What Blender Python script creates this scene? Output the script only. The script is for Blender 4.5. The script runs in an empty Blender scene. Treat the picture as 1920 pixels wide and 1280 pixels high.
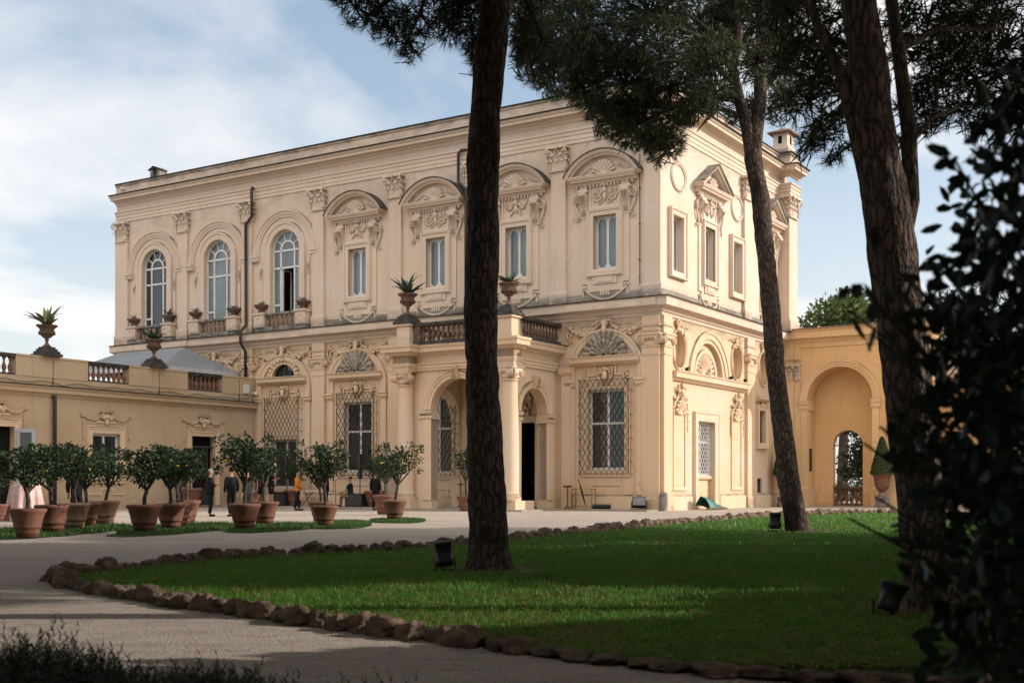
import bpy, bmesh, math, random
from mathutils import Vector, Matrix, geometry, noise
R = math.radians
rnd = random.Random(7)
sc = bpy.context.scene
col = sc.collection

# ---------------------------------------------------------------- camera
cd = bpy.data.cameras.new('camera')
cam = bpy.data.objects.new('camera', cd)
col.objects.link(cam)
cam.location = (0, 0, 1.12)
cam.rotation_euler = (R(90), 0, 0)
cd.sensor_width = 36
cd.lens = 42.45
cd.shift_y = 0.1406
cd.clip_start = 0.05
cd.clip_end = 3000
cd.dof.use_dof = True
cd.dof.focus_distance = 48
cd.dof.aperture_fstop = 4.0
sc.camera = cam

# ---------------------------------------------------------------- sun and sky
SUN_EL, SUN_AZ = 23.0, 89.0            # azimuth clockwise from +Y (the view axis)
sd = bpy.data.lights.new('sun', 'SUN')
sd.energy = 3.25
sd.angle = R(0.5)
sd.color = (1.0, 0.94, 0.88)
sun = bpy.data.objects.new('sun', sd)
col.objects.link(sun)
sv = Vector((math.sin(R(SUN_AZ)) * math.cos(R(SUN_EL)), math.cos(R(SUN_AZ)) * math.cos(R(SUN_EL)), math.sin(R(SUN_EL))))
sun.location = sv * 100
sun.rotation_euler = sv.to_track_quat('Z', 'Y').to_euler()

w = bpy.data.worlds.new('World')
sc.world = w
w.use_nodes = True
nt = w.node_tree
nt.nodes.clear()
N = nt.nodes.new
L = nt.links.new
out = N('ShaderNodeOutputWorld')
bg = N('ShaderNodeBackground')
bg.inputs['Strength'].default_value = 0.15
sky = N('ShaderNodeTexSky')
sky.sky_type = 'NISHITA'
sky.sun_disc = False
sky.sun_elevation = R(SUN_EL)
sky.sun_rotation = R(SUN_AZ)
sky.air_density = 1.0
sky.dust_density = 1.6
sky.ozone_density = 1.0
tc = N('ShaderNodeTexCoord')
# clouds: the direction is projected on a flat layer overhead
sep = N('ShaderNodeSeparateXYZ')
L(tc.outputs['Generated'], sep.inputs[0])
za = N('ShaderNodeMath'); za.operation = 'ADD'; za.inputs[1].default_value = 0.22
L(sep.outputs['Z'], za.inputs[0])
dx = N('ShaderNodeMath'); dx.operation = 'DIVIDE'
dy = N('ShaderNodeMath'); dy.operation = 'DIVIDE'
L(sep.outputs['X'], dx.inputs[0]); L(za.outputs[0], dx.inputs[1])
L(sep.outputs['Y'], dy.inputs[0]); L(za.outputs[0], dy.inputs[1])
cmb = N('ShaderNodeCombineXYZ')
L(dx.outputs[0], cmb.inputs[0]); L(dy.outputs[0], cmb.inputs[1])
cmb.inputs[2].default_value = 13.4
n1 = N('ShaderNodeTexNoise')
n1.inputs['Scale'].default_value = 1.55
n1.inputs['Detail'].default_value = 7
n1.inputs['Roughness'].default_value = 0.5
n1.inputs['Distortion'].default_value = 0.25
L(cmb.outputs[0], n1.inputs['Vector'])
rp = N('ShaderNodeValToRGB')
rp.color_ramp.elements[0].position = 0.43
rp.color_ramp.elements[0].color = (0, 0, 0, 1)
rp.color_ramp.elements[1].position = 0.64
rp.color_ramp.elements[1].color = (1, 1, 1, 1)
L(n1.outputs['Fac'], rp.inputs[0])
hz = N('ShaderNodeMapRange')                      # more cloud towards the horizon
hz.inputs['From Min'].default_value = 0.30
hz.inputs['From Max'].default_value = 0.0
hz.inputs['To Min'].default_value = 0.0
hz.inputs['To Max'].default_value = 0.62
L(sep.outputs['Z'], hz.inputs['Value'])
mx = N('ShaderNodeMath'); mx.operation = 'MAXIMUM'
ml = N('ShaderNodeMath'); ml.operation = 'MULTIPLY'; ml.inputs[1].default_value = 0.88
L(rp.outputs[0], ml.inputs[0]); L(ml.outputs[0], mx.inputs[0]); L(hz.outputs[0], mx.inputs[1])
mix = N('ShaderNodeMixRGB')
L(mx.outputs[0], mix.inputs['Fac'])
tint = N('ShaderNodeMixRGB')                      # thin veil over the whole sky
tint.inputs['Fac'].default_value = 0.28
tint.inputs[2].default_value = (3.7, 4.35, 4.8, 1)
L(sky.outputs[0], tint.inputs[1])
L(tint.outputs[0], mix.inputs[1])
bk = N('ShaderNodeMapRange')                      # brighter cloud added behind the view, unseen, to fill the shaded facade
bk.inputs['From Min'].default_value = 0.10
bk.inputs['From Max'].default_value = -0.45
bk.inputs['To Min'].default_value = 0.0
bk.inputs['To Max'].default_value = 1.0
L(sep.outputs['Y'], bk.inputs['Value'])
bz = N('ShaderNodeMapRange')                      # kept high so this added fill falls from above and shows relief
bz.inputs['From Min'].default_value = 0.18
bz.inputs['From Max'].default_value = 0.55
L(sep.outputs['Z'], bz.inputs['Value'])
bm_ = N('ShaderNodeMath'); bm_.operation = 'MULTIPLY'
L(bk.outputs[0], bm_.inputs[0]); L(bz.outputs[0], bm_.inputs[1])
cc = N('ShaderNodeMixRGB')
cc.inputs[1].default_value = (5.9, 5.75, 5.65, 1)
cc.inputs[2].default_value = (14.6, 13.5, 12.1, 1)
L(bm_.outputs[0], cc.inputs['Fac'])
L(cc.outputs[0], mix.inputs[2])
bc = N('ShaderNodeMath'); bc.operation = 'MULTIPLY'; bc.inputs[1].default_value = 0.75
L(bm_.outputs[0], bc.inputs[0])
mx2 = N('ShaderNodeMath'); mx2.operation = 'MAXIMUM'
L(mx.outputs[0], mx2.inputs[0]); L(bc.outputs[0], mx2.inputs[1])
L(mx2.outputs[0], mix.inputs['Fac'])
L(mix.outputs[0], bg.inputs['Color'])
L(bg.outputs[0], out.inputs[0])

vs = sc.view_settings
vs.view_transform = 'Standard'
vs.look = 'None'
vs.exposure = 0.32
vs.gamma = 1.0
vs.use_curve_mapping = False
sc.cycles.max_bounces = 6
sc.cycles.diffuse_bounces = 3
sc.cycles.use_denoising = True

# ---------------------------------------------------------------- materials
def new_mat(name):
    m = bpy.data.materials.new(name)
    m.use_nodes = True
    t = m.node_tree
    b = t.nodes['Principled BSDF']
    return m, t, b

def pos_node(t, scale):
    g = t.nodes.new('ShaderNodeNewGeometry')
    mp = t.nodes.new('ShaderNodeMapping')
    s = scale if isinstance(scale, tuple) else (scale,) * 3
    mp.inputs['Scale'].default_value = s
    t.links.new(g.outputs['Position'], mp.inputs['Vector'])
    return mp.outputs[0], g

def noise_fac(t, scale, lo, hi, detail=4, rough=0.6, dist=0.0):
    v, g = pos_node(t, scale)
    n = t.nodes.new('ShaderNodeTexNoise')
    n.inputs['Scale'].default_value = 1
    n.inputs['Detail'].default_value = detail
    n.inputs['Roughness'].default_value = rough
    n.inputs['Distortion'].default_value = dist
    t.links.new(v, n.inputs['Vector'])
    r = t.nodes.new('ShaderNodeMapRange')
    r.inputs['From Min'].default_value = lo
    r.inputs['From Max'].default_value = hi
    t.links.new(n.outputs['Fac'], r.inputs['Value'])
    return r.outputs[0]

def mixc(t, fac, a, b, mode='MIX'):
    m = t.nodes.new('ShaderNodeMixRGB')
    m.blend_type = mode
    for k, v in ((0, fac), (1, a), (2, b)):
        if isinstance(v, (tuple, list)):
            m.inputs[k].default_value = (*v, 1)
        elif isinstance(v, (int, float)):
            m.inputs[k].default_value = v
        else:
            t.links.new(v, m.inputs[k])
    return m.outputs[0]

def mth(t, op, a, b):
    m = t.nodes.new('ShaderNodeMath')
    m.operation = op
    for k, v in ((0, a), (1, b)):
        if isinstance(v, (int, float)):
            m.inputs[k].default_value = v
        else:
            t.links.new(v, m.inputs[k])
    return m.outputs[0]

def bump(t, b, h, strength, dist=0.02):
    bp = t.nodes.new('ShaderNodeBump')
    bp.inputs['Strength'].default_value = strength
    bp.inputs['Distance'].default_value = dist
    t.links.new(h, bp.inputs['Height'])
    t.links.new(bp.outputs[0], b.inputs['Normal'])

def stucco(name, c1, c2, c3, grime=0.55, bands=(), lower=None):
    """painted plaster: broad blotches, faint vertical streaks, dirt on ledges and along weathered bands"""
    m, t, b = new_mat(name)
    a = mixc(t, noise_fac(t, 0.35, 0.35, 0.7, 5), c1, c2)
    if lower:                                   # bounced warm light is painted into the colour below the string course
        g0 = t.nodes.new('ShaderNodeNewGeometry'); z0_ = t.nodes.new('ShaderNodeSeparateXYZ')
        t.links.new(g0.outputs['Position'], z0_.inputs[0])
        a = mixc(t, mth(t, 'MULTIPLY', mth(t, 'LESS_THAN', z0_.outputs['Z'], 8.66), 0.85), a, lower)
    a = mixc(t, mth(t, 'MULTIPLY', noise_fac(t, 1.7, 0.5, 0.78, 6, 0.7), 0.55), a, c3)
    a = mixc(t, mth(t, 'MULTIPLY', noise_fac(t, (2.2, 2.2, 0.12), 0.54, 0.74, 6, 0.75), 0.5), a, tuple(x * 0.58 for x in c1))
    a = mixc(t, mth(t, 'MULTIPLY', noise_fac(t, (0.22, 0.22, 0.30), 0.52, 0.60, 3), 0.30), a, tuple(min(.8, x * q) for x, q in zip(c1, (1.0, 1.06, 1.22))))
    vv, gg = pos_node(t, 0.34)
    nz = t.nodes.new('ShaderNodeTexNoise'); nz.inputs['Scale'].default_value = 3.0; nz.inputs['Detail'].default_value = 6
    t.links.new(vv, nz.inputs['Vector'])
    am = t.nodes.new('ShaderNodeMixRGB'); am.blend_type = 'ADD'; am.inputs[0].default_value = 0.5
    t.links.new(vv, am.inputs[1]); t.links.new(nz.outputs['Color'], am.inputs[2])
    ck = t.nodes.new('ShaderNodeTexVoronoi'); ck.feature = 'DISTANCE_TO_EDGE'; ck.inputs['Scale'].default_value = 1.0
    t.links.new(am.outputs[0], ck.inputs['Vector'])
    cl = t.nodes.new('ShaderNodeMapRange'); cl.inputs['From Min'].default_value = 0.006; cl.inputs['From Max'].default_value = 0.0
    t.links.new(ck.outputs['Distance'], cl.inputs['Value'])
    a = mixc(t, mth(t, 'MULTIPLY', mth(t, 'MULTIPLY', cl.outputs[0], noise_fac(t, 0.5, 0.5, 0.6, 2)), 0.5), a, (0.16, 0.125, 0.095))
    a = mixc(t, mth(t, 'MULTIPLY', noise_fac(t, 14, 0.35, 0.7, 4, 0.7), 0.16), a, tuple(x * 0.6 for x in c2))
    g = t.nodes.new('ShaderNodeNewGeometry')
    sp = t.nodes.new('ShaderNodeSeparateXYZ')
    t.links.new(g.outputs['True Normal'], sp.inputs[0])
    up = t.nodes.new('ShaderNodeMapRange')
    up.inputs['From Min'].default_value = 0.35
    up.inputs['From Max'].default_value = 0.8
    t.links.new(sp.outputs['Z'], up.inputs['Value'])
    led = mth(t, 'MULTIPLY', up.outputs[0], mth(t, 'MULTIPLY', noise_fac(t, 1.5, 0.2, 0.6), grime))
    a = mixc(t, led, a, (0.045, 0.04, 0.036))
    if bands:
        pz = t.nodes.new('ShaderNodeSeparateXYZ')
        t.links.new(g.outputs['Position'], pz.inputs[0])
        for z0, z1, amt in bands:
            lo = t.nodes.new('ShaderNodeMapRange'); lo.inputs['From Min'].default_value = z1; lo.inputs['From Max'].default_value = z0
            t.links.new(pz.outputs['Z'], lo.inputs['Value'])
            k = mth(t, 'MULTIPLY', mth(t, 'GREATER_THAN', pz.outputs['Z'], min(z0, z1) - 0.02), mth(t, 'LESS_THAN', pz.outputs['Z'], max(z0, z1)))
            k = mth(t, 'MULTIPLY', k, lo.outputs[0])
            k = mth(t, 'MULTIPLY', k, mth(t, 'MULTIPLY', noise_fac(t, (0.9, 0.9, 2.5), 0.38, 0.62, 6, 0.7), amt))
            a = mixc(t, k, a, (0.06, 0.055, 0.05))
    t.links.new(a, b.inputs['Base Color'])
    b.inputs['Roughness'].default_value = 0.92
    b.inputs['Specular IOR Level'].default_value = 0.15
    bump(t, b, mth(t, 'ADD', noise_fac(t, 22, 0.2, 0.8, 5, 0.7), noise_fac(t, 3, 0.2, 0.8)), 0.22, 0.02)
    return m

def simple(name, c1, c2=None, scale=6, rough=0.7, spec=0.3, bmp=0.0, bscale=30, metal=0.0, lo=0.35, hi=0.65, detail=5):
    m, t, b = new_mat(name)
    if c2 is None:
        c2 = tuple(x * 0.7 for x in c1)
    t.links.new(mixc(t, noise_fac(t, scale, lo, hi, detail), c1, c2), b.inputs['Base Color'])
    b.inputs['Roughness'].default_value = rough
    b.inputs['Specular IOR Level'].default_value = spec
    b.inputs['Metallic'].default_value = metal
    if bmp:
        bump(t, b, noise_fac(t, bscale, 0.2, 0.8, 5, 0.7), bmp)
    return m

M = {}
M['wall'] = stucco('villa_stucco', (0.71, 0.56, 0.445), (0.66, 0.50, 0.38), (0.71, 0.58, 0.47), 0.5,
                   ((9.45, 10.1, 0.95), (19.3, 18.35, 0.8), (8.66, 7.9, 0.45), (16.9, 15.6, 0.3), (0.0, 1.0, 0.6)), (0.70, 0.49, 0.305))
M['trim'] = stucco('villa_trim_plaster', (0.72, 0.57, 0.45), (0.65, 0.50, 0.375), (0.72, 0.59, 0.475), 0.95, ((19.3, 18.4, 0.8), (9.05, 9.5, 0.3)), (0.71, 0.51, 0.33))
M['ochre'] = stucco('ochre_stucco', (0.78, 0.49, 0.25), (0.71, 0.43, 0.20), (0.78, 0.53, 0.30), 0.85, ((0.0, 0.9, 0.3),))
M['ochretrim'] = stucco('ochre_trim_plaster', (0.78, 0.53, 0.30), (0.72, 0.47, 0.245), (0.78, 0.56, 0.35), 0.9)
M['wing'] = stucco('wing_stucco', (0.54, 0.415, 0.285), (0.48, 0.345, 0.22), (0.53, 0.365, 0.24), 0.7, ((0.0, 0.8, 0.4),))
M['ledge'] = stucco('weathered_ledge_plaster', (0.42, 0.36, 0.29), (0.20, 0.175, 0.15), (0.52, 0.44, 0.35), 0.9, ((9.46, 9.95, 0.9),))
M['stone'] = simple('grey_stone', (0.30, 0.27, 0.23), (0.10, 0.09, 0.08), 3, 0.9, 0.2, 0.5)
M['darkstone'] = simple('dark_weathered_stone', (0.10, 0.085, 0.075), (0.04, 0.036, 0.033), 4, 0.9, 0.2, 0.5)
M['terracotta'] = simple('terracotta', (0.25, 0.115, 0.075), (0.155, 0.074, 0.052), 5, 0.85, 0.2, 0.25, 40)
M['terra_pale'] = simple('limed_terracotta', (0.40, 0.25, 0.18), (0.26, 0.13, 0.08), 4, 0.88, 0.2, 0.25, 40)
M['terra_brown'] = simple('brown_terracotta', (0.19, 0.115, 0.08), (0.10, 0.062, 0.046), 5, 0.88, 0.2, 0.3, 40)
M['balstone'] = simple('pale_terracotta_stone', (0.34, 0.22, 0.155), (0.22, 0.14, 0.10), 5, 0.88, 0.2, 0.25, 40)
M['balred'] = simple('dull_red_terracotta', (0.25, 0.125, 0.085), (0.15, 0.08, 0.058), 5, 0.88, 0.2, 0.25, 40)
M['earth'] = simple('bare_needle_earth', (0.15, 0.095, 0.05), (0.07, 0.048, 0.028), 9, 0.95, 0.1, 0.7, 40)
M['white'] = simple('white_paint', (0.74, 0.73, 0.70), (0.62, 0.60, 0.57), 4, 0.45, 0.4)
M['bluewhite'] = simple('pale_blue_paint', (0.42, 0.46, 0.50), (0.34, 0.38, 0.42), 4, 0.45, 0.4)
M['iron'] = simple('wrought_iron', (0.055, 0.05, 0.048), (0.03, 0.027, 0.025), 10, 0.6, 0.4, 0.2)
M['pipe'] = simple('brown_copper_pipe', (0.055, 0.034, 0.028), (0.03, 0.02, 0.018), 5, 0.5, 0.4)
M['dark'] = simple('dark_interior', (0.012, 0.010, 0.009), None, 2, 0.9, 0.1)
M['black'] = simple('black_plastic', (0.012, 0.012, 0.013), (0.02, 0.02, 0.02), 8, 0.5, 0.4)
M['brass'] = simple('brass', (0.42, 0.28, 0.10), (0.30, 0.19, 0.07), 8, 0.35, 0.5, 0, 30, 0.8)
M['canvas'] = simple('grey_canvas', (0.25, 0.265, 0.285), (0.20, 0.212, 0.23), 0.9, 0.75, 0.3, 0.2, 3)
M['tarp'] = simple('green_tarpaulin', (0.02, 0.16, 0.12), (0.012, 0.10, 0.08), 6, 0.5, 0.4, 0.3, 12)
M['cloth'] = simple('pink_satin', (0.58, 0.40, 0.36), (0.48, 0.32, 0.29), 5, 0.4, 0.5, 0.1, 10)
M['whitecloth'] = simple('white_cloth', (0.62, 0.62, 0.64), (0.5, 0.5, 0.52), 5, 0.6, 0.3)
M['wood'] = simple('stained_wood', (0.16, 0.10, 0.06), (0.09, 0.055, 0.035), (4, 4, 0.6), 0.6, 0.3)
M['roofdark'] = simple('dark_roof_edge', (0.05, 0.047, 0.045), (0.022, 0.02, 0.02), 3, 0.9, 0.2)
M['tile'] = simple('roof_tile', (0.33, 0.19, 0.115), (0.16, 0.11, 0.085), 2.5, 0.85, 0.2, 0.2, 20)
M['lamp'] = simple('lens_glass', (0.12, 0.13, 0.14), (0.08, 0.08, 0.09), 4, 0.1, 0.6)

def glass(name, base):
    m, t, b = new_mat(name)
    t.links.new(mixc(t, noise_fac(t, (0.8, 0.8, 0.5), 0.35, 0.65), base, tuple(x * 0.6 for x in base)), b.inputs['Base Color'])
    b.inputs['Roughness'].default_value = 0.03
    b.inputs['IOR'].default_value = 1.52
    b.inputs['Specular IOR Level'].default_value = 0.75
    bump(t, b, noise_fac(t, 1.6, 0.2, 0.8, 1), 0.012, 0.05)
    return m
M['glass'] = glass('window_glass', (0.035, 0.036, 0.036))
M['blind'] = glass('curtained_glass', (0.20, 0.225, 0.23))

def leafmat(name, c1, c2, scale=1.5, trans=0.15, rough=0.55, spec=0.35):
    m, t, b = new_mat(name)
    c = mixc(t, noise_fac(t, scale, 0.3, 0.7, 3), c1, c2)
    c = mixc(t, mth(t, 'MULTIPLY', noise_fac(t, scale * 9, 0.4, 0.75, 2), 0.5), c, tuple(min(1, x * 1.7) for x in c1))
    t.links.new(c, b.inputs['Base Color'])
    b.inputs['Roughness'].default_value = rough
    b.inputs['Specular IOR Level'].default_value = spec
    if trans:
        tr = t.nodes.new('ShaderNodeBsdfTranslucent')
        t.links.new(mixc(t, 0.5, c, (0.12, 0.16, 0.02)), tr.inputs['Color'])
        ad = t.nodes.new('ShaderNodeMixShader')
        ad.inputs[0].default_value = trans
        t.links.new(b.outputs[0], ad.inputs[1])
        t.links.new(tr.outputs[0], ad.inputs[2])
        t.links.new(ad.outputs[0], t.nodes['Material Output'].inputs[0])
    return m
M['needle'] = leafmat('pine_needles', (0.034, 0.056, 0.022), (0.018, 0.032, 0.016), 0.8, 0.2)
M['citrus'] = leafmat('citrus_leaves', (0.021, 0.044, 0.016), (0.011, 0.024, 0.011), 2.0, 0.12, 0.45, 0.25)
M['laurel'] = leafmat('laurel_leaves', (0.016, 0.033, 0.018), (0.008, 0.017, 0.010), 2.5, 0.08, 0.4, 0.3)
M['juniper'] = leafmat('juniper_sprays', (0.028, 0.045, 0.018), (0.015, 0.026, 0.012), 3, 0.1)
M['box'] = leafmat('box_leaves', (0.060, 0.085, 0.020), (0.028, 0.045, 0.014), 4, 0.1)
M['treeleaf'] = leafmat('broad_leaves', (0.095, 0.130, 0.035), (0.045, 0.07, 0.022), 0.9, 0.2)
M['darkleaf'] = leafmat('dark_conifer_leaves', (0.030, 0.045, 0.020), (0.016, 0.025, 0.013), 0.8, 0.12)
M['agave'] = leafmat('agave_leaves', (0.075, 0.115, 0.085), (0.045, 0.075, 0.055), 3, 0.05)
M['agave_stripe'] = leafmat('variegated_agave', (0.20, 0.20, 0.075), (0.07, 0.105, 0.06), 7, 0.05)
M['grassblade'] = leafmat('grass_blades', (0.13, 0.32, 0.040), (0.065, 0.18, 0.024), 1.1, 0.42)
M['stripgrass'] = leafmat('shaded_strip_grass', (0.055, 0.125, 0.022), (0.03, 0.075, 0.016), 1.1, 0.25)  # darker copy of the lawn blades, with the shade put into its colour
M['straw'] = leafmat('dry_grass_blades', (0.26, 0.22, 0.07), (0.15, 0.16, 0.045), 2.0, 0.3)
M['lemon'] = simple('lemon_skin', (0.70, 0.46, 0.03), (0.60, 0.36, 0.02), 20, 0.45, 0.4)
M['red'] = simple('red_petals', (0.35, 0.02, 0.02), (0.22, 0.01, 0.01), 20, 0.6, 0.3)
M['soil'] = simple('potting_soil', (0.035, 0.025, 0.018), (0.018, 0.013, 0.01), 20, 0.95, 0.1, 0.6, 60)
M['citrusbark'] = simple('citrus_bark', (0.085, 0.070, 0.055), (0.045, 0.036, 0.028), 14, 0.9, 0.2, 0.4, 60)
M['shellstone'] = simple('weathered_shell_plaster', (0.42, 0.35, 0.275), (0.20, 0.17, 0.14), 3, 0.9, 0.2, 0.4)
M['pebble'] = simple('pale_pebble', (0.56, 0.49, 0.42), (0.36, 0.31, 0.265), 60, 0.9, 0.2)
M['litter'] = simple('dry_needles', (0.26, 0.155, 0.06), (0.14, 0.08, 0.035), 9, 0.9, 0.1)
M['rock'] = simple('tufa_rock', (0.27, 0.19, 0.13), (0.10, 0.07, 0.052), 7, 0.95, 0.15, 1.0, 34, detail=8)
M['paving'] = simple('stone_paving', (0.36, 0.32, 0.27), (0.24, 0.21, 0.175), 1.2, 0.9, 0.2, 0.2, 20)

def bark_mat():
    m, t, b = new_mat('pine_bark')
    hs = []
    for sc_, w_ in (((14, 14, 4.4), 1.0), ((34, 34, 12), .45)):
        v, g = pos_node(t, sc_)
        nz = t.nodes.new('ShaderNodeTexNoise'); nz.inputs['Scale'].default_value = 0.7; nz.inputs['Detail'].default_value = 5
        t.links.new(v, nz.inputs['Vector'])
        ad = t.nodes.new('ShaderNodeMixRGB'); ad.blend_type = 'ADD'; ad.inputs[0].default_value = 1.1
        t.links.new(v, ad.inputs[1]); t.links.new(nz.outputs['Color'], ad.inputs[2])
        vo = t.nodes.new('ShaderNodeTexVoronoi'); vo.feature = 'DISTANCE_TO_EDGE'; vo.inputs['Scale'].default_value = 1
        t.links.new(ad.outputs[0], vo.inputs['Vector'])
        r = t.nodes.new('ShaderNodeMapRange'); r.inputs['From Max'].default_value = 0.30
        t.links.new(vo.outputs['Distance'], r.inputs['Value'])
        hs.append(mth(t, 'MULTIPLY', r.outputs[0], w_))
    h = mth(t, 'ADD', hs[0], hs[1])
    plate = mixc(t, noise_fac(t, (7, 7, 2), 0.35, 0.7, 6, .7), (0.20, 0.14, 0.108), (0.11, 0.08, 0.068))
    plate = mixc(t, mth(t, 'MULTIPLY', noise_fac(t, (30, 30, 8), 0.45, 0.7, 4), .5), plate, (0.30, 0.23, 0.19))
    plate = mixc(t, mth(t, 'MULTIPLY', noise_fac(t, (1.1, 1.1, 1.6), 0.55, 0.68, 4), 0.85), plate, (0.055, 0.042, 0.036))
    c = t.nodes.new('ShaderNodeMapRange'); c.inputs['From Min'].default_value = 0.1; c.inputs['From Max'].default_value = 1.0
    t.links.new(h, c.inputs['Value'])
    t.links.new(mixc(t, c.outputs[0], (0.045, 0.033, 0.027), plate), b.inputs['Base Color'])
    b.inputs['Roughness'].default_value = 0.95
    b.inputs['Specular IOR Level'].default_value = 0.15
    bump(t, b, mth(t, 'ADD', h, mth(t, 'MULTIPLY', noise_fac(t, 60, 0.2, 0.8), 0.35)), 0.8, 0.03)
    return m
M['bark'] = bark_mat()

def gravel_mat():
    m, t, b = new_mat('pale_gravel')
    a = mixc(t, noise_fac(t, 0.35, 0.35, 0.68, 5), (0.62, 0.52, 0.42), (0.52, 0.43, 0.345))
    a = mixc(t, mth(t, 'MULTIPLY', noise_fac(t, (2.2, 5, 1), 0.45, 0.7, 6, 0.7), 0.45), a, (0.32, 0.265, 0.22))
    a = mixc(t, mth(t, 'MULTIPLY', noise_fac(t, (0.25, 1.6, 1), 0.5, 0.72, 5, 0.6), 0.4), a, (0.33, 0.275, 0.225))
    v, g = pos_node(t, 75)
    vo = t.nodes.new('ShaderNodeTexVoronoi'); vo.inputs['Scale'].default_value = 1
    t.links.new(v, vo.inputs['Vector'])
    a = mixc(t, 0.6, a, vo.outputs['Color'], 'SOFT_LIGHT')
    a = mixc(t, mth(t, 'MULTIPLY', noise_fac(t, (38, 20, 20), 0.46, 0.66, 5, 0.8), 0.45), a, (0.27, 0.22, 0.175))
    a = mixc(t, mth(t, 'MULTIPLY', noise_fac(t, 140, 0.5, 0.72, 3), 0.5), a, (0.14, 0.10, 0.085))
    t.links.new(a, b.inputs['Base Color'])
    b.inputs['Roughness'].default_value = 0.95
    b.inputs['Specular IOR Level'].default_value = 0.15
    bump(t, b, mth(t, 'ADD', vo.outputs['Distance'], mth(t, 'ADD', noise_fac(t, 7, 0.2, 0.8, 6, 0.75), noise_fac(t, (30, 20, 20), 0.2, 0.8, 5, .8))), 0.8, 0.025)
    return m
M['gravel'] = gravel_mat()

def lawn_mat():
    m, t, b = new_mat('lawn_turf')
    a = mixc(t, noise_fac(t, 0.6, 0.35, 0.68, 5), (0.045, 0.105, 0.017), (0.026, 0.065, 0.012))
    a = mixc(t, mth(t, 'MULTIPLY', noise_fac(t, 2.6, 0.5, 0.75, 6, 0.7), 0.75), a, (0.20, 0.15, 0.06))
    a = mixc(t, mth(t, 'MULTIPLY', noise_fac(t, (60, 25, 20), 0.4, 0.7, 3), 0.6), a, (0.018, 0.042, 0.010))
    t.links.new(a, b.inputs['Base Color'])
    b.inputs['Roughness'].default_value = 0.9
    b.inputs['Specular IOR Level'].default_value = 0.2
    bump(t, b, mth(t, 'ADD', noise_fac(t, (70, 40, 30), 0.2, 0.8, 4), noise_fac(t, 6, 0.2, 0.8)), 0.8, 0.03)
    return m
M['lawn'] = lawn_mat()

# ---------------------------------------------------------------- mesh building
COURT_O = Vector((6.59, 53.383, 0))
COURT_A = math.atan2(-0.5366, 0.8438)
CM = Matrix.Translation(COURT_O) @ Matrix.Rotation(COURT_A, 4, 'Z')
def cw(x, y, z=0):
    return CM @ Vector((x, y, z))

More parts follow.
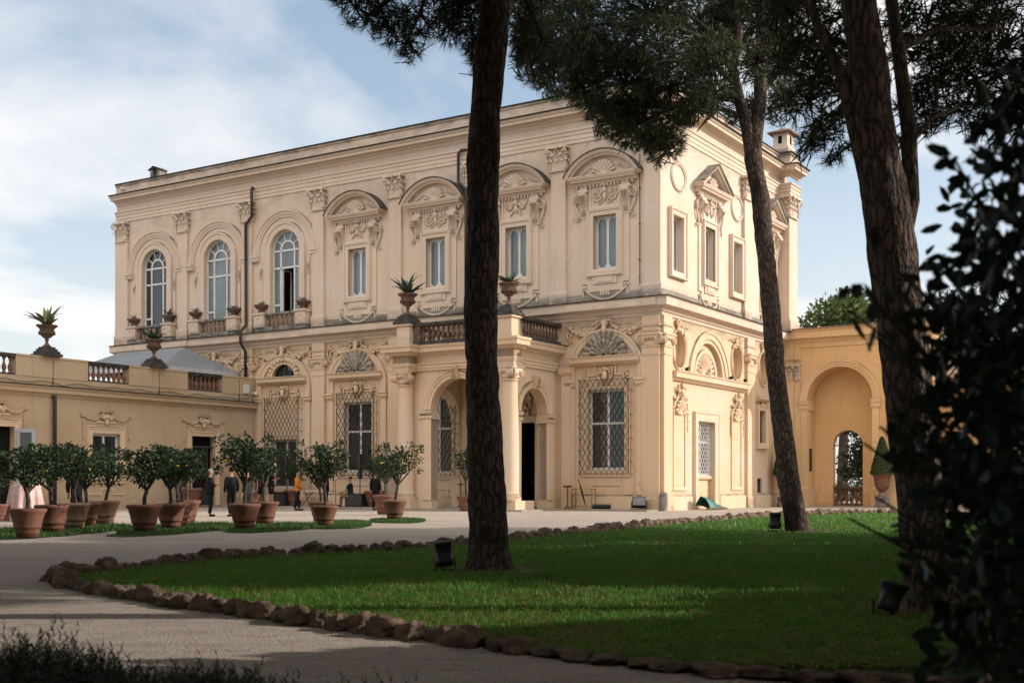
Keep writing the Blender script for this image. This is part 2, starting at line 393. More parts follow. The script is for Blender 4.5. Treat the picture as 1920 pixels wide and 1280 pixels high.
class MB:
    def __init__(s, tf=None):
        s.v, s.f, s.s, s.m = [], [], [], []
        s.tf = tf or (lambda a, b, c: (a, b, c))
        s.mi = 0
    def add(s, vs_, fs, smooth=False, raw=False):
        o = len(s.v)
        s.v += [tuple(p) for p in vs_] if raw else [s.tf(*p) for p in vs_]
        for f in fs:
            s.f.append([i + o for i in f]); s.s.append(smooth); s.m.append(s.mi)
    def box(s, a0, a1, b0, b1, c0, c1):
        s.add([(a, b, c) for a in (a0, a1) for b in (b0, b1) for c in (c0, c1)],
              [(0, 1, 3, 2), (4, 6, 7, 5), (0, 4, 5, 1), (2, 3, 7, 6), (0, 2, 6, 4), (1, 5, 7, 3)])
    def plate(s, loops, c0, c1, back=True, front=True):
        """flat panel with holes: loops of (a, b); front face at c1, back at c0, edges closed"""
        flat = [p for l in loops for p in l]
        tris = geometry.tessellate_polygon([[Vector((a, b, 0)) for a, b in l] for l in loops])
        n = len(flat)
        if front: s.add([(a, b, c1) for a, b in flat], [list(t) for t in tris])
        if back: s.add([(a, b, c0) for a, b in flat], [list(t) for t in tris])
        for l in loops:
            k = len(l)
            s.add([(a, b, c) for a, b in l for c in (c0, c1)],
                  [(2 * i, 2 * i + 1, (2 * i + 3) % (2 * k), (2 * i + 2) % (2 * k)) for i in range(k)])
    def mould(s, path, prof, closed=False, cap=True, smooth=False):
        """sweep prof [(offset to the right of the path, c)] along path [(a, b)] with mitres"""
        n = len(path); rings = []
        for i in range(n):
            p = Vector(path[i])
            d1 = (p - Vector(path[i - 1])) if (i > 0 or closed) else None
            d2 = (Vector(path[(i + 1) % n]) - p) if (i < n - 1 or closed) else None
            d1 = d1 or d2; d2 = d2 or d1
            d1 = d1.normalized(); d2 = d2.normalized()
            a = Vector((d1.y, -d1.x)); b = Vector((d2.y, -d2.x))
            m = (a + b) / max(0.25, 1 + a.dot(b))
            rings.append([(p.x + m.x * o, p.y + m.y * o, c) for o, c in prof])
        k = len(prof); fs = []
        for i in range(n if closed else n - 1):
            j = (i + 1) % n
            for q in range(k - 1):
                fs.append((i * k + q, i * k + q + 1, j * k + q + 1, j * k + q))
        s.add([p for r in rings for p in r], fs, smooth)
        if cap and not closed:
            s.add(rings[0], [tuple(range(k))]); s.add(rings[-1], [tuple(range(k))])
    def hm(s, a0, a1, prof):
        """horizontal moulding between a0 and a1; prof [(b, c)] closed against the wall"""
        k = len(prof)
        s.add([(a, b, c) for a in (a0, a1) for b, c in prof],
              [(i, (i + 1) % k, (i + 1) % k + k, i + k) for i in range(k)] + [tuple(range(k)), tuple(range(k, 2 * k))])
    def lathe(s, cx, cy, prof, seg=12, smooth=True, raw=True, cap=True):
        vs_ = []; k = len(prof)
        for i in range(seg):
            a = 2 * math.pi * i / seg
            vs_ += [(cx + r * math.cos(a), cy + r * math.sin(a), z) for r, z in prof]
        fs = []
        for i in range(seg):
            j = (i + 1) % seg
            for q in range(k - 1):
                fs.append((i * k + q, j * k + q, j * k + q + 1, i * k + q + 1))
        s.add(vs_, fs, smooth, raw)
        if cap:
            for q in (0, k - 1):
                if prof[q][0] > 1e-4:
                    s.add([vs_[i * k + q] for i in range(seg)], [tuple(range(seg))], False, raw)
    def tube(s, pts, rad, seg=6, smooth=True, raw=False):
        P = [Vector(p) if raw else Vector(s.tf(*p)) for p in pts]
        n = len(P)
        if not isinstance(rad, (list, tuple)): rad = [rad] * n
        vs_ = []; prev = None
        for i in range(n):
            t = (P[min(i + 1, n - 1)] - P[max(i - 1, 0)])
            if t.length < 1e-9: t = Vector((0, 0, 1))
            t.normalize()
            if prev is None:
                x = t.orthogonal().normalized()
            else:
                x = prev - t * prev.dot(t)
                x = x.normalized() if x.length > 1e-6 else t.orthogonal().normalized()
            prev = x; y = t.cross(x)
            for j in range(seg):
                a = 2 * math.pi * j / seg
                vs_.append(P[i] + (x * math.cos(a) + y * math.sin(a)) * rad[i])
        fs = [(i * seg + j, i * seg + (j + 1) % seg, (i + 1) * seg + (j + 1) % seg, (i + 1) * seg + j) for i in range(n - 1) for j in range(seg)]
        fs += [tuple(range(seg)), tuple(range((n - 1) * seg, n * seg))]
        s.add(vs_, fs, smooth, True)
    def blob(s, a, b, c, ra, rb=None, rc=None, seg=7, rings=5):
        rb = rb or ra; rc = rc or ra
        vs_ = []; fs = []
        for i in range(rings + 1):
            th = math.pi * i / rings
            for j in range(seg):
                ph = 2 * math.pi * j / seg
                vs_.append((a + ra * math.sin(th) * math.cos(ph), b + rb * math.cos(th), c + rc * math.sin(th) * math.sin(ph)))
        for i in range(rings):
            for j in range(seg):
                fs.append((i * seg + j, i * seg + (j + 1) % seg, (i + 1) * seg + (j + 1) % seg, (i + 1) * seg + j))
        s.add(vs_, fs, True)
    def spiral(s, a, b, c, r0, turns, start, sign, rad, n=22):
        pts = []; rr = []
        for i in range(n):
            t = i / (n - 1)
            ang = start + sign * turns * 2 * math.pi * t
            r = r0 * (1 - 0.88 * t)
            pts.append((a + r * math.cos(ang), b + r * math.sin(ang), c)); rr.append(rad * (1 - 0.45 * t))
        s.tube(pts, rr, 5)
    def shell(s, a, b, c, rad, n=9, depth=0.12, a0=0.0, a1=math.pi, ratio=1.0):
        """scallop: ribs fanning from (a, b), each ending in a rounded lip"""
        for i in range(n):
            t = a0 + (a1 - a0) * (i + 0.5) / n
            wd = rad * (a1 - a0) / n * 0.5
            pts = []; rr = []
            for q in (0.12, 0.45, 0.8, 0.98):
                pts.append((a + rad * q * math.cos(t), b + rad * q * math.sin(t) * ratio, c + depth * q * 0.8)); rr.append(wd * (0.25 + 0.78 * q))
            s.tube(pts, rr, 6)
            s.blob(pts[-1][0], pts[-1][1], pts[-1][2] + 0.01, wd * 1.02, wd * 1.02, wd, 6, 4)
    def garland(s, a0, b0, a1, b1, sag, rad, c=0.06, n=13):
        s.tube([(a0 + (a1 - a0) * k / 6, b0 + (b1 - b0) * k / 6 - sag * 4 * (k / 6) * (1 - k / 6), c - .01) for k in range(7)], rad * .5, 5)
        for i in range(n):
            t = i / (n - 1)
            a = a0 + (a1 - a0) * t
            b = b0 + (b1 - b0) * t - sag * 4 * t * (1 - t)
            k = rad * (0.62 + 0.5 * math.sin(math.pi * t))
            for q in range(3):
                s.blob(a + rnd.uniform(-k, k) * 0.6, b + rnd.uniform(-k, k) * 0.6, c + rnd.uniform(-0.2, 0.6) * k, k * 0.55, k * 0.5, k * 0.55, 6, 4)
    def build(s, name, mat, parent=None, org=(0, 0, 0), mats=None):
        me = bpy.data.meshes.new(name)
        ox, oy, oz = org
        me.from_pydata([(x - ox, y - oy, z - oz) for x, y, z in s.v], [], s.f)
        me.polygons.foreach_set('use_smooth', s.s)
        for m in (mats or [mat]):
            me.materials.append(m)
        if mats:
            me.polygons.foreach_set('material_index', s.m)
        me.update()
        return link(name, me, parent)

def link(name, data, parent=None, loc=(0, 0, 0), rot=(0, 0, 0), scale=(1, 1, 1)):
    o = bpy.data.objects.new(name, data)
    col.objects.link(o)
    o.parent = parent
    o.location = loc
    o.rotation_euler = rot
    o.scale = scale if isinstance(scale, tuple) else (scale,) * 3
    return o

def tag(o, label=None, cat=None, group=None, kind=None):
    if label: o['label'] = label
    if cat: o['category'] = cat
    if group: o['group'] = group
    if kind: o['kind'] = kind
    return o

def thing(name, label, cat, loc=(0, 0, 0), rz=0.0, group=None):
    o = link(name, None, None, loc, (0, 0, rz))
    return tag(o, label, cat, group)

def court_thing(name, label, cat, x, y, z=0.0, rz=0.0, group=None):
    return thing(name, label, cat, cw(x, y, z), COURT_A + rz, group)

def kids(o):
    return [c for c in o.children]

def copy_tree(o, parent=None):
    c = o.copy(); col.objects.link(c); c.parent = parent
    for ch in kids(o): copy_tree(ch, c)
    return c

def arc(cx, cz, r, a0, a1, n=16, rz=None):
    rz = rz or r
    return [(cx + r * math.cos(a0 + (a1 - a0) * i / n), cz + rz * math.sin(a0 + (a1 - a0) * i / n)) for i in range(n + 1)]
def rect(a0, a1, b0, b1):
    return [(a0, b0), (a1, b0), (a1, b1), (a0, b1)]
def archloop(cx, hw, z0, zs, n=16, rz=None):
    return [(cx - hw, z0), (cx + hw, z0)] + arc(cx, zs, hw, 0, math.pi, n, rz)
# ================================================================ the villa
PI = math.pi
FR = lambda a, b, c: (a, -c, b)            # front: a along the facade, b up, c outward
RT = lambda a, b, c: (c, a, b)             # right side
XL, YB, HT = -36.0, 16.2, 18.35

villa = thing('villa', 'two storey cream stucco villa with carved window pediments and a columned porch', 'villa', COURT_O, COURT_A)

WC = [-2.76, -7.52, -12.24, -17.25]        # pedimented windows
AC = [-22.35, -27.45, -32.65]              # arched windows
LC = [-2.75, -17.3, -22.45]                # lower arches in view
holes = [rect(c - .58, c + .58, 10.95, 13.38) for c in WC]
holes += [archloop(c, 1.06, 10.42, 13.9) for c in AC]
holes += [rect(-3.66, -1.80, 1.82, 5.5), rect(-18.2, -16.34, 1.82, 5.45), rect(-13.15, -11.3, 1.72, 5.5),
          rect(-23.35, -21.5, 1.0, 3.62), rect(-8.35, -6.5, 0.12, 4.1)]
holes += [archloop(-22.45, 0.86, 6.98, 7.0, 12, .72)]
b = MB(FR)
b.plate([[(XL, 0), (0, 0), (0, HT), (XL, HT)]] + holes, -.45, 0)
wall = b.build('wall', M['wall'], villa)
b = MB(RT)
rh = [rect(1.02, 2.16, 10.78, 13.3), rect(4.66, 5.76, 10.9, 13.4), rect(8.15, 9.27, 10.78, 13.3), rect(12.65, 13.75, 10.9, 13.4),
      rect(3.85, 5.85, 0.0, 4.15), rect(11.7, 12.55, 3.35, 5.05), rect(11.65, 12.3, .75, 1.5)]
OVL = [(1.86, 7.32, .70, .88), (8.8, 7.32, .70, .88), (12.5, 7.3, .68, .88)]
rh += [arc(u_, z_, a_, 0, 2 * math.pi, 28, c_)[:-1] for u_, z_, a_, c_ in OVL]
rh += [archloop(5.3, 1.72, 6.25, 6.3, 22, 1.62)]
b.plate([[(.45, 0), (YB, 0), (YB, HT), (.45, HT)]] + rh, -.45, 0)
b.build('wall', M['wall'], villa)
b = MB(RT)
for u_, z_, a_, c_ in OVL: b.plate([arc(u_, z_, a_ + .06, 0, 2 * math.pi, 28, c_ + .06)[:-1]], -.44, -.34)
b.plate([archloop(5.3, 1.8, 6.2, 6.3, 22, 1.7), archloop(5.3, 1.12, 6.24, 6.3, 20, 1.1)], -.44, -.22)
b.plate([archloop(5.3, 1.2, 6.2, 6.3, 20, 1.18)], -.449, -.43)
b.build('niche_back', M['wall'], villa)
b = MB()
b.add([(XL, .45, 0), (XL, YB, 0), (XL, YB, HT), (XL, .45, HT)], [(0, 1, 2, 3)])
b.add([(XL, YB, 0), (-.45, YB, 0), (-.45, YB, HT), (XL, YB, HT)], [(0, 1, 2, 3)])
b.build('wall', M['wall'], villa)
b = MB(FR)          # battered buttress at the far end
b.add([(-36.0, 13.6, -.02), (-36.95, 0, -.02), (-36.0, 0, -.02), (-36.0, 13.6, -3), (-36.95, 0, -3), (-36.0, 0, -3)], [(0, 1, 2), (3, 4, 5), (0, 1, 4, 3)])
b.build('buttress', M['wall'], villa)
b = MB()
b.box(XL + .05, -.05, .05, YB - .05, HT - .02, HT + .1)
b.build('roof', M['roofdark'], villa)
b = MB()            # floors and dark room backs behind the openings
b.box(XL + .1, -.5, .5, YB - .1, 9.0, 9.2)
b.box(XL + .1, -.5, 5.5, 5.7, .05, 9.0)
b.build('floor', M['dark'], villa)

# --- cornices that wrap the corner
plan = [(XL, 0), (0, 0), (0, YB)]
TOWER = [(0, 14.78), (.64, 14.78), (.64, 16.1)]
def corn(name, prof, pth, mat):
    q = MB(); q.mould(pth, prof); return q.build(name, mat, villa)
main = [(0, 17.86), (.06, 17.9), (.1, 18.0), (.2, 18.04), (.24, 18.1), (.5, 18.12), (.5, 18.24), (.56, 18.27), (.62, 18.36), (.0, 18.37)]
pl2 = [(XL, 0), (0, 0), (0, 14.78), (.64, 14.78), (.64, 16.2)]
corn('cornice', main, pl2, M['trim'])
corn('gutter_edge', [(.60, 18.365), (.69, 18.37), (.69, 18.42), (.0, 18.43)], pl2, M['roofdark'])
archi = [(0, 16.88), (.05, 16.88), (.05, 17.05), (.08, 17.06), (.08, 17.24), (.12, 17.26), (.14, 17.4), (.2, 17.44), (.2, 17.5), (0, 17.52)]
corn('architrave', archi, pl2, M['trim'])
mid = [(0, 8.66), (.06, 8.68), (.08, 8.8), (.16, 8.84), (.2, 8.98), (.42, 9.03), (.5, 9.05), (.5, 9.38), (.56, 9.42), (.0, 9.47)]
corn('string_course', mid, plan, M['trim'])
corn('gutter_edge', [(.54, 9.425), (.60, 9.43), (.60, 9.46), (.0, 9.49)], plan, M['roofdark'])
corn('plinth_band', [(0, 9.48), (.07, 9.48), (.07, 9.80), (.03, 9.86), (0, 9.86)], plan, M['ledge'])
corn('base_course', [(0, 0), (.12, 0), (.12, .62), (.06, .68), (0, .7)], [(XL, 0), (-12.2, 0)], M['trim'])
corn('base_course', [(0, 0), (.10, 0), (.10, .62), (.05, .68), (0, .7)], [(-4.4, 0), (0, 0), (0, 3.2)], M['trim'])
corn('base_course', [(0, 0), (.10, 0), (.10, .62), (.05, .68), (0, .7)], [(0, 6.5), (0, 15.5)], M['trim'])
# parapet
b = MB()
b.mould(pl2, [(-.35, HT + .04), (.06, HT + .08), (.06, 19.02), (.13, 19.05), (.13, 19.15), (-.3, 19.16)])
b.build('parapet', M['wall'], villa)
corn('coping', [(.17, 19.12), (.17, 19.19), (.1, 19.23), (-.4, 19.25)], pl2, M['roofdark'])
# block steps of the string course (slightly advanced lengths over the pilasters)
for x0, x1 in ((-4.55, .0), (-20.6, -14.0), (-36.0, -29.4)):
    b = MB(FR); b.hm(x0, x1, [(9.06, .49), (9.06, .56), (9.36, .56), (9.40, .6), (9.43, .49)]); b.build('string_course_step', M['trim'], villa)

# --- pilasters with capitals
def leaf(b, base, wd, ht, out, dirx, diry, n=5):
    """acanthus leaf: rises from base, bends outward at the tip"""
    bx, by, bz = base; vs_ = []; px, py = -diry, dirx
    for i in range(n + 1):
        t = i / n
        o = out * (t ** 2.2); z = bz + ht * (math.sin(t * 1.9) / math.sin(1.57) if t < .83 else 1.0 - (t - .83) * 1.4)
        hw = wd * .5 * (1 - .55 * t * t) * (1 + .18 * math.sin(t * 14))
        for k, sgn in ((0, -1), (1, 0), (2, 1)):
            bulge = .045 if k == 1 else 0
            vs_.append((bx + dirx * (o + bulge) + px * hw * sgn, by + diry * (o + bulge) + py * hw * sgn, z))
    fs = [(3 * i + k, 3 * i + k + 1, 3 * i + k + 4, 3 * i + k + 3) for i in range(n) for k in (0, 1)]
    b.add(vs_, fs, True)

def corinthian(w_, h, d=.2):
    b = MB()
    b.box(-w_ / 2, w_ / 2, -d, .02, 0, h * .9)
    b.box(-w_ / 2 - .05, w_ / 2 + .05, -d - .05, .02, -.06, 0)
    b.box(-w_ * .68, w_ * .68, -d - .2, .02, h * .9, h)
    for r_, (z0, hh, n, ou) in enumerate(((0, h * .45, 3, .16), (h * .2, h * .5, 2, .2))):
        for i in range(n):
            x = (i - (n - 1) / 2) * w_ / n * 1.05
            leaf(b, (x, -d, z0), w_ / n * 1.05, hh, ou, 0, -1)
        for s in (-1, 1):
            leaf(b, (s * w_ / 2, -d * .5, z0), w_ * .3, hh, ou, s, 0)
            leaf(b, (s * w_ / 2, -d, z0 + .04), w_ * .3, hh, ou, s * .7, -.7)
    for s in (-1, 1):
        pts = [(s * w_ * .12, -d - .02, h * .45), (s * w_ * .35, -d - .08, h * .75), (s * w_ * .62, -d - .2, h * .86)]
        b.tube(pts, [.03, .045, .05], 6)
        for q in range(8):
            a = q / 8 * 2 * PI * 1.3
            r = .1 * (1 - q / 10)
            b.blob(s * (w_ * .62 + .03 - r * math.sin(a) * .5), -d - .22, h * .78 + r * math.cos(a), .04, .04, .04, 5, 4)
        b.tube([(s * w_ * .06, -d - .02, h * .5), (s * w_ * .12, -d - .09, h * .78), (s * w_ * .05, -d - .12, h * .82)], [.025, .035, .03], 5)
    b.blob(0, -d - .17, h * .94, .09, .06, .09, 7, 5)
    for q in range(5):
        a = q * 2 * PI / 5
        b.blob(.08 * math.cos(a), -d - .2, h * .94 + .08 * math.sin(a), .05, .03, .05, 5, 4)
    return b

def ionic(w_, h, d=.16):
    b = MB(FR)
    b.box(-w_ / 2, w_ / 2, 0, h * .5, -.02, d)
    b.hm(-w_ / 2 - .12, w_ / 2 + .12, [(h * .8, 0), (h * .8, d + .1), (h * .88, d + .14), (h, d + .14), (h, 0)])
    for i in range(7):
        b.blob(-w_ / 2 + .1 + (w_ - .2) * i / 6, h * .58, d + .06, .05, .08, .06, 6, 4)
    b.hm(-w_ / 2, w_ / 2, [(h * .66, d), (h * .66, d + .09), (h * .8, d + .09), (h * .8, d)])
    for s in (-1, 1):
        cx = s * (w_ / 2 + .02)
        n = 16
        b.add([(cx + .2 * math.cos(2 * PI * i / n), h * .46 + .2 * math.sin(2 * PI * i / n), c) for c in (0, d + .07) for i in range(n)],
              [tuple(range(n)), tuple(range(n, 2 * n))] + [(i, (i + 1) % n, (i + 1) % n + n, i + n) for i in range(n)])
        b.spiral(cx, h * .46, d + .085, .19, 2.3, PI / 2, -s, .03, 30)
        b.blob(cx, h * .46, d + .1, .045, .045, .03, 6, 4)
    return b
cap_c = corinthian(.8, 1.1).build('capital', M['trim']).data
cap_i = ionic(.86, .5).build('capital', M['trim']).data
cap_col = ionic(.74, .5, .2).build('capital', M['trim']).data
for o in list(col.objects):
    if o.name.startswith('capital') and o.parent is None: bpy.data.objects.remove(o)

def pilaster(tf, u, z0, z1, wd, proj, capmesh, caph, side=False, base=True, hasc=True):
    b = MB(tf)
    b.box(u - wd / 2, u + wd / 2, z0, z1, -.02, proj)
    if base:
        b.box(u - wd / 2 - .06, u + wd / 2 + .06, z0, z0 + .52, -.02, proj + .05)
        b.hm(u - wd / 2 - .06, u + wd / 2 + .06, [(z0 + .52, 0), (z0 + .52, proj + .05), (z0 + .6, proj + .01), (z0 + .6, 0)])
    b.hm(u - wd / 2 - .03, u + wd / 2 + .03, [(z1 - .09, 0), (z1 - .09, proj + .04), (z1 - .02, proj + .04), (z1 - .02, 0)])
    if z0 < 1: b.hm(u - wd / 2 - .02, u + wd / 2 + .02, [(6.92, 0), (6.92, proj + .03), (6.97, proj + .03), (6.97, 0)])
    p = b.build('pilaster', M['wall'], villa)
    if hasc:
        loc = tf(u, z1, proj - .14)
        link('capital', capmesh, p, loc, (0, 0, PI / 2 if side else 0))
    return p
for u in (-5.17, -9.9, -14.75, -19.9, -25.1, -30.2, -35.42):
    wd = 1.1 if u < -35 else .78
    pilaster(FR, u, 9.5, 15.72, wd, .16, cap_c, 1.1)
pilaster(FR, -.42, 9.5, 16.88, .82, .06, cap_c, 1.1, hasc=False)
pilaster(RT, 9.88, 9.5, 15.72, .74, .16, cap_c, 1.1, True)
for u in (-.45, -14.75, -19.88, -25.1):
    p = pilaster(FR, u, 0, 7.36, .86, .16, cap_i, .5)
    b = MB(FR)
    b.box(u - .43, u + .43, 7.87, 8.67, -.02, .15)
    b.hm(u - .48, u + .48, [(8.2, 0), (8.2, .2), (8.27, .22), (8.27, 0)]); b.hm(u - .46, u + .46, [(7.98, 0), (7.98, .18), (8.02, .18), (8.02, 0)])
    b.build('entablature_block', M['trim'], villa)
for u, wd in ((.43, .86), (10.45, 1.05)):
    p = pilaster(RT, u, 0, 7.36, wd, .16, cap_i, .5, True)
    b = MB(RT)
    b.box(u - wd / 2, u + wd / 2, 7.87, 8.67, -.02, .15)
    b.hm(u - wd / 2 - .05, u + wd / 2 + .05, [(8.2, 0), (8.2, .2), (8.27, .22), (8.27, 0)])
    b.build('entablature_block', M['trim'], villa)

# --- windows
FRAMEP = [(0, .0), (0, .13), (.06, .15), (.2, .15), (.22, .2), (.29, .21), (.31, .16), (.31, 0)]
def casement(tf, parent, u, hw, z0, z1, c, shaped=True, glassm='blind', rail=None, mat='white'):
    """double casement: sash frame and two panes"""
    b = MB(tf)
    outer = rect(u - hw, u + hw, z0, z1)
    ls = []
    for s in (-1, 1):
        x0, x1 = sorted((u + s * .06, u + s * (hw - .1)))
        za, zb = z0 + .13, z1 - .12
        if shaped:
            k = .17; xm0, xm1 = x0 + (x1 - x0) * .24, x1 - (x1 - x0) * .24
            ls.append([(x0, za + k), (x0 + .05, za + .1), (xm0, za), (xm1, za), (x1 - .05, za + .1), (x1, za + k), (x1, zb - k), (x1 - .05, zb - .1), (xm1, zb), (xm0, zb), (x0 + .05, zb - .1), (x0, zb - k)])
        elif rail:
            ls += [rect(x0, x1, za, rail - .05), rect(x0, x1, rail + .05, zb)]
        else:
            ls.append(rect(x0, x1, za, zb))
    b.plate([outer] + ls, c - .06, c, back=False)
    fr = b.build('frame', M[mat], parent)
    b = MB(tf); b.box(u - hw + .02, u + hw - .02, z0 + .02, z1 - .02, c - .1, c - .035)
    b.build('pane', M[glassm], parent)

def plain_surround(tf, parent, u, hw, z0, z1, sill=True):
    b = MB(tf)
    b.mould(rect(u - hw, u + hw, z0, z1), [(o_, c) for o_, c in FRAMEP], True)
    b.build('surround', M['trim'], parent)

def rich_window(tf, u, z0, z1, style, tri=False, name='window'):
    """upper window: surround on a stepped panel, consoles, frieze relief, pediment with shell, swag below"""
    hw = .58
    b = MB(tf)
    steps = [(u - .92, z0 - .36), (u - .62, z0 - .36), (u - .62, z0 - .66), (u + .62, z0 - .66), (u + .62, z0 - .36), (u + .92, z0 - .36),
             (u + .92, z1 + .34), (u - .92, z1 + .34)]
    panel = [(u - 1.22, z0 - .62), (u - .92, z0 - .62), (u - .92, z0 - 1.0), (u + .92, z0 - 1.0), (u + .92, z0 - .62), (u + 1.22, z0 - .62), (u + 1.22, z1 + 1.66), (u - 1.22, z1 + 1.66)]
    b.plate([panel, steps], 0, .065, back=False)
    b.plate([steps, rect(u - hw, u + hw, z0, z1)], 0, .125, back=False)
    b.box(u - .42, u + .42, z0 - .58, z0 - .3, .12, .15)
    win = b.build('window', M['trim'], villa)
    casement(tf, win, u, hw + .01, z0 - .01, z1 + .01, -.2)
    b = MB(tf)
    b.mould(rect(u - hw, u + hw, z0, z1), FRAMEP, True)
    b.build('surround', M['trim'], win)
    b = MB(tf)       # frieze relief panel
    fz0, fz1 = z1 + .42, z1 + 1.42
    b.mould(rect(u - .72, u + .72, fz0, fz1), [(-.0, .05), (0, .1), (.08, .12), (.1, .05)], True)
    b.blob(u, fz0 + .74, .12, .13, .16, .12); b.blob(u, fz0 + .98, .16, .11, .12, .11); b.blob(u, fz0 + .45, .1, .1, .24, .1)
    for s in (-1, 1):
        if style == 'scroll':
            b.spiral(u + s * .4, fz0 + .5, .1, .27, 1.8, PI if s > 0 else 0, s, .05, 18)
            b.spiral(u + s * .22, fz0 + .26, .1, .15, 1.2, 0 if s > 0 else PI, -s, .04, 10)
            for q in range(7):
                a = q * .9
                b.blob(u + s * (.4 + .24 * math.cos(a)), fz0 + .5 + .26 * math.sin(a), .1, .06, .05, .06, 5, 4)
        else:
            b.garland(u + s * .08, fz0 + .8, u + s * .62, fz0 + .78, .3, .1, .1, 8)
            b.tube([(u + s * .05, fz0 + .5, .1), (u + s * .18, fz0 + .3, .12), (u + s * .32, fz0 + .12, .1)], [.06, .05, .03], 6)
            b.blob(u + s * .62, fz0 + .8, .1, .07, .07, .06, 6, 4)
    b.build('frieze_relief', M['trim'], win)
    for s in (-1, 1):   # consoles
        b = MB(tf)
        cx = u + s * 1.08
        prof = [(z1 - .1, .04), (z1 - .02, .1), (z1 + .3, .1), (z1 + .6, .16), (z1 + .85, .3), (z1 + 1.0, .36), (z1 + 1.12, .3), (z1 + 1.12, .04)]
        b.hm(cx - .19, cx + .19, prof)
        b.spiral(cx + s * .33, z1 + .88, .12, .2, 1.6, PI / 2, -s, .05, 18)
        b.tube([(cx + s * .52, z1 + .86, .1), (cx + s * .42, z1 + .5, .1), (cx + s * .27, z1 + .2, .1), (cx + s * .26, z1 - .05, .1)], [.05, .055, .05, .05], 6)
        b.spiral(cx + s * .36, z1 - .08, .1, .11, 1.1, PI, s, .035, 9)
        for q in range(4):
            b.tube([(cx - .12 + .08 * q, z1 + .95, .34), (cx - .1 + .065 * q, z1 + .4, .13), (cx - .1 + .065 * q, z1 + .05, .12)], [.035, .03, .02], 5)
        for q in range(5):
            b.blob(cx - .16 + .08 * q, z1 + 1.0, .36, .05, .1, .05, 5, 4)
        b.box(cx - .25, cx + .25, z1 + 1.12, z1 + 1.24, 0, .3); b.box(cx - .2, cx + .2, z1 + 1.24, z1 + 1.48, 0, .2)
        b.build('console', M['trim'], win)
    pz = z1 + 1.66
    hwp = 1.72
    b = MB(tf)
    b.hm(u - hwp + .1, u + hwp - .1, [(pz - .22, 0), (pz - .22, .22), (pz - .1, .26), (pz - .1, .42), (pz, .46), (pz, 0)])
    nd = 17
    for i in range(nd):
        x = u - 1.42 + 2.84 * i / (nd - 1)
        b.box(x - .045, x + .045, pz - .34, pz - .22, 0, .2)
    cp = [(-.02, .0), (-.02, .36), (.08, .42), (.08, .5), (.17, .56), (.2, .58), (.2, 0)]
    if tri:
        pth = [(u + hwp, pz + .02), (u, pz + 1.08), (u - hwp, pz + .02)]
        b.mould(pth, cp)
        ty = [(u - hwp + .1, pz), (u + hwp - .1, pz), (u, pz + 1.02)]
    else:
        r_ = (hwp ** 2 + 1.0 ** 2) / (2 * 1.0); cz = pz + 1.02 - r_; a0 = math.asin(hwp / r_)
        pth = arc(u, cz, r_, PI / 2 - a0, PI / 2 + a0, 20)
        b.mould(pth, cp)
        ty = [(u - hwp + .1, pz)] + [(u + hwp - .1, pz)] + pth
    b.hm(u - hwp - .0, u + hwp + .0, [(pz, 0), (pz, .5), (pz + .11, .56), (pz + .14, .56), (pz + .14, 0)])
    b.plate([ty], .0, .12, back=False)
    if tri:
        b.shell(u, pz + .16, .16, .46, 7, .1)
    else:
        b.shell(u, pz + .18, .16, .56, 9, .12, .15, PI - .15, 1.05)
        for s in (-1, 1):
            for q in range(6):
                b.blob(u + s * (.72 + .13 * q), pz + .34 - .03 * q + .25 * (1 - q / 5) * .8, .14, .07, .08 - .005 * q, .06, 5, 4)
    b.build('pediment', M['trim'], win)
    b = MB(tf)      # weathered top of the pediment
    if tri:
        b.mould([(u + hwp + .06, pz + .17), (u, pz + 1.3), (u - hwp - .06, pz + .17)], [(.0, .0), (.0, .6), (.05, .62), (.05, 0)])
    else:
        b.mould(arc(u, cz, r_ + .2, PI / 2 - a0, PI / 2 + a0, 20), [(.0, .0), (.0, .6), (.05, .62), (.05, 0)])
    b.build('lead_cap', M['darkstone'] if not tri else M['stone'], win)
    b = MB(tf)      # swag and small tablet under the sill
    zs = z0 - .86
    b.tube([(u - 1.08 + 2.16 * t / 12, zs - .52 * 4 * (t / 12) * (1 - t / 12), .06) for t in range(13)], [.05 + .03 * math.sin(PI * t / 12) for t in range(13)], 6)
    for s in (-1, 1):
        b.spiral(u + s * 1.12, zs + .06, .06, .1, 1.2, 0, s, .035, 9); b.spiral(u + s * .95, zs + .06, .06, .09, 1.2, PI, -s, .03, 9)
        b.tube([(u + s * 1.08, zs, .06), (u + s * 1.14, zs - .25, .06), (u + s * 1.1, zs - .5, .06)], [.03, .06, .035], 6)
    for q in range(4):
        b.box(u - .26 + .13 * q, u - .17 + .13 * q, zs - .32, zs - .1, 0, .09)
    b.box(u - .5, u + .5, zs - .12, zs - .04, 0, .07)
    b.build('swag', M['trim'], win)
    return win
for i, u in enumerate(WC):
    rich_window(FR, u, 10.95, 13.38, 'swag' if i in (1, 3) else 'scroll')
rich_window(RT, 5.21, 10.9, 13.4, 'scroll', True)
rich_window(RT, 13.2, 10.9, 13.4, 'swag', True)
for u in (1.59, 8.71):
    b = MB(RT); b.mould(rect(u - .57, u + .57, 10.78, 13.3), FRAMEP, True)
    wn = b.build('window', M['trim'], villa)
    casement(RT, wn, u, .58, 10.77, 13.31, -.2)

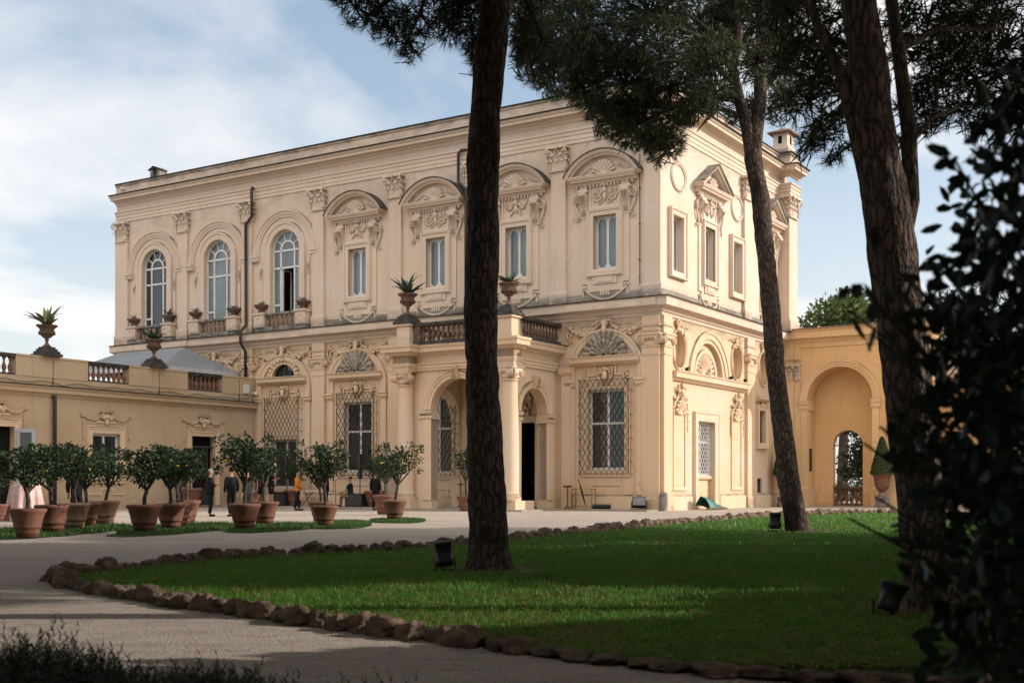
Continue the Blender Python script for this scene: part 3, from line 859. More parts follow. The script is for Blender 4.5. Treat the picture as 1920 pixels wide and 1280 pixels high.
# arched windows of the far bays
def fan_frame(tf, parent, u, hw, z0, zs, c, open_leaf=False):
    b = MB(tf)
    t_ = .05
    zt1, zt2 = zs - .02, zs - .95          # transoms
    inner = .46 * hw
    def strip(a0, a1, b0, b1): b.box(a0, a1, b0, b1, c - .07, c)
    b.mould(archloop(u, hw, z0, zs), [(-.09, c - .07), (-.09, c), (0, c), (0, c - .07)], True)
    for z in (zt1, zt2): strip(u - hw, u + hw, z - t_, z + t_)
    for s in (-1, 1):
        strip(u + s * inner - t_, u + s * inner + t_, z0, zs)
    b.mould(arc(u, zs, inner, 0, PI, 10), [(-.05, c - .07), (-.05, c), (.05, c), (.05, c - .07)])
    for k in (1, 2, 3, 4):
        a = PI * k / 5
        b.tube([(u + inner * math.cos(a), zs + inner * math.sin(a), c - .03), (u + hw * math.cos(a), zs + hw * math.sin(a), c - .03)], .035, 4, False)
    for s in (-1, 1): strip(*sorted((u + s * inner, u + s * hw)), z0 + .5, z0 + .6)
    strip(u - hw, u + hw, z0, z0 + .1)
    b.build('frame', M['white'], parent)
    b = MB(tf)
    if open_leaf:
        hole = rect(u - inner + .05, u + inner - .05, z0 + .1, zt2 - .06)
        b.plate([archloop(u, hw - .02, z0 + .02, zs), hole], c - .09, c - .05)
        b.build('pane', M['blind'], parent)
        b = MB(tf)     # leaf swung inward
        x0 = u - inner + .06
        b.box(x0, x0 + .06, z0 + .1, zt2 - .07, c - .75, c - .68); b.box(x0, x0 + .06, z0 + .1, zt2 - .07, c - .12, c - .05)
        b.box(x0, x0 + .06, z0 + .1, z0 + .2, c - .68, c - .12); b.box(x0, x0 + .06, zt2 - .16, zt2 - .07, c - .68, c - .12)
        b.build('open_leaf', M['white'], parent)
    else:
        b.plate([archloop(u, hw - .02, z0 + .02, zs)], c - .09, c - .05)
        b.build('pane', M['glass'] if u < -30 else M['blind'], parent)

BAL = [(.035, 0), (.085, .0), (.085, .05), (.05, .08), (.075, .16), (.1, .27), (.085, .38), (.045, .5), (.036, .6), (.06, .63), (.045, .67), (.075, .72), (.085, .74), (.085, .8), (.03, .8)]
def baluster_mesh(h, mat, fat=1.0):
    b = MB(); b.lathe(0, 0, [(r * fat, z * h / .8) for r, z in BAL], 10)
    o = b.build('baluster', mat); me = o.data; bpy.data.objects.remove(o); return me
bal_small = baluster_mesh(.62, M['balstone'], .95)
bal_big = baluster_mesh(.74, M['balred'], 1.12)
bal_brown = baluster_mesh(.74, M['terra_brown'], 1.12)

for i, u in enumerate(AC):
    b = MB(FR)
    # inner archivolt hugging the opening, outer ring on imposts
    inn = [(0, 0), (0, .1), (.1, .12), (.26, .12), (.3, .17), (.4, .18), (.43, .14), (.43, 0)]
    b.mould([(u + 1.06, 10.42)] + arc(u, 13.9, 1.06, 0, PI, 24) + [(u - 1.06, 10.42)], inn)
    wn = b.build('window', M['trim'], villa)
    fan_frame(FR, wn, u, 1.07, 10.4, 13.9, -.18, i == 0)
    b = MB(FR)
    outr = [(0, 0), (0, .06), (.1, .08), (.14, .12), (.24, .14), (.3, .2), (.36, .2), (.38, 0)]
    b.mould(arc(u, 13.72, 1.92, 0, PI, 28), outr)
    for s in (-1, 1):
        x0, x1 = sorted((u + s * 1.9, u + s * 2.36))
        b.hm(x0, x1, [(13.38, 0), (13.38, .14), (13.46, .2), (13.56, .2), (13.62, .26), (13.72, .26), (13.72, 0)])
        x0, x1 = sorted((u + s * 1.6, u + s * 1.78))
        b.box(x0, x1, 9.95, 13.3, -.01, .07)
        b.spiral(u + s * 1.72, 12.9, .1, .12, 1.2, PI / 2, s, .045, 9)
        b.tube([(u + s * 1.72, 12.8, .1), (u + s * 1.74, 12.55, .1), (u + s * 1.7, 12.4, .08)], [.06, .05, .02], 6)
    b.build('archivolt', M['trim'], wn)
    # small balcony
    b = MB(FR)
    b.box(u - 1.85, u + 1.85, 9.5, 9.72, 0, .42); b.box(u - 1.2, u + 1.2, 10.34, 10.46, .14, .44)
    bal = b.build('balustrade', M['stone'], villa)
    for s in (-1, 1):
        b = MB(FR); x = u + s * 1.5
        b.box(x - .36, x + .36, 9.72, 10.36, 0, .5)
        b.mould(rect(x - .2, x + .2, 9.84, 10.24), [(-.04, .5), (-.04, .53), (.04, .53), (.04, .5)], True)
        b.hm(x - .42, x + .42, [(10.36, 0), (10.36, .53), (10.42, .58), (10.5, .58), (10.5, 0)])
        b.build('pedestal', M['wall'], bal)
    for k in range(7):
        link('baluster', bal_small, bal, FR(u - 1.02 + .34 * k, 9.72, .28))

# lower windows with lattice grilles
def grille(tf, parent, u0, u1, z0, z1, c, n=9, brackets=True, rad=.014, mat='iron'):
    b = MB(tf)
    w_ = u1 - u0; st = w_ / n; sz = st * 1.72
    for sgn in (1, -1):
        k = -60
        while k < 80:
            # line through (u0 + k*st, z0), slope sgn*sz/st
            pts = []
            for t in (0.0, 1.0):
                pass
            x = u0 + k * st
            # parametrise by z
            xa, xb = x, x + sgn * (z1 - z0) * st / sz
            za, zb = z0, z1
            def clip(xa, za, xb, zb):
                if xb == xa: return None
                ts = sorted(((u0 - xa) / (xb - xa), (u1 - xa) / (xb - xa)))
                t0, t1 = max(0, ts[0]), min(1, ts[1])
                if t1 - t0 < .01: return None
                return (xa + (xb - xa) * t0, za + (zb - za) * t0), (xa + (xb - xa) * t1, za + (zb - za) * t1)
            q = clip(xa, za, xb, zb)
            if q: b.tube([(q[0][0], q[0][1], c + .012 * sgn), (q[1][0], q[1][1], c + .012 * sgn)], rad, 4, False)
            k += 1
    for x in (u0, u1): b.tube([(x, z0, c), (x, z1, c)], rad * 1.3, 4, False)
    for z in (z0, z1): b.tube([(u0, z, c), (u1, z, c)], rad * 1.3, 4, False)
    if brackets:
        nb = 8
        for i in range(nb + 1):
            z = z0 + (z1 - z0) * i / nb
            for x, s in ((u0, -1), (u1, 1)):
                b.tube([(x, z, c), (x + s * .08, z, c), (x + s * .1, z - .03, c * .5), (x + s * .1, z - .03, 0)], rad * 1.1, 4, False)
    return b.build('grille', M[mat], parent)

def big_shell(b, u, z, c):
    b.shell(u, z + .05, c, 1.02, 11, .16, -.12, PI + .12, .98)
    b.shell(u, z + .05, c + .1, .66, 9, .12, .0, PI, .95)
    for s in (-1, 1):
        b.spiral(u + s * .82, z + .16, c + .14, .2, 1.8, PI / 2, -s, .06, 18)
        b.spiral(u + s * .25, z + .12, c + .22, .2, 1.5, PI / 2, s, .05, 14)

def lower_bay(u, win=None, lunette=False, arch=True):
    b = MB(FR)
    av = [(0, -.12), (0, .1), (.08, .12), (.2, .12), (.24, .17), (.33, .18), (.36, .13), (.36, 0)]
    pth = [(u + 1.6, 5.95)] + arc(u, 6.3, 1.6, 0, PI, 28) + [(u - 1.6, 5.95)]
    b.mould(pth, av)
    for s in (-1, 1):
        x0, x1 = sorted((u + s * 1.56, u + s * 2.02))
        b.hm(x0, x1, [(5.62, 0), (5.62, .14), (5.7, .2), (5.8, .2), (5.85, .26), (5.95, .26), (5.95, 0)])
        x0, x1 = sorted((u + s * 1.6, u + s * 1.92))
        b.box(x0, x1, .7, 5.62, -.01, .1)
    ar = b.build('arch', M['trim'], villa)
    b = MB(FR)
    b.hm(u - 1.75, u + 1.75, [(6.58, 0), (6.58, .1), (6.66, .22), (6.72, .34), (6.9, .36), (6.95, .42), (6.98, .42), (6.98, 0)])
    b.build('shelf', M['trim'], ar)
    b = MB(FR)
    if lunette:
        b.mould(arc(u, 7.0, .86, 0, PI, 14, .72), [(-.05, 0), (-.05, .08), (.05, .1), (.1, .06), (.12, 0)])
        for i in range(12):
            a = PI * (i + .5) / 12
            b.blob(u + 1.02 * math.cos(a), 7.0 + .92 * math.sin(a), .06, .13, .13, .1, 6, 4)
        b.build('shell', M['trim'], ar)
        b = MB(FR); b.plate([archloop(u, .86, 6.98, 7.0, 12, .72)], -.3, -.2); b.build('pane', M['glass'], ar)
        b = MB(FR)
        for x in (-.42, 0, .42): b.box(u + x - .02, u + x + .02, 7.0, 7.66 - abs(x) * .4, -.19, -.15)
        b.build('muntin', M['iron'], ar)
    else:
        big_shell(b, u, 7.0, .02)
        b.build('shell', M['shellstone'], ar)
    b = MB(FR)      # cartouche and stepped frame between shelf and grille
    b.mould([(u - 1.3, 5.5), (u - 1.3, 5.75), (u - .95, 5.75), (u - .95, 6.2), (u - .55, 6.2), (u - .55, 6.55)], [(0, 0), (0, .08), (.08, .08), (.08, 0)])
    b.mould([(u + .55, 6.55), (u + .55, 6.2), (u + .95, 6.2), (u + .95, 5.75), (u + 1.3, 5.75), (u + 1.3, 5.5)], [(0, 0), (0, .08), (.08, .08), (.08, 0)])
    for s in (-1, 1):
        b.spiral(u + s * .28, 6.34, .14, .17, 1.5, PI, -s, .05, 14)
        b.tube([(u + s * .42, 6.2, .1), (u + s * .25, 5.9, .12), (u + s * .03, 5.7, .1)], [.06, .07, .04], 6)
        for q in range(9):
            b.blob(u + s * (1.05 + rnd.uniform(-.1, .1)), 5.75 + q * .07, .08, .07, .06, .07, 5, 4)
    b.blob(u, 6.1, .14, .14, .26, .12); b.blob(u, 6.42, .16, .12, .1, .1)
    b.build('cartouche', M['trim'], ar)
    b = MB(FR)      # festoons with the ram's head
    for s in (-1, 1):
        b.garland(u + s * .3, 8.45, u + s * 1.9, 8.45, .42, .15, .08, 13)
        b.tube([(u + s * 1.9, 8.4, .08), (u + s * 2.0, 8.0, .08), (u + s * 1.85, 7.7, .06)], [.07, .06, .03], 6)
        for q in range(8):
            b.blob(u + s * (1.85 + rnd.uniform(-.12, .12)), 7.65 + q * .09, .07, .07, .06, .07, 5, 4)
        b.tube([(u + s * (.5 + .1 * q), 8.42 + .05 * math.sin(q * 2.2), .04) for q in range(9)], .02, 4)
        b.tube([(u + s * .1, 8.6, .2), (u + s * .34, 8.62, .2), (u + s * .36, 8.45, .18)], [.07, .06, .03], 6)
    b.blob(u, 8.5, .14, .2, .2, .16); b.blob(u, 8.22, .2, .13, .24, .13); b.blob(u, 7.95, .16, .09, .16, .09)
    b.build('festoon', M['trim'], ar)
    if win:
        x0, x1, z0, z1, gz0, gz1, gw = win
        b = MB(FR)
        cx = (x0 + x1) / 2; hw = (x1 - x0) / 2
        b.mould(rect(x0, x1, z0, z1), [(0, 0), (0, .06), (.16, .08), (.2, .05), (.3, .05), (.3, 0)], True)
        wn = b.build('window', M['trim'], villa)
        casement(FR, wn, cx, hw + .01, z0 - .01, z1 + .01, -.22, False, 'glass', z0 + (z1 - z0) * .58)
        grille(FR, wn, cx - gw, cx + gw, gz0, gz1, .26)
        b = MB(FR)
        b.mould([(cx - 1.3, gz0 - .85), (cx - .8, gz0 - .85), (cx - .8, gz0 - .45), (cx + .8, gz0 - .45), (cx + .8, gz0 - .85), (cx + 1.3, gz0 - .85), (cx + 1.3, gz1 - .1)], [(0, 0), (0, .05), (.08, .05), (.08, 0)])
        b.build('sill_panel', M['trim'], wn)
    return ar
lower_bay(-2.75, (-3.66, -1.80, 1.82, 5.5, 1.66, 5.92, 1.24))
lower_bay(-17.3, (-18.2, -16.34, 1.82, 5.45, 1.66, 5.92, 1.24))
lower_bay(-22.45, None, True)
b = MB(FR); b.mould(rect(-23.35, -21.5, 1.0, 3.62), [(0, 0), (0, .06), (.16, .08), (.2, .05), (.3, .05), (.3, 0)], True)
wn = b.build('window', M['trim'], villa)
casement(FR, wn, -22.42, .94, .99, 3.63, -.22, False, 'glass')
grille(FR, wn, -23.65, -21.2, 1.1, 5.85, .26)
b = MB(FR); b.mould(rect(-13.15, -11.3, 1.72, 5.5), [(0, 0), (0, .06), (.16, .08), (.2, .05), (.3, .05), (.3, 0)], True)
wn = b.build('window', M['trim'], villa)
casement(FR, wn, -12.22, .94, 1.71, 5.51, -.22, False, 'glass', 3.95)
grille(FR, wn, -13.45, -10.95, 1.62, 5.7, .26)
b = MB(FR); b.mould([(-13.3, 1.0), (-11.5, 1.0), (-11.5, .7), (-10.9, .7), (-10.9, 5.5)], [(0, 0), (0, .05), (.08, .05), (.08, 0)])
b.build('sill_panel', M['trim'], wn)
for u in (-27.6, -32.7):
    lower_bay(u, None)

# the dark doorway under the porch, with a carved overdoor
b = MB(FR)
b.mould([(-6.5, .12), (-6.5, 4.1), (-8.35, 4.1), (-8.35, .12)], [(0, 0), (0, .06), (.2, .08), (.24, .12), (.3, .12), (.32, 0)])
dr = b.build('door', M['trim'], villa)
b = MB(FR)
for q in range(60):
    b.blob(-7.42 + rnd.uniform(-.75, .75), 4.75 + rnd.uniform(-.3, .75), .06 + rnd.uniform(0, .08), rnd.uniform(.06, .14), rnd.uniform(.06, .14), .09, 6, 4)
for s in (-1, 1):
    b.spiral(-7.42 + s * .35, 5.0, .14, .25, 1.5, 0, s, .06, 14); b.tube([(-7.42 + s * .1, 5.4, .1), (-7.42 + s * .5, 5.3, .12), (-7.42 + s * .75, 4.7, .1)], [.07, .08, .03], 6)
b.build('overdoor_relief', M['trim'], dr)
b = MB(FR)
b.spiral(-5.95, 4.75, .14, .18, 1.6, PI / 2, 1, .06, 14); b.tube([(-5.95, 4.6, .12), (-5.98, 4.3, .12), (-5.95, 4.1, .08)], [.09, .07, .03], 6); b.blob(-5.95, 3.75, .1, .12, .15, .1)
b.build('door_console', M['trim'], dr)
b = MB(FR); b.box(-8.5, -6.35, 0.0, .12, -.4, .35); b.build('threshold', M['stone'], dr)

# --- right side, lower storey
def oval(u, z, ru, rz_):
    b = MB(RT)
    b.mould(arc(u, z, ru - .14, 0, 2 * PI, 28, rz_ - .14)[:-1], [(-.01, -.0), (.0, .05), (.05, .07), (.08, .1), (.13, .05), (.13, 0)], True)
    return b.build('oval_niche', M['trim'], villa)
for u, z, a, c in ((1.86, 7.32, .82, 1.0), (8.8, 7.32, .82, 1.0), (12.5, 7.3, .8, 1.0), (1.78, 15.12, .84, .68), (8.8, 15.05, .82, .68)):
    oval(u, z, a, c)
b = MB(RT)
av = [(0, -.0), (0, .05), (.1, .07), (.24, .07), (.28, .12), (.36, .12), (.38, 0)]
b.mould(arc(5.3, 6.05, 2.05, 0, PI, 26), av)
b.mould(arc(5.3, 6.3, 1.14, 0, PI, 22, 1.12), [(0, -.24), (0, -.14), (.1, -.12), (.2, -.14), (.22, -.24)])
ar = b.build('arch', M['trim'], villa)
b = MB(RT); b.shell(5.3, 6.36, -.42, .98, 13, .22, -.05, PI + .05, 1.02)
for s in (-1, 1): b.spiral(5.3 + s * .5, 6.5, -.2, .22, 1.6, PI / 2, -s, .06, 14)
b.build('shell', M['trim'], ar)
b = MB(RT)
sh = [(5.86, 0), (5.86, .1), (5.96, .22), (6.0, .32), (6.2, .34), (6.26, .4), (6.3, .4), (6.3, 0)]
b.hm(.95, 9.75, sh)
b.build('shelf', M['trim'], ar)
for u in (1.9, 8.75):
    b = MB(RT)
    b.mould([(u - .62, 1.0), (u + .62, 1.0)] + arc(u, 4.35, .62, 0, PI, 14, .75), [(-.05, -.02), (-.05, .05), (.05, .07), (.1, .07), (.12, 0)], True)
    nc = b.build('niche_panel', M['trim'], villa)
    b = MB(RT); b.shell(u, 4.32, .02, .52, 7, .08, .1, PI - .1, 1.2)
    b.build('shell', M['trim'], nc)
    b = MB(RT)
    for s in (-1, 1):
        b.garland(u + s * .1, 5.4, u + s * .75, 5.1, .15, .1, .08, 6); b.garland(u + s * .74, 4.9, u + s * .78, 3.6, .0, .07, .07, 9)
        b.spiral(u + s * .3, 5.5, .14, .17, 1.5, 0, s, .05, 12)
    b.blob(u, 5.35, .14, .16, .2, .14); b.blob(u, 5.65, .16, .12, .14, .12); b.blob(u, 5.1, .12, .09, .12, .1)
    b.build('cartouche', M['trim'], nc)
b = MB(RT)
b.mould([(5.85, 0), (5.85, 4.15), (3.85, 4.15), (3.85, 0)], [(0, 0), (0, .1), (.12, .12), (.34, .12), (.38, .16), (.42, .16), (.44, 0)])
wn = b.build('window', M['trim'], villa)
b = MB(RT); b.box(3.85, 5.85, 0, 1.42, -.3, -.22); b.hm(3.85, 5.86, [(1.42, -.3), (1.42, -.1), (1.5, -.06), (1.58, -.06), (1.58, -.3)]); b.build('sill_panel', M['wall'], wn)
casement(RT, wn, 4.85, 1.0, 1.58, 4.16, -.26, False, 'glass', 3.2)
grille(RT, wn, 3.88, 5.82, 1.6, 4.12, -.14, 9, False, .014, 'white')
for u, s in ((1.55, 1), (9.0, -1), (12.2, 1)):
    b = MB(RT)
    for q in range(26):
        b.blob(u + s * rnd.uniform(-.2, .35) + s * .02 * q, 8.42 + rnd.uniform(-.12, .12) - .012 * q, .06, rnd.uniform(.05, .1), rnd.uniform(.05, .1), .08, 5, 4)
    b.spiral(u, 8.45, .12, .2, 1.5, 0, s, .06, 12); b.spiral(u + s * .45, 8.4, .1, .15, 1.3, PI, -s, .05, 10)
    b.tube([(u + s * (.5 + .12 * q), 8.36 + .07 * math.sin(q * 1.9), .05) for q in range(8)], [.05, .05, .04, .04, .03, .03, .02, .02], 5)
    b.build('ribbon_relief', M['trim'], villa)
b = MB(RT); b.mould(rect(11.7, 12.55, 3.35, 5.05), FRAMEP, True); wn = b.build('window', M['trim'], villa)
b = MB(RT); b.box(11.68, 12.57, 3.33, 5.07, -.3, -.2); b.build('pane', M['glass'], wn)
grille(RT, wn, 11.72, 12.53, 3.37, 5.03, -.12, 4, False, .016)
b = MB(RT); b.hm(11.3, 12.95, [(5.5, 0), (5.5, .1), (5.62, .3), (5.8, .34), (5.8, 0)]); b.blob(12.1, 5.3, .1, .18, .2, .12); b.build('shelf', M['trim'], wn)
b = MB(RT); b.box(11.63, 12.32, .73, 1.52, -.3, -.2); wn = b.build('vent', M['dark'], villa)
grille(RT, wn, 11.67, 12.28, .77, 1.48, -.1, 4, False, .014)

# corner pier above the side, with its capital and chimney turret
b = MB()
b.box(.001, .62, 14.8, 16.08, 9.5, 17.0)
b.box(.001, .72, 14.72, 16.16, 9.5, 10.1); b.box(.001, .66, 14.76, 16.12, 10.1, 10.2)
pier = b.build('corner_pier', M['wall'], villa)
link('capital', cap_c, pier, (.34, 14.94, 15.75), (0, 0, 0), (.85, 1, 1))
link('capital', cap_c, pier, (.48, 15.45, 15.75), (0, 0, PI / 2), (1.2, 1, 1))
b = MB()
b.box(-.35, .45, 14.95, 16.0, 18.43, 20.35); b.box(-.42, .52, 14.88, 16.07, 19.35, 19.62); b.box(-.46, .56, 14.84, 16.11, 19.44, 19.52)
tur = b.build('chimney', M['wall'], villa)
b = MB()
b.add([(-.6, 14.7, 20.35), (.7, 14.7, 20.35), (.7, 16.25, 20.35), (-.6, 16.25, 20.35), (-.6, 14.7, 20.43), (.7, 14.7, 20.43), (.7, 16.25, 20.43), (-.6, 16.25, 20.43), (.05, 15.47, 20.75)],
      [(0, 1, 2, 3), (0, 1, 5, 4), (1, 2, 6, 5), (2, 3, 7, 6), (3, 0, 4, 7), (4, 5, 8), (5, 6, 8), (6, 7, 8), (7, 4, 8)])
b.build('chimney_cap', M['tile'], tur)
b = MB(); b.box(-.06, .14, 14.93, 14.96, 19.8, 20.2); b.box(.44, .462, 15.35, 15.6, 19.8, 20.2); b.build('flue_opening', M['dark'], tur)
b = MB()
b.box(-34.5, -33.7, 1.2, 1.9, 18.5, 19.7)
ch = b.build('chimney', M['stone'], villa)
b = MB()
for x in (-34.48, -33.92): b.box(x, x + .2, 1.22, 1.88, 19.7, 20.15)
b.add([(-34.62, 1.1, 20.12), (-34.62, 2.0, 20.12), (-34.1, 1.1, 20.34), (-34.1, 2.0, 20.34), (-33.58, 1.1, 20.12), (-33.58, 2.0, 20.12)], [(0, 1, 3, 2), (2, 3, 5, 4)])
b.build('chimney_cap', M['stone'], ch)

# pipes, camera and little things on the walls
b = MB(FR)
b.tube([(-24.55, 17.45, .02), (-24.55, 17.45, .3), (-24.55, 17.2, .32), (-24.55, 15.9, .3), (-25.02, 15.5, .3), (-25.02, 9.95, .28), (-25.02, 9.6, .68), (-25.02, 9.3, .7), (-25.02, 8.9, .66), (-25.02, 8.5, .32), (-25.02, 7.0, .3)], .085, 8)
b.build('downpipe', M['pipe'], villa)
b = MB(FR)
b.tube([(-9.95, 17.45, .02), (-10.6, 17.45, .25), (-10.75, 17.3, .26), (-10.75, 15.9, .26), (-10.3, 15.5, .26), (-10.3, 10.0, .26)], .075, 8)
b.build('downpipe', M['pipe'], villa)
b = MB(FR); b.tube([(-1.02, 15.9, .05), (-1.02, 10.1, .05)], .018, 5)
for z in (14.4, 12.8, 11.2): b.blob(-1.02, z, .06, .045, .045, .05)
b.build('cable', M['iron'], villa)
b = MB(FR)
for x in range(-35, 0):
    if x % 3 == 0: b.blob(x + .4, 18.52, .1, .05, .05, .06, 5, 4)
b.build('anchor_bolt', M['iron'], villa)
for u in (2.3, 7.6, 9.4):
    b = MB(RT); b.tube([(u, 6.3, .2), (u, 6.42, .2)], .03, 6); b.tube([(u - .12, 6.42, .24), (u + .1, 6.5, .24)], [.085, .06], 8)
    b.build('spotlight', M['black'], villa)
b = MB(FR); b.tube([(-35.3, 18.85, .06), (-35.3, 18.85, .3)], .09, 8); b.build('security_camera', M['white'], villa)

# --- the porch
PY = -3.6
PF = lambda a, b_, c: (a, PY - c, b_)
PS = lambda a, b_, c: (-5.35 + c, a, b_)
PLs = lambda a, b_, c: (-11.3 - c, a, b_)
PX0, PX1 = -11.3, -5.35
b = MB(PF)
fa = archloop(-8.55, 1.42, 0.0, 4.6, 20)
outer = [(PX0, .0), (-9.97, 0)] + [] 
def arch_wall(tf, a0, a1, z1, cx, hw, zs, th):
    q = MB(tf)
    pts = [(a0, 0), (cx - hw, 0), (cx - hw, zs)] + arc(cx, zs, hw, PI, 0, 20)[1:] + [(cx + hw, 0), (a1, 0), (a1, z1), (a0, z1)]
    q.plate([pts], -th, 0); return q
q = arch_wall(PF, PX0, PX1, 6.45, -8.5, 1.42, 4.6, .5); pw = q.build('porch_wall', M['trim'], villa)
q = arch_wall(PS, PY + .5, -.02, 6.45, -2.05, 1.12, 4.4, .5); pw2 = q.build('porch_wall', M['trim'], villa)
q = arch_wall(PLs, PY + .5, -.02, 6.45, -1.57, 1.5, 4.3, .5); pw3 = q.build('porch_wall', M['trim'], villa)
av = [(0, 0), (0, .06), (.1, .08), (.14, .08), (.16, .12), (.24, .14), (.28, .17), (.32, .1), (.32, 0)]
for tf, cx, hw, zs, pr in ((PF, -8.5, 1.42, 4.6, pw), (PS, -2.05, 1.12, 4.4, pw2), (PLs, -1.57, 1.5, 4.3, pw3)):
    b = MB(tf); b.mould(arc(cx, zs, hw, 0, PI, 24), av)
    for s in (-1, 1):
        if tf is PLs: continue
        x0, x1 = sorted((cx + s * (hw - .06), cx + s * (hw + .62)))
        b.hm(x0, x1, [(zs - .42, -.5), (zs - .42, .06), (zs - .34, .12), (zs - .26, .12), (zs - .2, .05), (zs - .14, .14), (zs - .02, .17), (zs - .02, -.5)])
        x0, x1 = sorted((cx + s * hw, cx + s * (hw + .5)))
        b.box(x0, x1, .45, zs - .42, -.48, .05)
    b.build('archivolt', M['trim'], pr)
    b = MB(tf)
    b.hm(cx - .16, cx + .16, [(zs + hw - .06, 0), (zs + hw - .06, .16), (zs + hw + .1, .26), (zs + hw + .45, .3), (zs + hw + .55, .22), (zs + hw + .55, 0)])
    b.spiral(cx, zs + hw + .42, .3, .13, 1.4, 0, 1, .04, 12)
    for k in (-1, 0, 1): b.tube([(cx + .1 * k, zs + hw + .4, .32), (cx + .08 * k, zs + hw, .22)], [.035, .03], 5)
    b.build('keystone', M['trim'], pr)
b = MB()
b.box(PX0 + .02, PX1 - .02, PY + .52, -.01, 6.3, 6.4)
b.build('porch_ceiling', M['trim'], villa)
pp = [(PX0, 0), (PX0, PY), (PX1, PY), (PX1, 0)]
def pcorn(name, prof, mat, path=pp):
    q = MB(); q.mould(path, prof); return q.build(name, mat, villa)
pcorn('porch_entablature', [(0, 6.4), (.1, 6.42), (.1, 6.52), (.14, 6.54), (.14, 6.66), (.2, 6.7), (.2, 6.76), (.08, 6.78), (.08, 7.08), (.16, 7.12), (.2, 7.2), (.44, 7.24), (.46, 7.4), (.52, 7.46), (.55, 7.55), (-.5, 7.56)], M['trim'])
pcorn('roof_edge', [(.54, 7.55), (.58, 7.57), (.56, 7.61), (-.3, 7.64)], M['darkstone'])
b = MB(); b.box(PX0 - .2, PX1 + .2, PY - .2, -.02, 7.5, 7.6); b.build('porch_roof', M['darkstone'], villa)
for sx, x in ((-1, PX0 + .1), (1, PX1 - .1)):
    # advanced entablature block and corner column
    b = MB()
    cx, cy = x + sx * .0, PY - .34
    b.box(cx - .5, cx + .5, PY - .62, PY - .0, 0, .46)
    b.box(cx - .5 + (.0 if sx < 0 else .12), cx + .5 - (.12 if sx < 0 else 0), PY - .0, PY + .95, 0, .455)
    pcol = b.build('porch_column', M['trim'], villa)
    b = MB()
    b.lathe(cx, cy + .06, [(.5, .46), (.5, .52), (.52, .56), (.48, .62), (.44, .66), (.46, .7), (.41, .76), (.40, .9), (.405, 2.4), (.37, 4.2), (.335, 5.62), (.335, 5.7), (.38, 5.72), (.39, 5.78), (.34, 5.82), (.34, 5.9)], 28)
    b.build('shaft', M['trim'], pcol)
    link('capital', cap_col, pcol, (cx, cy + .06 - .16, 5.86))
    link('capital', cap_col, pcol, (cx + sx * .16, cy + .06, 5.86), (0, 0, sx * PI / 2))
    b = MB()
    b.box(cx - .46, cx + .46, PY - .68, PY, 6.38, 7.1)
    b.mould([(cx - .46, PY), (cx - .46, PY - .68), (cx + .46, PY - .68), (cx + .46, PY)], [(.02, 6.54), (.08, 6.66), (.1, 6.74), (.0, 6.76), (0, 7.08), (.16, 7.12), (.2, 7.2), (.4, 7.24), (.42, 7.4), (.48, 7.46), (.5, 7.56), (-.3, 7.58)])
    b.build('entablature_block', M['trim'], pcol)
# balustrade on the porch
b = MB()
for pth in ([(PX0 + .35, PY - .1), (PX1 - .35, PY - .1)], [(PX1 + .1, PY + .35), (PX1 + .1, -.05)], [(PX0 - .1, -.05), (PX0 - .1, PY + .35)]):
    b.mould(pth, [(-.16, 7.58), (.16, 7.58), (.16, 7.76), (-.16, 7.76), (-.16, 7.58)])
    b.mould(pth, [(-.15, 8.46), (.17, 8.46), (.2, 8.56), (.18, 8.62), (-.15, 8.62), (-.15, 8.46)])
pb = b.build('porch_balustrade', M['darkstone'], villa)
for x, y in ((PX0 + .1, PY - .12), (PX1 - .25, PY - .12)):
    b = MB(); b.box(x - .36, x + .36, y - .36, y + .36, 7.58, 8.5); b.box(x - .45, x + .45, y - .45, y + .45, 8.5, 8.6); b.box(x - .41, x + .41, y - .41, y + .41, 7.58, 7.74)
    b.build('pedestal', M['trim'], pb)
for x in (PX0 + .75, PX1 - .75):
    b = MB(); b.box(x - .16, x + .16, PY - .24, PY + .04, 7.76, 8.46); b.build('pedestal', M['terra_brown'], pb)
for k in range(15):
    link('baluster', bal_brown, pb, (PX0 + 1.0 + (PX1 - PX0 - 2.0) * k / 14, PY - .1, 7.74))
for k in range(11):
    link('baluster', bal_brown, pb, (PX1 + .1, PY + .62 + 2.75 * k / 10, 7.74))
for k in range(5):
    link('baluster', bal_brown, pb, (PX0 - .1, PY + .7 + 2.6 * k / 4, 7.74))
b = MB(FR)      # wall pier where the porch meets the facade, dark pipe left of the porch
b.box(-4.98, -4.5, .0, 6.2, -.01, .2); b.hm(-5.05, -4.42, [(6.2, 0), (6.2, .22), (6.3, .3), (6.45, .32), (6.55, .26), (6.55, 0)])
b.build('pilaster', M['trim'], villa)
b = MB(); b.tube([(-11.82, -3.5, 6.0), (-11.82, -3.5, .3)], .07, 8); b.build('downpipe', M['pipe'], villa)
# ================================================================ ground
WX = -24.6
def flat(name, pts, z, mat, kind='structure', tfm=None):
    b = MB(); b.plate([pts], z, z, back=False); o = b.build(name, mat); o['kind'] = kind; return o
g = MB()
g.add([(-700, -60, 0), (700, -60, 0), (700, 1500, 0), (-700, 1500, 0)], [(0, 1, 2, 3)])
ground = g.build('ground', M['gravel']); ground['kind'] = 'structure'
# paved strip along the front, a low step
b = MB()
def cpts(l): return [tuple(cw(x, y)[:2]) for x, y in l]
st = cpts([(WX, -4.4), (-12.6, -4.4), (-12.6, -4.75), (-4.3, -4.75), (-4.3, -1.6), (.1, -1.6), (.1, 0.5), (WX, 0.5)])
b.plate([st], -.1, .07, back=False)
o = b.build('pavement', M['paving']); o['kind'] = 'structure'

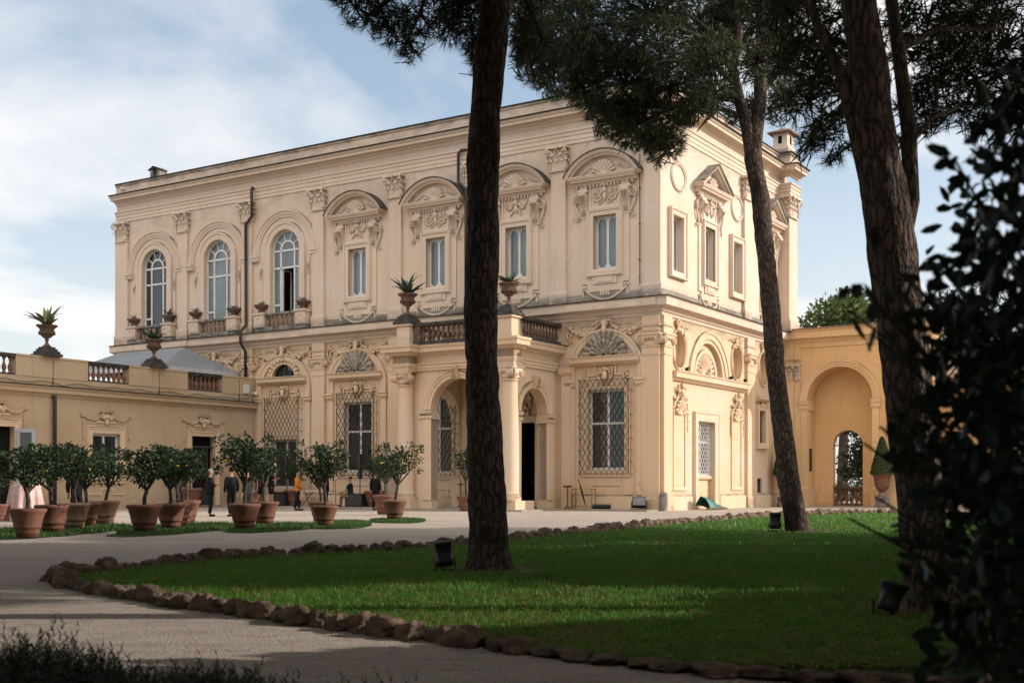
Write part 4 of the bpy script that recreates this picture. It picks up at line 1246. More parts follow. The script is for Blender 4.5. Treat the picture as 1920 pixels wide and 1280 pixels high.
NEAR = [(-5.26, 13.93), (-4.75, 13.1), (-4.21, 12.45), (-3.16, 11.3), (-2.36, 10.45), (-1.97, 10.05), (-1.34, 9.4), (-0.79, 8.9), (-0.38, 8.52), (-0.04, 8.2), (0.48, 7.68), (1.08, 7.2), (1.6, 6.95), (2.3, 6.7), (3.2, 6.5)]
FAR = [(-5.26, 13.93), (-5.42, 14.6), (-5.1, 15.3), (-4.8, 16.4), (-4.26, 17.7), (-3.6, 18.7), (-2.78, 19.6), (-1.49, 21.1), (-0.81, 22.5), (0.0, 24.4), (1.07, 26.8), (2.19, 29.15), (3.73, 32.51), (5.44, 36.22), (7.95, 40.9), (9.4, 43.2), (12.03, 46.4), (14.65, 48.5), (17.35, 49.7), (22, 50.5)]
lawn_poly = NEAR + [(14, 4), (40, 6), (40, 52)] + FAR[:0:-1]
flat('lawn', lawn_poly, .03, M['lawn'])
flat('garden_path', cpts([(-7, 15.5), (-7, 9.5), (9, 9.5), (9, 15.5)])[::-1], .004, M['paving'])

def inside(x, y, poly):
    r = False; j = len(poly) - 1
    for i in range(len(poly)):
        xi, yi = poly[i]; xj, yj = poly[j]
        if (yi > y) != (yj > y) and x < (xj - xi) * (y - yi) / (yj - yi) + xi: r = not r
        j = i
    return r

# ================================================================ left wing
WG = lambda a, b, c: (WX + c, a, b)
wing = court_thing('terrace_wing', 'long low ochre wing with a roof terrace balustrade at the left of the court', 'wing', WX, 0)
WO = (WX, 0, 0)
def wb(b, name, mat, parent=None): return b.build(name, mat, parent or wing, WO)
Y0 = -26.0
b = MB(WG)
dh = [(-4.6, -2.98, 0, 3.7), (-16.7, -15.0, 0, 3.75)]
b.plate([[(Y0, 0), (-16.7, 0), (-16.7, 3.75), (-15.0, 3.75), (-15.0, 0), (-4.6, 0), (-4.6, 3.7), (-2.98, 3.7), (-2.98, 0), (-.02, 0), (-.02, 5.3), (Y0, 5.3)], rect(-10.82, -9.2, 1.5, 3.62)], -.45, 0)
wb(b, 'wall', M['wing'])
b = MB(); b.box(WX - 8.0, WX - .45, Y0, -.05, 5.1, 5.3); b.box(WX - 8, WX - 7.8, Y0, -.05, 0, 5.1); b.box(WX - 3, WX - 2.8, Y0, -.05, 0.0, 5.1); wb(b, 'roof', M['dark'])
b = MB(); b.mould([(WX, Y0), (WX, -.02)], [(0, 5.16), (.05, 5.2), (.1, 5.3), (.28, 5.36), (.28, 5.5), (.36, 5.58), (.38, 5.64), (-.4, 5.66)]); wb(b, 'cornice', M['wing'])
b = MB(); b.mould([(WX, Y0), (WX, -.02)], [(.37, 5.63), (.42, 5.65), (.40, 5.69), (-.4, 5.72)]); wb(b, 'gutter_edge', M['roofdark'])
b = MB(WG); b.hm(Y0, -.02, [(5.7, -.4), (5.7, .02), (6.06, .02), (6.06, -.4)]); wb(b, 'parapet', M['wing'])
for y0, y1 in ((-2.45, -.03), (-8.66, -4.9), (-14.95, -11.1), (-21.5, -17.4)):
    b = MB(WG)
    b.hm(y0, y1, [(6.06, -.38), (6.06, .05), (6.92, .05), (6.95, .09), (7.03, .09), (7.03, -.42), (6.95, -.42)]); wb(b, 'parapet', M['wing'])
    b = MB(WG); b.box((y0 + y1) / 2 - .012, (y0 + y1) / 2 + .012, 5.74, 6.9, .02, .056); wb(b, 'joint', M['roofdark'])
for y0, y1 in ((-4.9, -2.45), (-11.1, -8.66), (-17.4, -14.95)):
    b = MB(WG); b.hm(y0, y1, [(6.86, -.32), (6.86, .0), (7.02, .04), (7.02, -.36)]); b.hm(y0, y1, [(6.06, -.3), (6.06, -.02), (6.14, -.04), (6.14, -.28)])
    bb = wb(b, 'balustrade', M['darkstone'])
    for k in range(8):
        link('baluster', bal_big, bb, (-.16, y0 + .17 + (y1 - y0 - .34) * k / 7, 6.13))
def festoon_surround(y, hw, z1, sill=None):
    b = MB(WG)
    pth = [(y + hw, sill or 0), (y + hw, z1), (y - hw, z1), (y - hw, sill or 0)]
    if sill: b.mould(rect(y - hw, y + hw, sill, z1), [(0, 0), (0, .05), (.18, .07), (.2, .1), (.26, .1), (.28, 0)], True)
    else: b.mould(pth, [(0, 0), (0, .05), (.18, .07), (.2, .1), (.26, .1), (.28, 0)])
    wn = wb(b, 'window' if sill else 'door', M['trim'])
    b = MB(WG)
    for s in (-1, 1):
        b.mould([(y - s * 0, z1 + .5), (y - .62, z1 + .5)] if s < 0 else [(y + .62, z1 + .5), (y, z1 + .5)], [(0, 0), (0, .05), (.07, .05), (.07, 0)])
        b.garland(y + s * .3, z1 + .86, y + s * 1.35, z1 + .84, .2, .075, .05, 11)
        b.garland(y + s * 1.35, z1 + .75, y + s * 1.33, z1 - .3, 0, .06, .04, 9)
        b.spiral(y + s * 1.42, z1 + .86, .06, .12, 1.4, 0, s, .04, 9)
        b.box(*sorted((y + s * .62, y + s * 1.12)), z1 + .3, z1 + .36, 0, .05); b.box(*sorted((y + s * 1.06, y + s * 1.12)), z1 - .5, z1 + .3, 0, .05)
    for q_ in range(7): b.blob(y - .2 + .066 * q_, z1 + .84 - .03 * abs(q_ - 3), .09, .05, .14, .07, 6, 4)
    b.blob(y, z1 + .55, .07, .12, .16, .08)
    for s in (-1, 1): b.spiral(y + s * .24, z1 + .86, .1, .1, 1.3, PI / 2, -s, .035, 10)
    b.hm(y - .42, y + .42, [(z1 + 1.0, 0), (z1 + 1.0, .14), (z1 + 1.08, .2), (z1 + 1.12, 0)])
    for s in (-1, 1): b.tube([(y + s * .2, z1 + .95, .1), (y + s * .32, z1 + .8, .12), (y + s * .15, z1 + .6, .1)], [.06, .07, .03], 6)
    wb(b, 'festoon', M['trim'], wn)
    if sill:
        b = MB(WG)
        b.hm(y - hw - .3, y + hw + .3, [(sill - .2, 0), (sill - .2, .06), (sill - .1, .14), (sill - .02, .14), (sill - .02, 0)])
        b.mould([(y - 1.1, sill - .75), (y - .4, sill - .75), (y - .4, sill - .5), (y + .4, sill - .5), (y + .4, sill - .75), (y + 1.1, sill - .75)], [(0, 0), (0, .05), (.07, .05), (.07, 0)])
        wb(b, 'sill_panel', M['trim'], wn)
    return wn
class OffMB:
    pass
def wing_casement(parent, y, hw, z0, z1, rail, mat='white'):
    b = MB(WG); ls = []
    for s in (-1, 1):
        x0, x1 = sorted((y + s * .06, y + s * (hw - .1)))
        ls += [rect(x0, x1, z0 + .12, rail - .05), rect(x0, x1, rail + .05, z1 - .12)]
    b.plate([rect(y - hw, y + hw, z0, z1)] + ls, -.28, -.2, back=False); wb(b, 'frame', M[mat], parent)
    b = MB(WG); b.box(y - hw + .02, y + hw - .02, z0 + .02, z1 - .02, -.34, -.25); wb(b, 'pane', M['glass'], parent)
wn = festoon_surround(-10.01, .81, 3.62, 1.5); wing_casement(wn, -10.01, .82, 1.5, 3.62, 2.55)
dn = festoon_surround(-3.79, .81, 3.7)
b = MB(WG); b.box(-4.6, -2.98, 0, 3.7, -.4, -.34); wb(b, 'dark_panel', M['dark'], dn)
grille(lambda a, b_, c: (c, a, b_), dn, -4.55, -3.45, .9, 3.1, -.2, 4, False, .02)
b = MB(WG); b.box(-4.55, -3.45, .02, .9, -.24, -.16); b.box(-3.45, -3.36, 0, 3.15, -.26, -.12); b.box(-4.6, -3.0, 3.1, 3.2, -.3, -.12); wb(b, 'gate_frame', M['iron'], dn)
b = MB(WG); b.box(-4.75, -2.85, 0, .1, -.3, .45); wb(b, 'threshold', M['stone'], dn)
dn = festoon_surround(-15.85, .85, 3.75)
b = MB(WG); b.box(-16.7, -15.0, 0, 3.75, -.4, -.34); wb(b, 'dark_panel', M['dark'], dn)
b = MB()          # pale blue leaf opened outward against the wall
b.plate([rect(.02, .82, 0.05, 3.65), rect(.14, .70, 1.2, 3.5)], 0, .06)
o = wb(MB(), 'leaf', M['bluewhite'], dn); bpy.data.objects.remove(o)
b2 = MB(); b2.v = [(WX + .1 + a * .86, -14.98 + a * .5 + c, bz) for a, bz, c in b.v]; b2.f, b2.s, b2.m = b.f, b.s, b.m
wb(b2, 'open_leaf', M['bluewhite'], dn)
b = MB(); b.add([(WX + .1 + a * .86, -14.95 + a * .5, z) for a, z in rect(.14, .7, 1.2, 3.5)], [(0, 1, 2, 3)]); wb(b, 'pane', M['glass'], dn)
b = MB(WG); b.tube([(-13.03, 5.2, .02), (-13.03, 5.2, .16), (-13.03, 5.0, .18), (-13.03, .1, .18)], .085, 8)
for z in (1, 2.6, 4.2): b.tube([(-13.03, z, .18), (-13.03, z + .05, .18)], .105, 8)
wb(b, 'downpipe', M['pipe'])
b = MB(WG); b.box(-.95, -.6, 6.15, 6.62, .05, .16); wb(b, 'junction_box', M['white'])
b = MB(WG); b.tube([(-.3, 6.2, .1), (-.3, 6.2, .35), (-.3, 6.05, .4)], [.03, .06, .1], 8); wb(b, 'security_camera', M['white'])
b = MB(WG)
pts = [(-25 + .5 * k, 5.8 + .05 * math.sin(k * 1.7) + (.05 if k % 5 else -.02), .08) for k in range(50)]
b.tube(pts, .015, 4); wb(b, 'cable', M['iron'])

# awning on the terrace
tent = court_thing('terrace_awning', 'grey canvas hipped awning standing on the roof terrace', 'awning', WX - 4, -5, 5.3)
TO = (WX - 4, -5, 5.3)
b = MB()
ex0, ex1, ey0, ey1 = -34.0, -25.7, -5.5, -1.3
ez, rz_ = 7.36, 8.62
V = [(ex1, ey1 + 1.2, ez), (ex1, ey0, ez), (ex0, ey0, ez), (ex0, ey1 + 1.2, ez), (-27.2, -2.8, rz_), (-32.4, -2.8, rz_)]
def grid_tri(b, p, q, r, n=6, sag=.06):
    p, q, r = Vector(p), Vector(q), Vector(r); idx = {}; vs_ = []
    for i in range(n + 1):
        for j in range(n + 1 - i):
            k = n - i - j; idx[i, j] = len(vs_)
            v = (p * i + q * j + r * k) / n; v.z -= sag * 9 * (i * j * k) / n ** 3 * 3
            vs_.append(v)
    fs = []
    for i in range(n):
        for j in range(n - i):
            fs.append((idx[i, j], idx[i + 1, j], idx[i, j + 1]))
            if j < n - i - 1: fs.append((idx[i + 1, j], idx[i + 1, j + 1], idx[i, j + 1]))
    b.add(vs_, fs, True)
grid_tri(b, V[0], V[3], V[4]); grid_tri(b, V[1], V[0], V[4]); grid_tri(b, V[1], V[4], V[5]); grid_tri(b, V[2], V[1], V[5]); grid_tri(b, V[3], V[2], V[5]); grid_tri(b, V[3], V[5], V[4])
b.build('canopy', M['canvas'], tent, TO)
b = MB()
for p, q in ((V[0], V[1]), (V[0], V[3]), (V[1], V[2])):
    p, q = Vector(p), Vector(q); z = Vector((0, 0, .22))
    b.add([p, q, q - z, p - z], [(0, 1, 2, 3)])
b.build('valance', M['whitecloth'], tent, TO)
b = MB()
for x, y in ((ex1 - .1, ey1 + 1.0), (ex1 - .1, ey0 + .1), (ex0 + .1, ey1 + 1.0), (ex0 + .1, ey0 + .1), (ex1 - .1, -2.8)): b.box(x - .04, x + .04, y - .04, y + .04, 5.3, ez - .05)
b.box(ex1 - .14, ex1 - .06, ey0, ey1 + 1.1, ez - .34, ez - .24)
b.build('frame', M['iron'], tent, TO)

# ================================================================ exedra wall on the right
EY = 15.5
EX = lambda a, b, c: (a, EY - c, b)
exd = court_thing('arcade_wall', 'tall ochre screen wall with a deep arched niche right of the villa', 'wall', 3, EY)
EO = (3, EY, 0)
def eb(b, name, mat, parent=None): return b.build(name, mat, parent or exd, EO)
b = MB(EX)
nx, nh, nz = 3.15, 1.78, 5.72
pts = [(-.0, 0), (nx - nh, 0), (nx - nh, nz)] + arc(nx, nz, nh, PI, 0, 24)[1:] + [(nx + nh, 0), (7.75, 0), (7.75, 9.0), (0, 9.0)]
b.plate([pts], -.05, 0)
b.plate([pts], -1.25, -1.2, front=False)
k = 24
rim = [(nx - nh, 0), (nx - nh, nz)] + arc(nx, nz, nh, PI, 0, 24)[1:] + [(nx + nh, 0)]
b.add([(a, z, c) for a, z in rim for c in (-.03, -1.24)], [(2 * i, 2 * i + 1, 2 * i + 3, 2 * i + 2) for i in range(len(rim) - 1)])
b.add([(7.75, 0, -.03), (7.75, 9.0, -.03), (7.75, 9.0, -1.7), (7.75, 0, -1.7)], [(0, 1, 2, 3)])
eb(b, 'wall', M['ochre'])
b = MB(EX)
dx_, dh_, dz_ = 3.22, .82, 3.32
bp = [(nx - nh - .1, 0), (dx_ - dh_, 0), (dx_ - dh_, dz_)] + arc(dx_, dz_, dh_, PI, 0, 16)[1:] + [(dx_ + dh_, 0), (nx + nh + .1, 0), (nx + nh + .1, 8.2), (nx - nh - .1, 8.2)]
b.plate([bp], -1.7, -1.252)
eb(b, 'wall', M['ochre'])
b = MB(); b.mould([(-.0, EY), (7.75, EY), (7.75, EY + 1.7)], [(0, 8.6), (.06, 8.62), (.08, 8.85), (.14, 8.9), (.18, 9.05), (.4, 9.1), (.42, 9.42), (.5, 9.5), (.5, 9.56), (-1.2, 9.62)]); eb(b, 'cornice', M['ochretrim'])
b = MB(); b.mould([(-.0, EY), (7.75, EY), (7.75, EY + 1.7)], [(.49, 9.55), (.56, 9.57), (.52, 9.63), (-1.5, 9.9)]); eb(b, 'roof_edge', M['tile'])
b = MB(EX)
b.mould([(nx + nh, nz - .0)] + arc(nx, nz, nh, 0, PI, 28) + [(nx - nh, nz)], [(0, 0), (0, .06), (.1, .08), (.14, .12), (.24, .13), (.28, .18), (.36, .18), (.38, 0)])
for s in (-1, 1):
    x0, x1 = sorted((nx + s * (nh - .07), nx + s * (nh + .42)))
    b.hm(x0, x1, [(nz - .5, -1.2), (nz - .5, .08), (nz - .4, .12), (nz - .24, .12), (nz - .2, .17), (nz - .03, .2), (nz, .2), (nz, -1.2)])
    x0, x1 = sorted((nx + s * (nh - .02), nx + s * (nh + .34)))
    b.box(x0, x1, .0, nz - .5, -.5, .06)
    x0, x1 = sorted((nx + s * (nh - .06), nx + s * (nh + .4)))
    b.box(x0, x1, .0, .95, -1.15, .12); b.hm(x0, x1, [(.95, -.5), (.95, .12), (1.05, .08), (1.05, -.5)])
eb(b, 'archivolt', M['ochretrim'])
for u, wd in ((.35, .62), (.85, .34), (6.05, .7)):
    b = MB(EX); b.box(u - wd / 2, u + wd / 2, 0, 6.9, -.01, .14 if wd > .4 else .08)
    b.box(u - wd / 2 - .05, u + wd / 2 + .05, 0, .95, -.01, .2)
    b.box(u - wd / 2, u + wd / 2, 7.72, 9.1, -.01, .14 if wd > .4 else .08); b.hm(u - wd / 2 - .05, u + wd / 2 + .05, [(7.95, 0), (7.95, .2), (8.05, .24), (8.1, .24), (8.1, 0)])
    p = eb(b, 'pilaster', M['ochretrim'])
    o = link('capital', cap_c, p, (u - 3, -.0, 6.92), (0, 0, 0), (wd, .8, .72))
b = MB(EX); b.hm(6.5, 7.74, [(.95, 0), (.95, .1), (1.05, .06), (1.05, 0)]); b.box(6.45, 7.74, 0, .95, -.01, .08); eb(b, 'base_course', M['ochretrim'])
b = MB(); b.box(1.34, 1.40, EY + .28, EY + .78, 1.9, 3.15); eb(b, 'plaque', M['pipe'])
b = MB(EX)
b.hm(dx_ - dh_, dx_ + dh_, [(.92, -1.66), (.92, -1.36), (1.06, -1.32), (1.06, -1.7)]); b.hm(dx_ - dh_, dx_ + dh_, [(0.01, -1.66), (.01, -1.36), (.12, -1.38), (.12, -1.64)])
bb = eb(b, 'balustrade', M['terra_brown'])
for q in range(6): link('baluster', bal_big, bb, (dx_ - 3 - .68 + .272 * q, 1.51, .12), (0, 0, 0), (1, 1, 1.08))
b = MB(EX)       # iron lunette and bar in the arched opening
b.box(dx_ - dh_, dx_ + dh_, dz_ - .03, dz_ + .03, -1.5, -1.46)
for q in range(6):
    b.spiral(dx_ - .6 + .24 * q, dz_ + .22 + .1 * (q % 2), -1.48, .14, 1.4, q, 1 if q % 2 else -1, .015, 12)
    b.tube([(dx_ - .68 + .27 * q, dz_, -1.48), (dx_ - .68 + .27 * q, dz_ + math.sqrt(max(.01, dh_ ** 2 - (.68 - .27 * q) ** 2)) - .01, -1.48)], .012, 4)
eb(b, 'iron_lunette', M['iron'])

# ================================================================ low tiled building at far right
tb = court_thing('tiled_building', 'low ochre building under a wavy terracotta tile roof behind the laurel', 'building', 20, 15)
TBX, TBY = 20, 15
b = MB(); b.box(5, 30, 21, 27, 0, 7.0); b.build('wall', M['ochre'], tb, (TBX, TBY, 0))
b = MB()
for q in range(72):
    x = 4.6 + q * .36
    b.tube([(x, 20.4, 6.95), (x, 24.0, 8.35)], .15, 6)
    b.tube([(x + .18, 20.4, 6.9), (x + .18, 24.0, 8.3)], .06, 4)
b.add([(4.4, 20.45, 6.86), (30.4, 20.45, 6.86), (30.4, 24, 8.26), (4.4, 24, 8.26), (4.4, 27.6, 6.86), (30.4, 27.6, 6.86)], [(0, 1, 2, 3), (3, 2, 5, 4)])
b.build('roof', M['tile'], tb, (TBX, TBY, 0))
for q in range(5):
    x = 8.0 + q * 4.2
    b = MB(lambda a, b_, c: (a, 21 - c, b_)); b.plate([archloop(x, .9, 0.1, 3.2)], -.02, .03); b.build('arch_opening', M['dark'], tb, (TBX, TBY, 0))
    b = MB(lambda a, b_, c: (a, 21 - c, b_)); b.mould([(x + .9, .1), (x + .9, 3.2)] + arc(x, 3.2, .9, 0, PI, 14)[1:] + [(x - .9, .1)], [(0, 0), (0, .06), (.2, .08), (.22, 0)]); b.build('surround', M['ochretrim'], tb, (TBX, TBY, 0))

# ================================================================ urns with agaves
def agave(b, x, y, z, r, n=16, up=.6, seed=0):
    q = random.Random(seed)
    for i in range(n):
        a = 2.4 * i + q.uniform(-.2, .2); el = R(20 + 62 * ((i * .618) % 1)) * up + R(10)
        ln = r * q.uniform(.8, 1.1); wd = r * .12
        pts = []; dr = q.uniform(.0, .5)
        for k in range(6):
            t = k / 5
            e = el - dr * t * t
            d = ln * t
            pts.append(Vector((x + math.cos(a) * d * math.cos(e), y + math.sin(a) * d * math.cos(e), z + d * math.sin(e))))
        side = Vector((-math.sin(a), math.cos(a), 0)); vs_ = []
        for k, p in enumerate(pts):
            t = k / 5; hw = wd * (.7 + .9 * t - 1.6 * t * t) if t < 1 else 0.002
            nrm = Vector((-math.cos(a) * math.sin(el), -math.sin(a) * math.sin(el), math.cos(el)))
            vs_ += [p - side * hw + nrm * hw * .35, p, p + side * hw + nrm * hw * .35]
        b.add(vs_, [(3 * k + s, 3 * k + s + 1, 3 * k + s + 4, 3 * k + s + 3) for k in range(5) for s in (0, 1)], True, True)
URN = [(.0, 0), (.2, 0), (.2, .05), (.11, .1), (.07, .18), (.06, .24), (.1, .27), (.1, .3), (.07, .33), (.14, .37), (.24, .44), (.31, .54), (.33, .64), (.31, .72), (.36, .78), (.46, .84), (.48, .9), (.43, .9), (.40, .84), (.0, .82)]
def agave_urn(x, y, z, label, s=1.0, steps=True, r=.95, up=.62, seed=1, stripe=False, n=24, mat='terra_brown'):
    t = court_thing('agave_urn', label, 'urn', x, y, z, 0, 'agave urns on the parapets')
    b = MB(); z0 = 0
    if steps:
        for k, (w_, h) in enumerate(((.50, .13), (.42, .12), (.34, .11), (.27, .09))):
            b.box(-w_, w_, -w_, w_, z0, z0 + h); z0 += h
        b.build('pedestal', M['darkstone'], t)
    b = MB(); b.lathe(0, 0, [(q * s, z0 + h * s * 1.12) for q, h in URN], 20)
    for k in range(20):
        a = 2 * PI * k / 20; b.blob(.33 * s * math.cos(a), .33 * s * math.sin(a), z0 + .64 * s, .05 * s, .05 * s, .1 * s, 5, 4)
    b.build('urn', M[mat], t)
    b = MB(); agave(b, 0, 0, z0 + .9 * s, r, n, up, seed); b.build('agave', M['agave_stripe' if stripe else 'agave'], t)
    return t
agave_urn(WX - .17, -13.2, 7.03, 'brown urn of spiky striped agave on stepped base against open sky', 1.0, True, 1.22, .8, 3, True)
agave_urn(WX - .17, -6.94, 7.03, 'brown urn of drooping agave on the wing parapet before the grey awning', .98, True, 1.05, .8, 5)
agave_urn(PX0 + .1, PY - .12, 8.6, 'brown urn of blue agave on the left corner pedestal of the porch', .98, True, 1.2, .9, 8)
agave_urn(PX1 - .25, PY - .12, 8.6, 'brown urn of agave on the porch corner behind the left pine trunk', .98, True, .85, .7, 11)
t = court_thing('potted_agave', 'blue agave rising behind the parapet at the far left edge of the wing', 'plant', WX - 1.4, -15.9, 5.3)
b = MB(); agave(b, 0, 0, 1.2, 1.25, 14, 1.0, 21); b.build('agave', M['agave'], t)
b = MB(); b.lathe(0, 0, [(.3, 0), (.42, .9), (.46, .9), (.46, 1.0), (.38, 1.0), (.36, .92), (0, .92)], 16); b.build('pot', M['terracotta'], t)
bl = ['left of the farthest arched window', 'right of the farthest arched window', 'left of the middle arched window', 'right of the middle arched window',
      'left of the opened arched window', 'right of the opened arched window']
k = 0
for u in AC:
    for s in (-1, 1):
        t = court_thing('bowl_planter', 'small brown bowl of agave on the balcony pedestal ' + bl[k], 'planter', u + s * 1.5, -.26, 10.5, 0, 'bowls on the small balconies')
        b = MB(); b.lathe(0, 0, [(.0, 0), (.24, 0), (.24, .06), (.16, .12), (.17, .18), (.3, .26), (.4, .38), (.42, .46), (.37, .46), (.34, .4), (0, .38)], 16); b.build('bowl', M['terra_brown'], t)
        b = MB(); agave(b, 0, 0, .42, .42 + .14 * (k % 3 == 2) + .12 * (k == 5), 8, .9, 30 + k); b.build('agave', M['agave'], t)
        k += 1

# ================================================================ things standing by the walls
def topiary(x, y, label, seed):
    t = court_thing('potted_topiary', label, 'topiary', x, y, 0, 0, 'clipped cones in terracotta urns')
    b = MB(); b.lathe(0, 0, [(.0, 0), (.38, 0), (.38, .12), (.34, .2), (.35, .42), (.38, .46), (.3, .52), (.16, .62), (.14, .76), (0, .76)], 18); b.build('pedestal', M['stone'], t)
    b = MB(); b.lathe(0, 0, [(.0, .74), (.12, .74), (.17, .82), (.3, .98), (.36, 1.1), (.38, 1.35), (.44, 1.6), (.5, 1.66), (.52, 1.74), (.46, 1.74), (.44, 1.68), (0, 1.66)], 18); b.build('urn', M['terracotta'], t)
    b = MB(); q = random.Random(seed)
    for i in range(4200):
        h = q.random() ** 1.35; rr = .56 * (1 - h) ** .8 * (1 if h > .1 else .9 + h) + .05
        a = q.uniform(0, 2 * PI); r_ = rr * q.uniform(.82, 1.05)
        p = Vector((r_ * math.cos(a), r_ * math.sin(a), 1.7 + 1.95 * h))
        d = Vector((q.gauss(0, 1), q.gauss(0, 1), q.gauss(0, 1))).normalized(); e = d.orthogonal().normalized()
        l = .05
        b.add([p - d * l, p + e * l * .5, p + d * l, p - e * l * .5], [(0, 1, 2, 3)], False, True)
    b.lathe(0, 0, [(.5, 1.72), (.46, 2.1), (.3, 2.8), (.08, 3.5), (0, 3.55)], 12)
    b.build('clipped_cone', M['box'], t)
topiary(5.62, 14.75, 'clipped green cone in a terracotta urn right of the small arched opening', 1)
topiary(.75, 13.6, 'clipped green cone in a terracotta urn behind the leaning middle pine trunk', 2)

t = court_thing('stanchion', 'thin rusty stand with a round base under the porch window', 'stand', -10.45, -.5, .07)
b = MB(); b.lathe(0, 0, [(.0, 0), (.17, 0), (.16, .05), (.05, .12), (.0, .12)], 14); b.build('base', M['wood'], t)
b = MB(); b.tube([(0, 0, .1), (0, 0, 1.1)], .028, 8); b.lathe(0, 0, [(.0, 1.08), (.17, 1.08), (.17, 1.11), (.08, 1.16), (0, 1.16)], 14); b.build('pole', M['wood'], t)
t = court_thing('stanchion', 'short stand with a flat top in the corner right of the porch', 'stand', -4.45, -.55, .07)
b = MB(); b.lathe(0, 0, [(.0, 0), (.17, 0), (.16, .05), (.05, .12), (.0, .12)], 14); b.build('base', M['wood'], t)
b = MB(); b.tube([(0, 0, .1), (0, 0, .98)], .03, 8); b.box(-.16, .16, -.12, .12, .96, 1.06); b.build('pole', M['wood'], t)
t = court_thing('umbrella_rack', 'thin brass frame stand against the wall below the grilled window', 'rack', -3.62, -.5, .07)
b = MB(); q = .02
for x in (-.52, .5):
    for y in (-.18, .18): b.box(x - q, x + q, y - q, y + q, 0, .92)
for z in (.1, .9):
    for y in (-.18, .18): b.box(-.5, .48, y - q * .9, y + q * .9, z - q, z + q * .9)
    for x in (-.515, .495): b.box(x - q * .9, x + q * .9, -.16, .16, z - q, z + q * .9)
b.box(-.49, .47, -.16, .16, .10, .115)
b.build('frame', M['brass'], t)
t = court_thing('umbrella', 'folded black umbrella leaning in the brass frame', 'umbrella', -3.75, -.68, .19, 0)
b = MB(); b.tube([(.32, 0, .0), (.24, .02, .25), (.05, .05, .8), (-.02, .06, 1.02)], [.012, .04, .055, .02], 8); b.build('canopy', M['black'], t)
b = MB(); b.tube([(-.02, .06, 1.0), (-.07, .07, 1.14), (-.1, .07, 1.22)], .022, 6); b.build('handle', M['wood'], t)
t = court_thing('rolled_mat', 'rolled dark mat lying by the wall beside the brass frame', 'mat', -2.65, -.6, .07)
b = MB(); b.tube([(-.42, 0, .11), (.42, 0, .11)], .11, 12); b.spiral(0, 0, 0, .01, 1, 0, 1, .005, 4); b.build('roll', M['black'], t)
t = court_thing('floodlight', 'black box floodlight tilted upward on the ground by the villa corner', 'floodlight', -.72, -.72, .07, .5)
b = MB(lambda x, y, z: (x, y * .9 + z * .35, z * .94 - y * .3 + .12)); b.box(-.3, .3, -.16, .2, 0, .42); b.build('housing', M['black'], t)
b = MB(lambda x, y, z: (x, y * .9 + z * .35, z * .94 - y * .3 + .12)); b.box(-.27, .27, -.17, -.165, .03, .39); b.build('glass', M['lamp'], t)
b = MB(); b.box(-.35, -.31, -.05, .05, 0, .35); b.box(.31, .35, -.05, .05, 0, .35); b.box(-.35, .35, -.05, .05, 0, .03); b.build('bracket', M['iron'], t)
t = court_thing('corner_bollard', 'short rounded grey stone bollard guarding the corner of the villa', 'bollard', .22, -.22, 0)
b = MB(); b.lathe(0, 0, [(.19, 0), (.19, .68), (.17, .76), (.12, .82), (0, .85)], 14); b.build('stone', M['stone'], t)
# green tarpaulin
t = court_thing('folded_tarpaulin', 'green tarpaulin bundle dropped at the foot of the sunlit lattice door', 'tarpaulin', .55, 4.2, 0)
b = MB(); q = random.Random(4)
nx_, ny_ = 16, 8; vs_ = []
for i in range(nx_ + 1):
    for j in range(ny_ + 1):
        u = i / nx_; v = j / ny_
        h = .5 * (1 - u) ** .8 * math.sin(PI * min(1, v * .9 + .1)) ** .8 + .16 * math.sin(PI * v) + .03 * math.sin(9 * v + 5 * u) * (1 - u)
        vs_.append((-.3 + .75 * v + .1 * math.sin(6 * u), -1.1 + 2.2 * u + .12 * math.sin(8 * v), max(.0, h)))
b.add(vs_, [(i * (ny_ + 1) + j, (i + 1) * (ny_ + 1) + j, (i + 1) * (ny_ + 1) + j + 1, i * (ny_ + 1) + j + 1) for i in range(nx_) for j in range(ny_)], True)
b.build('sheet', M['tarp'], t)
b = MB(); b.tube([(.5, -1.5, .06), (.55, .6, .06)], .05, 7); b.build('pole', M['wood'], t)

# loudspeakers, tables, stand
def column_speaker(x, y, label, sub):
    t = court_thing('column_speaker', label, 'loudspeaker', x, y, .07, 0, 'slim column speakers of the band')
    b = MB(); b.tube([(0, 0, .0), (0, 0, 1.45)], .025, 8); b.lathe(0, 0, [(.0, 0), (.22, 0), (.2, .03), (0, .04)], 14); b.build('pole', M['black'], t)
    b = MB(); b.box(-.09, .09, -.09, .09, 1.4, 2.65); b.build('cabinet', M['black'], t)
    b = MB(); b.box(-.08, .08, -.1, -.092, 1.44, 2.61); b.build('grille', M['iron'], t)
column_speaker(-21.1, -1.2, 'slim black column speaker in front of the left grilled window', 0)
column_speaker(-16.15, -1.2, 'slim black column speaker in front of the right grilled window', 0)
for x, y, l in ((-20.75, -1.9, 'black bass cabinet on the pavement beside the two men in shorts'), (-15.75, -1.9, 'wide black bass cabinet on the pavement beside the seated man')):
    t = court_thing('bass_speaker', l, 'loudspeaker', x, y, .07, 0, 'bass cabinets of the band')
    wd = .38 if x < -18 else .55
    b = MB(); b.box(-wd, wd, -.3, .3, 0.03, .72 if wd < .5 else .66); b.box(-wd - .0, wd, -.26, .26, 0, .03); b.build('cabinet', M['black'], t)
    b = MB(); b.box(-wd + .03, wd - .03, -.31, -.302, .06, .62); b.build('grille', M['iron'], t)
t = court_thing('trestle_table', 'white topped folding table between the band loudspeakers', 'table', -18.4, -1.9, .07)
b = MB(); b.box(-.95, .95, -.35, .35, .74, .8); b.build('tabletop', M['whitecloth'], t)
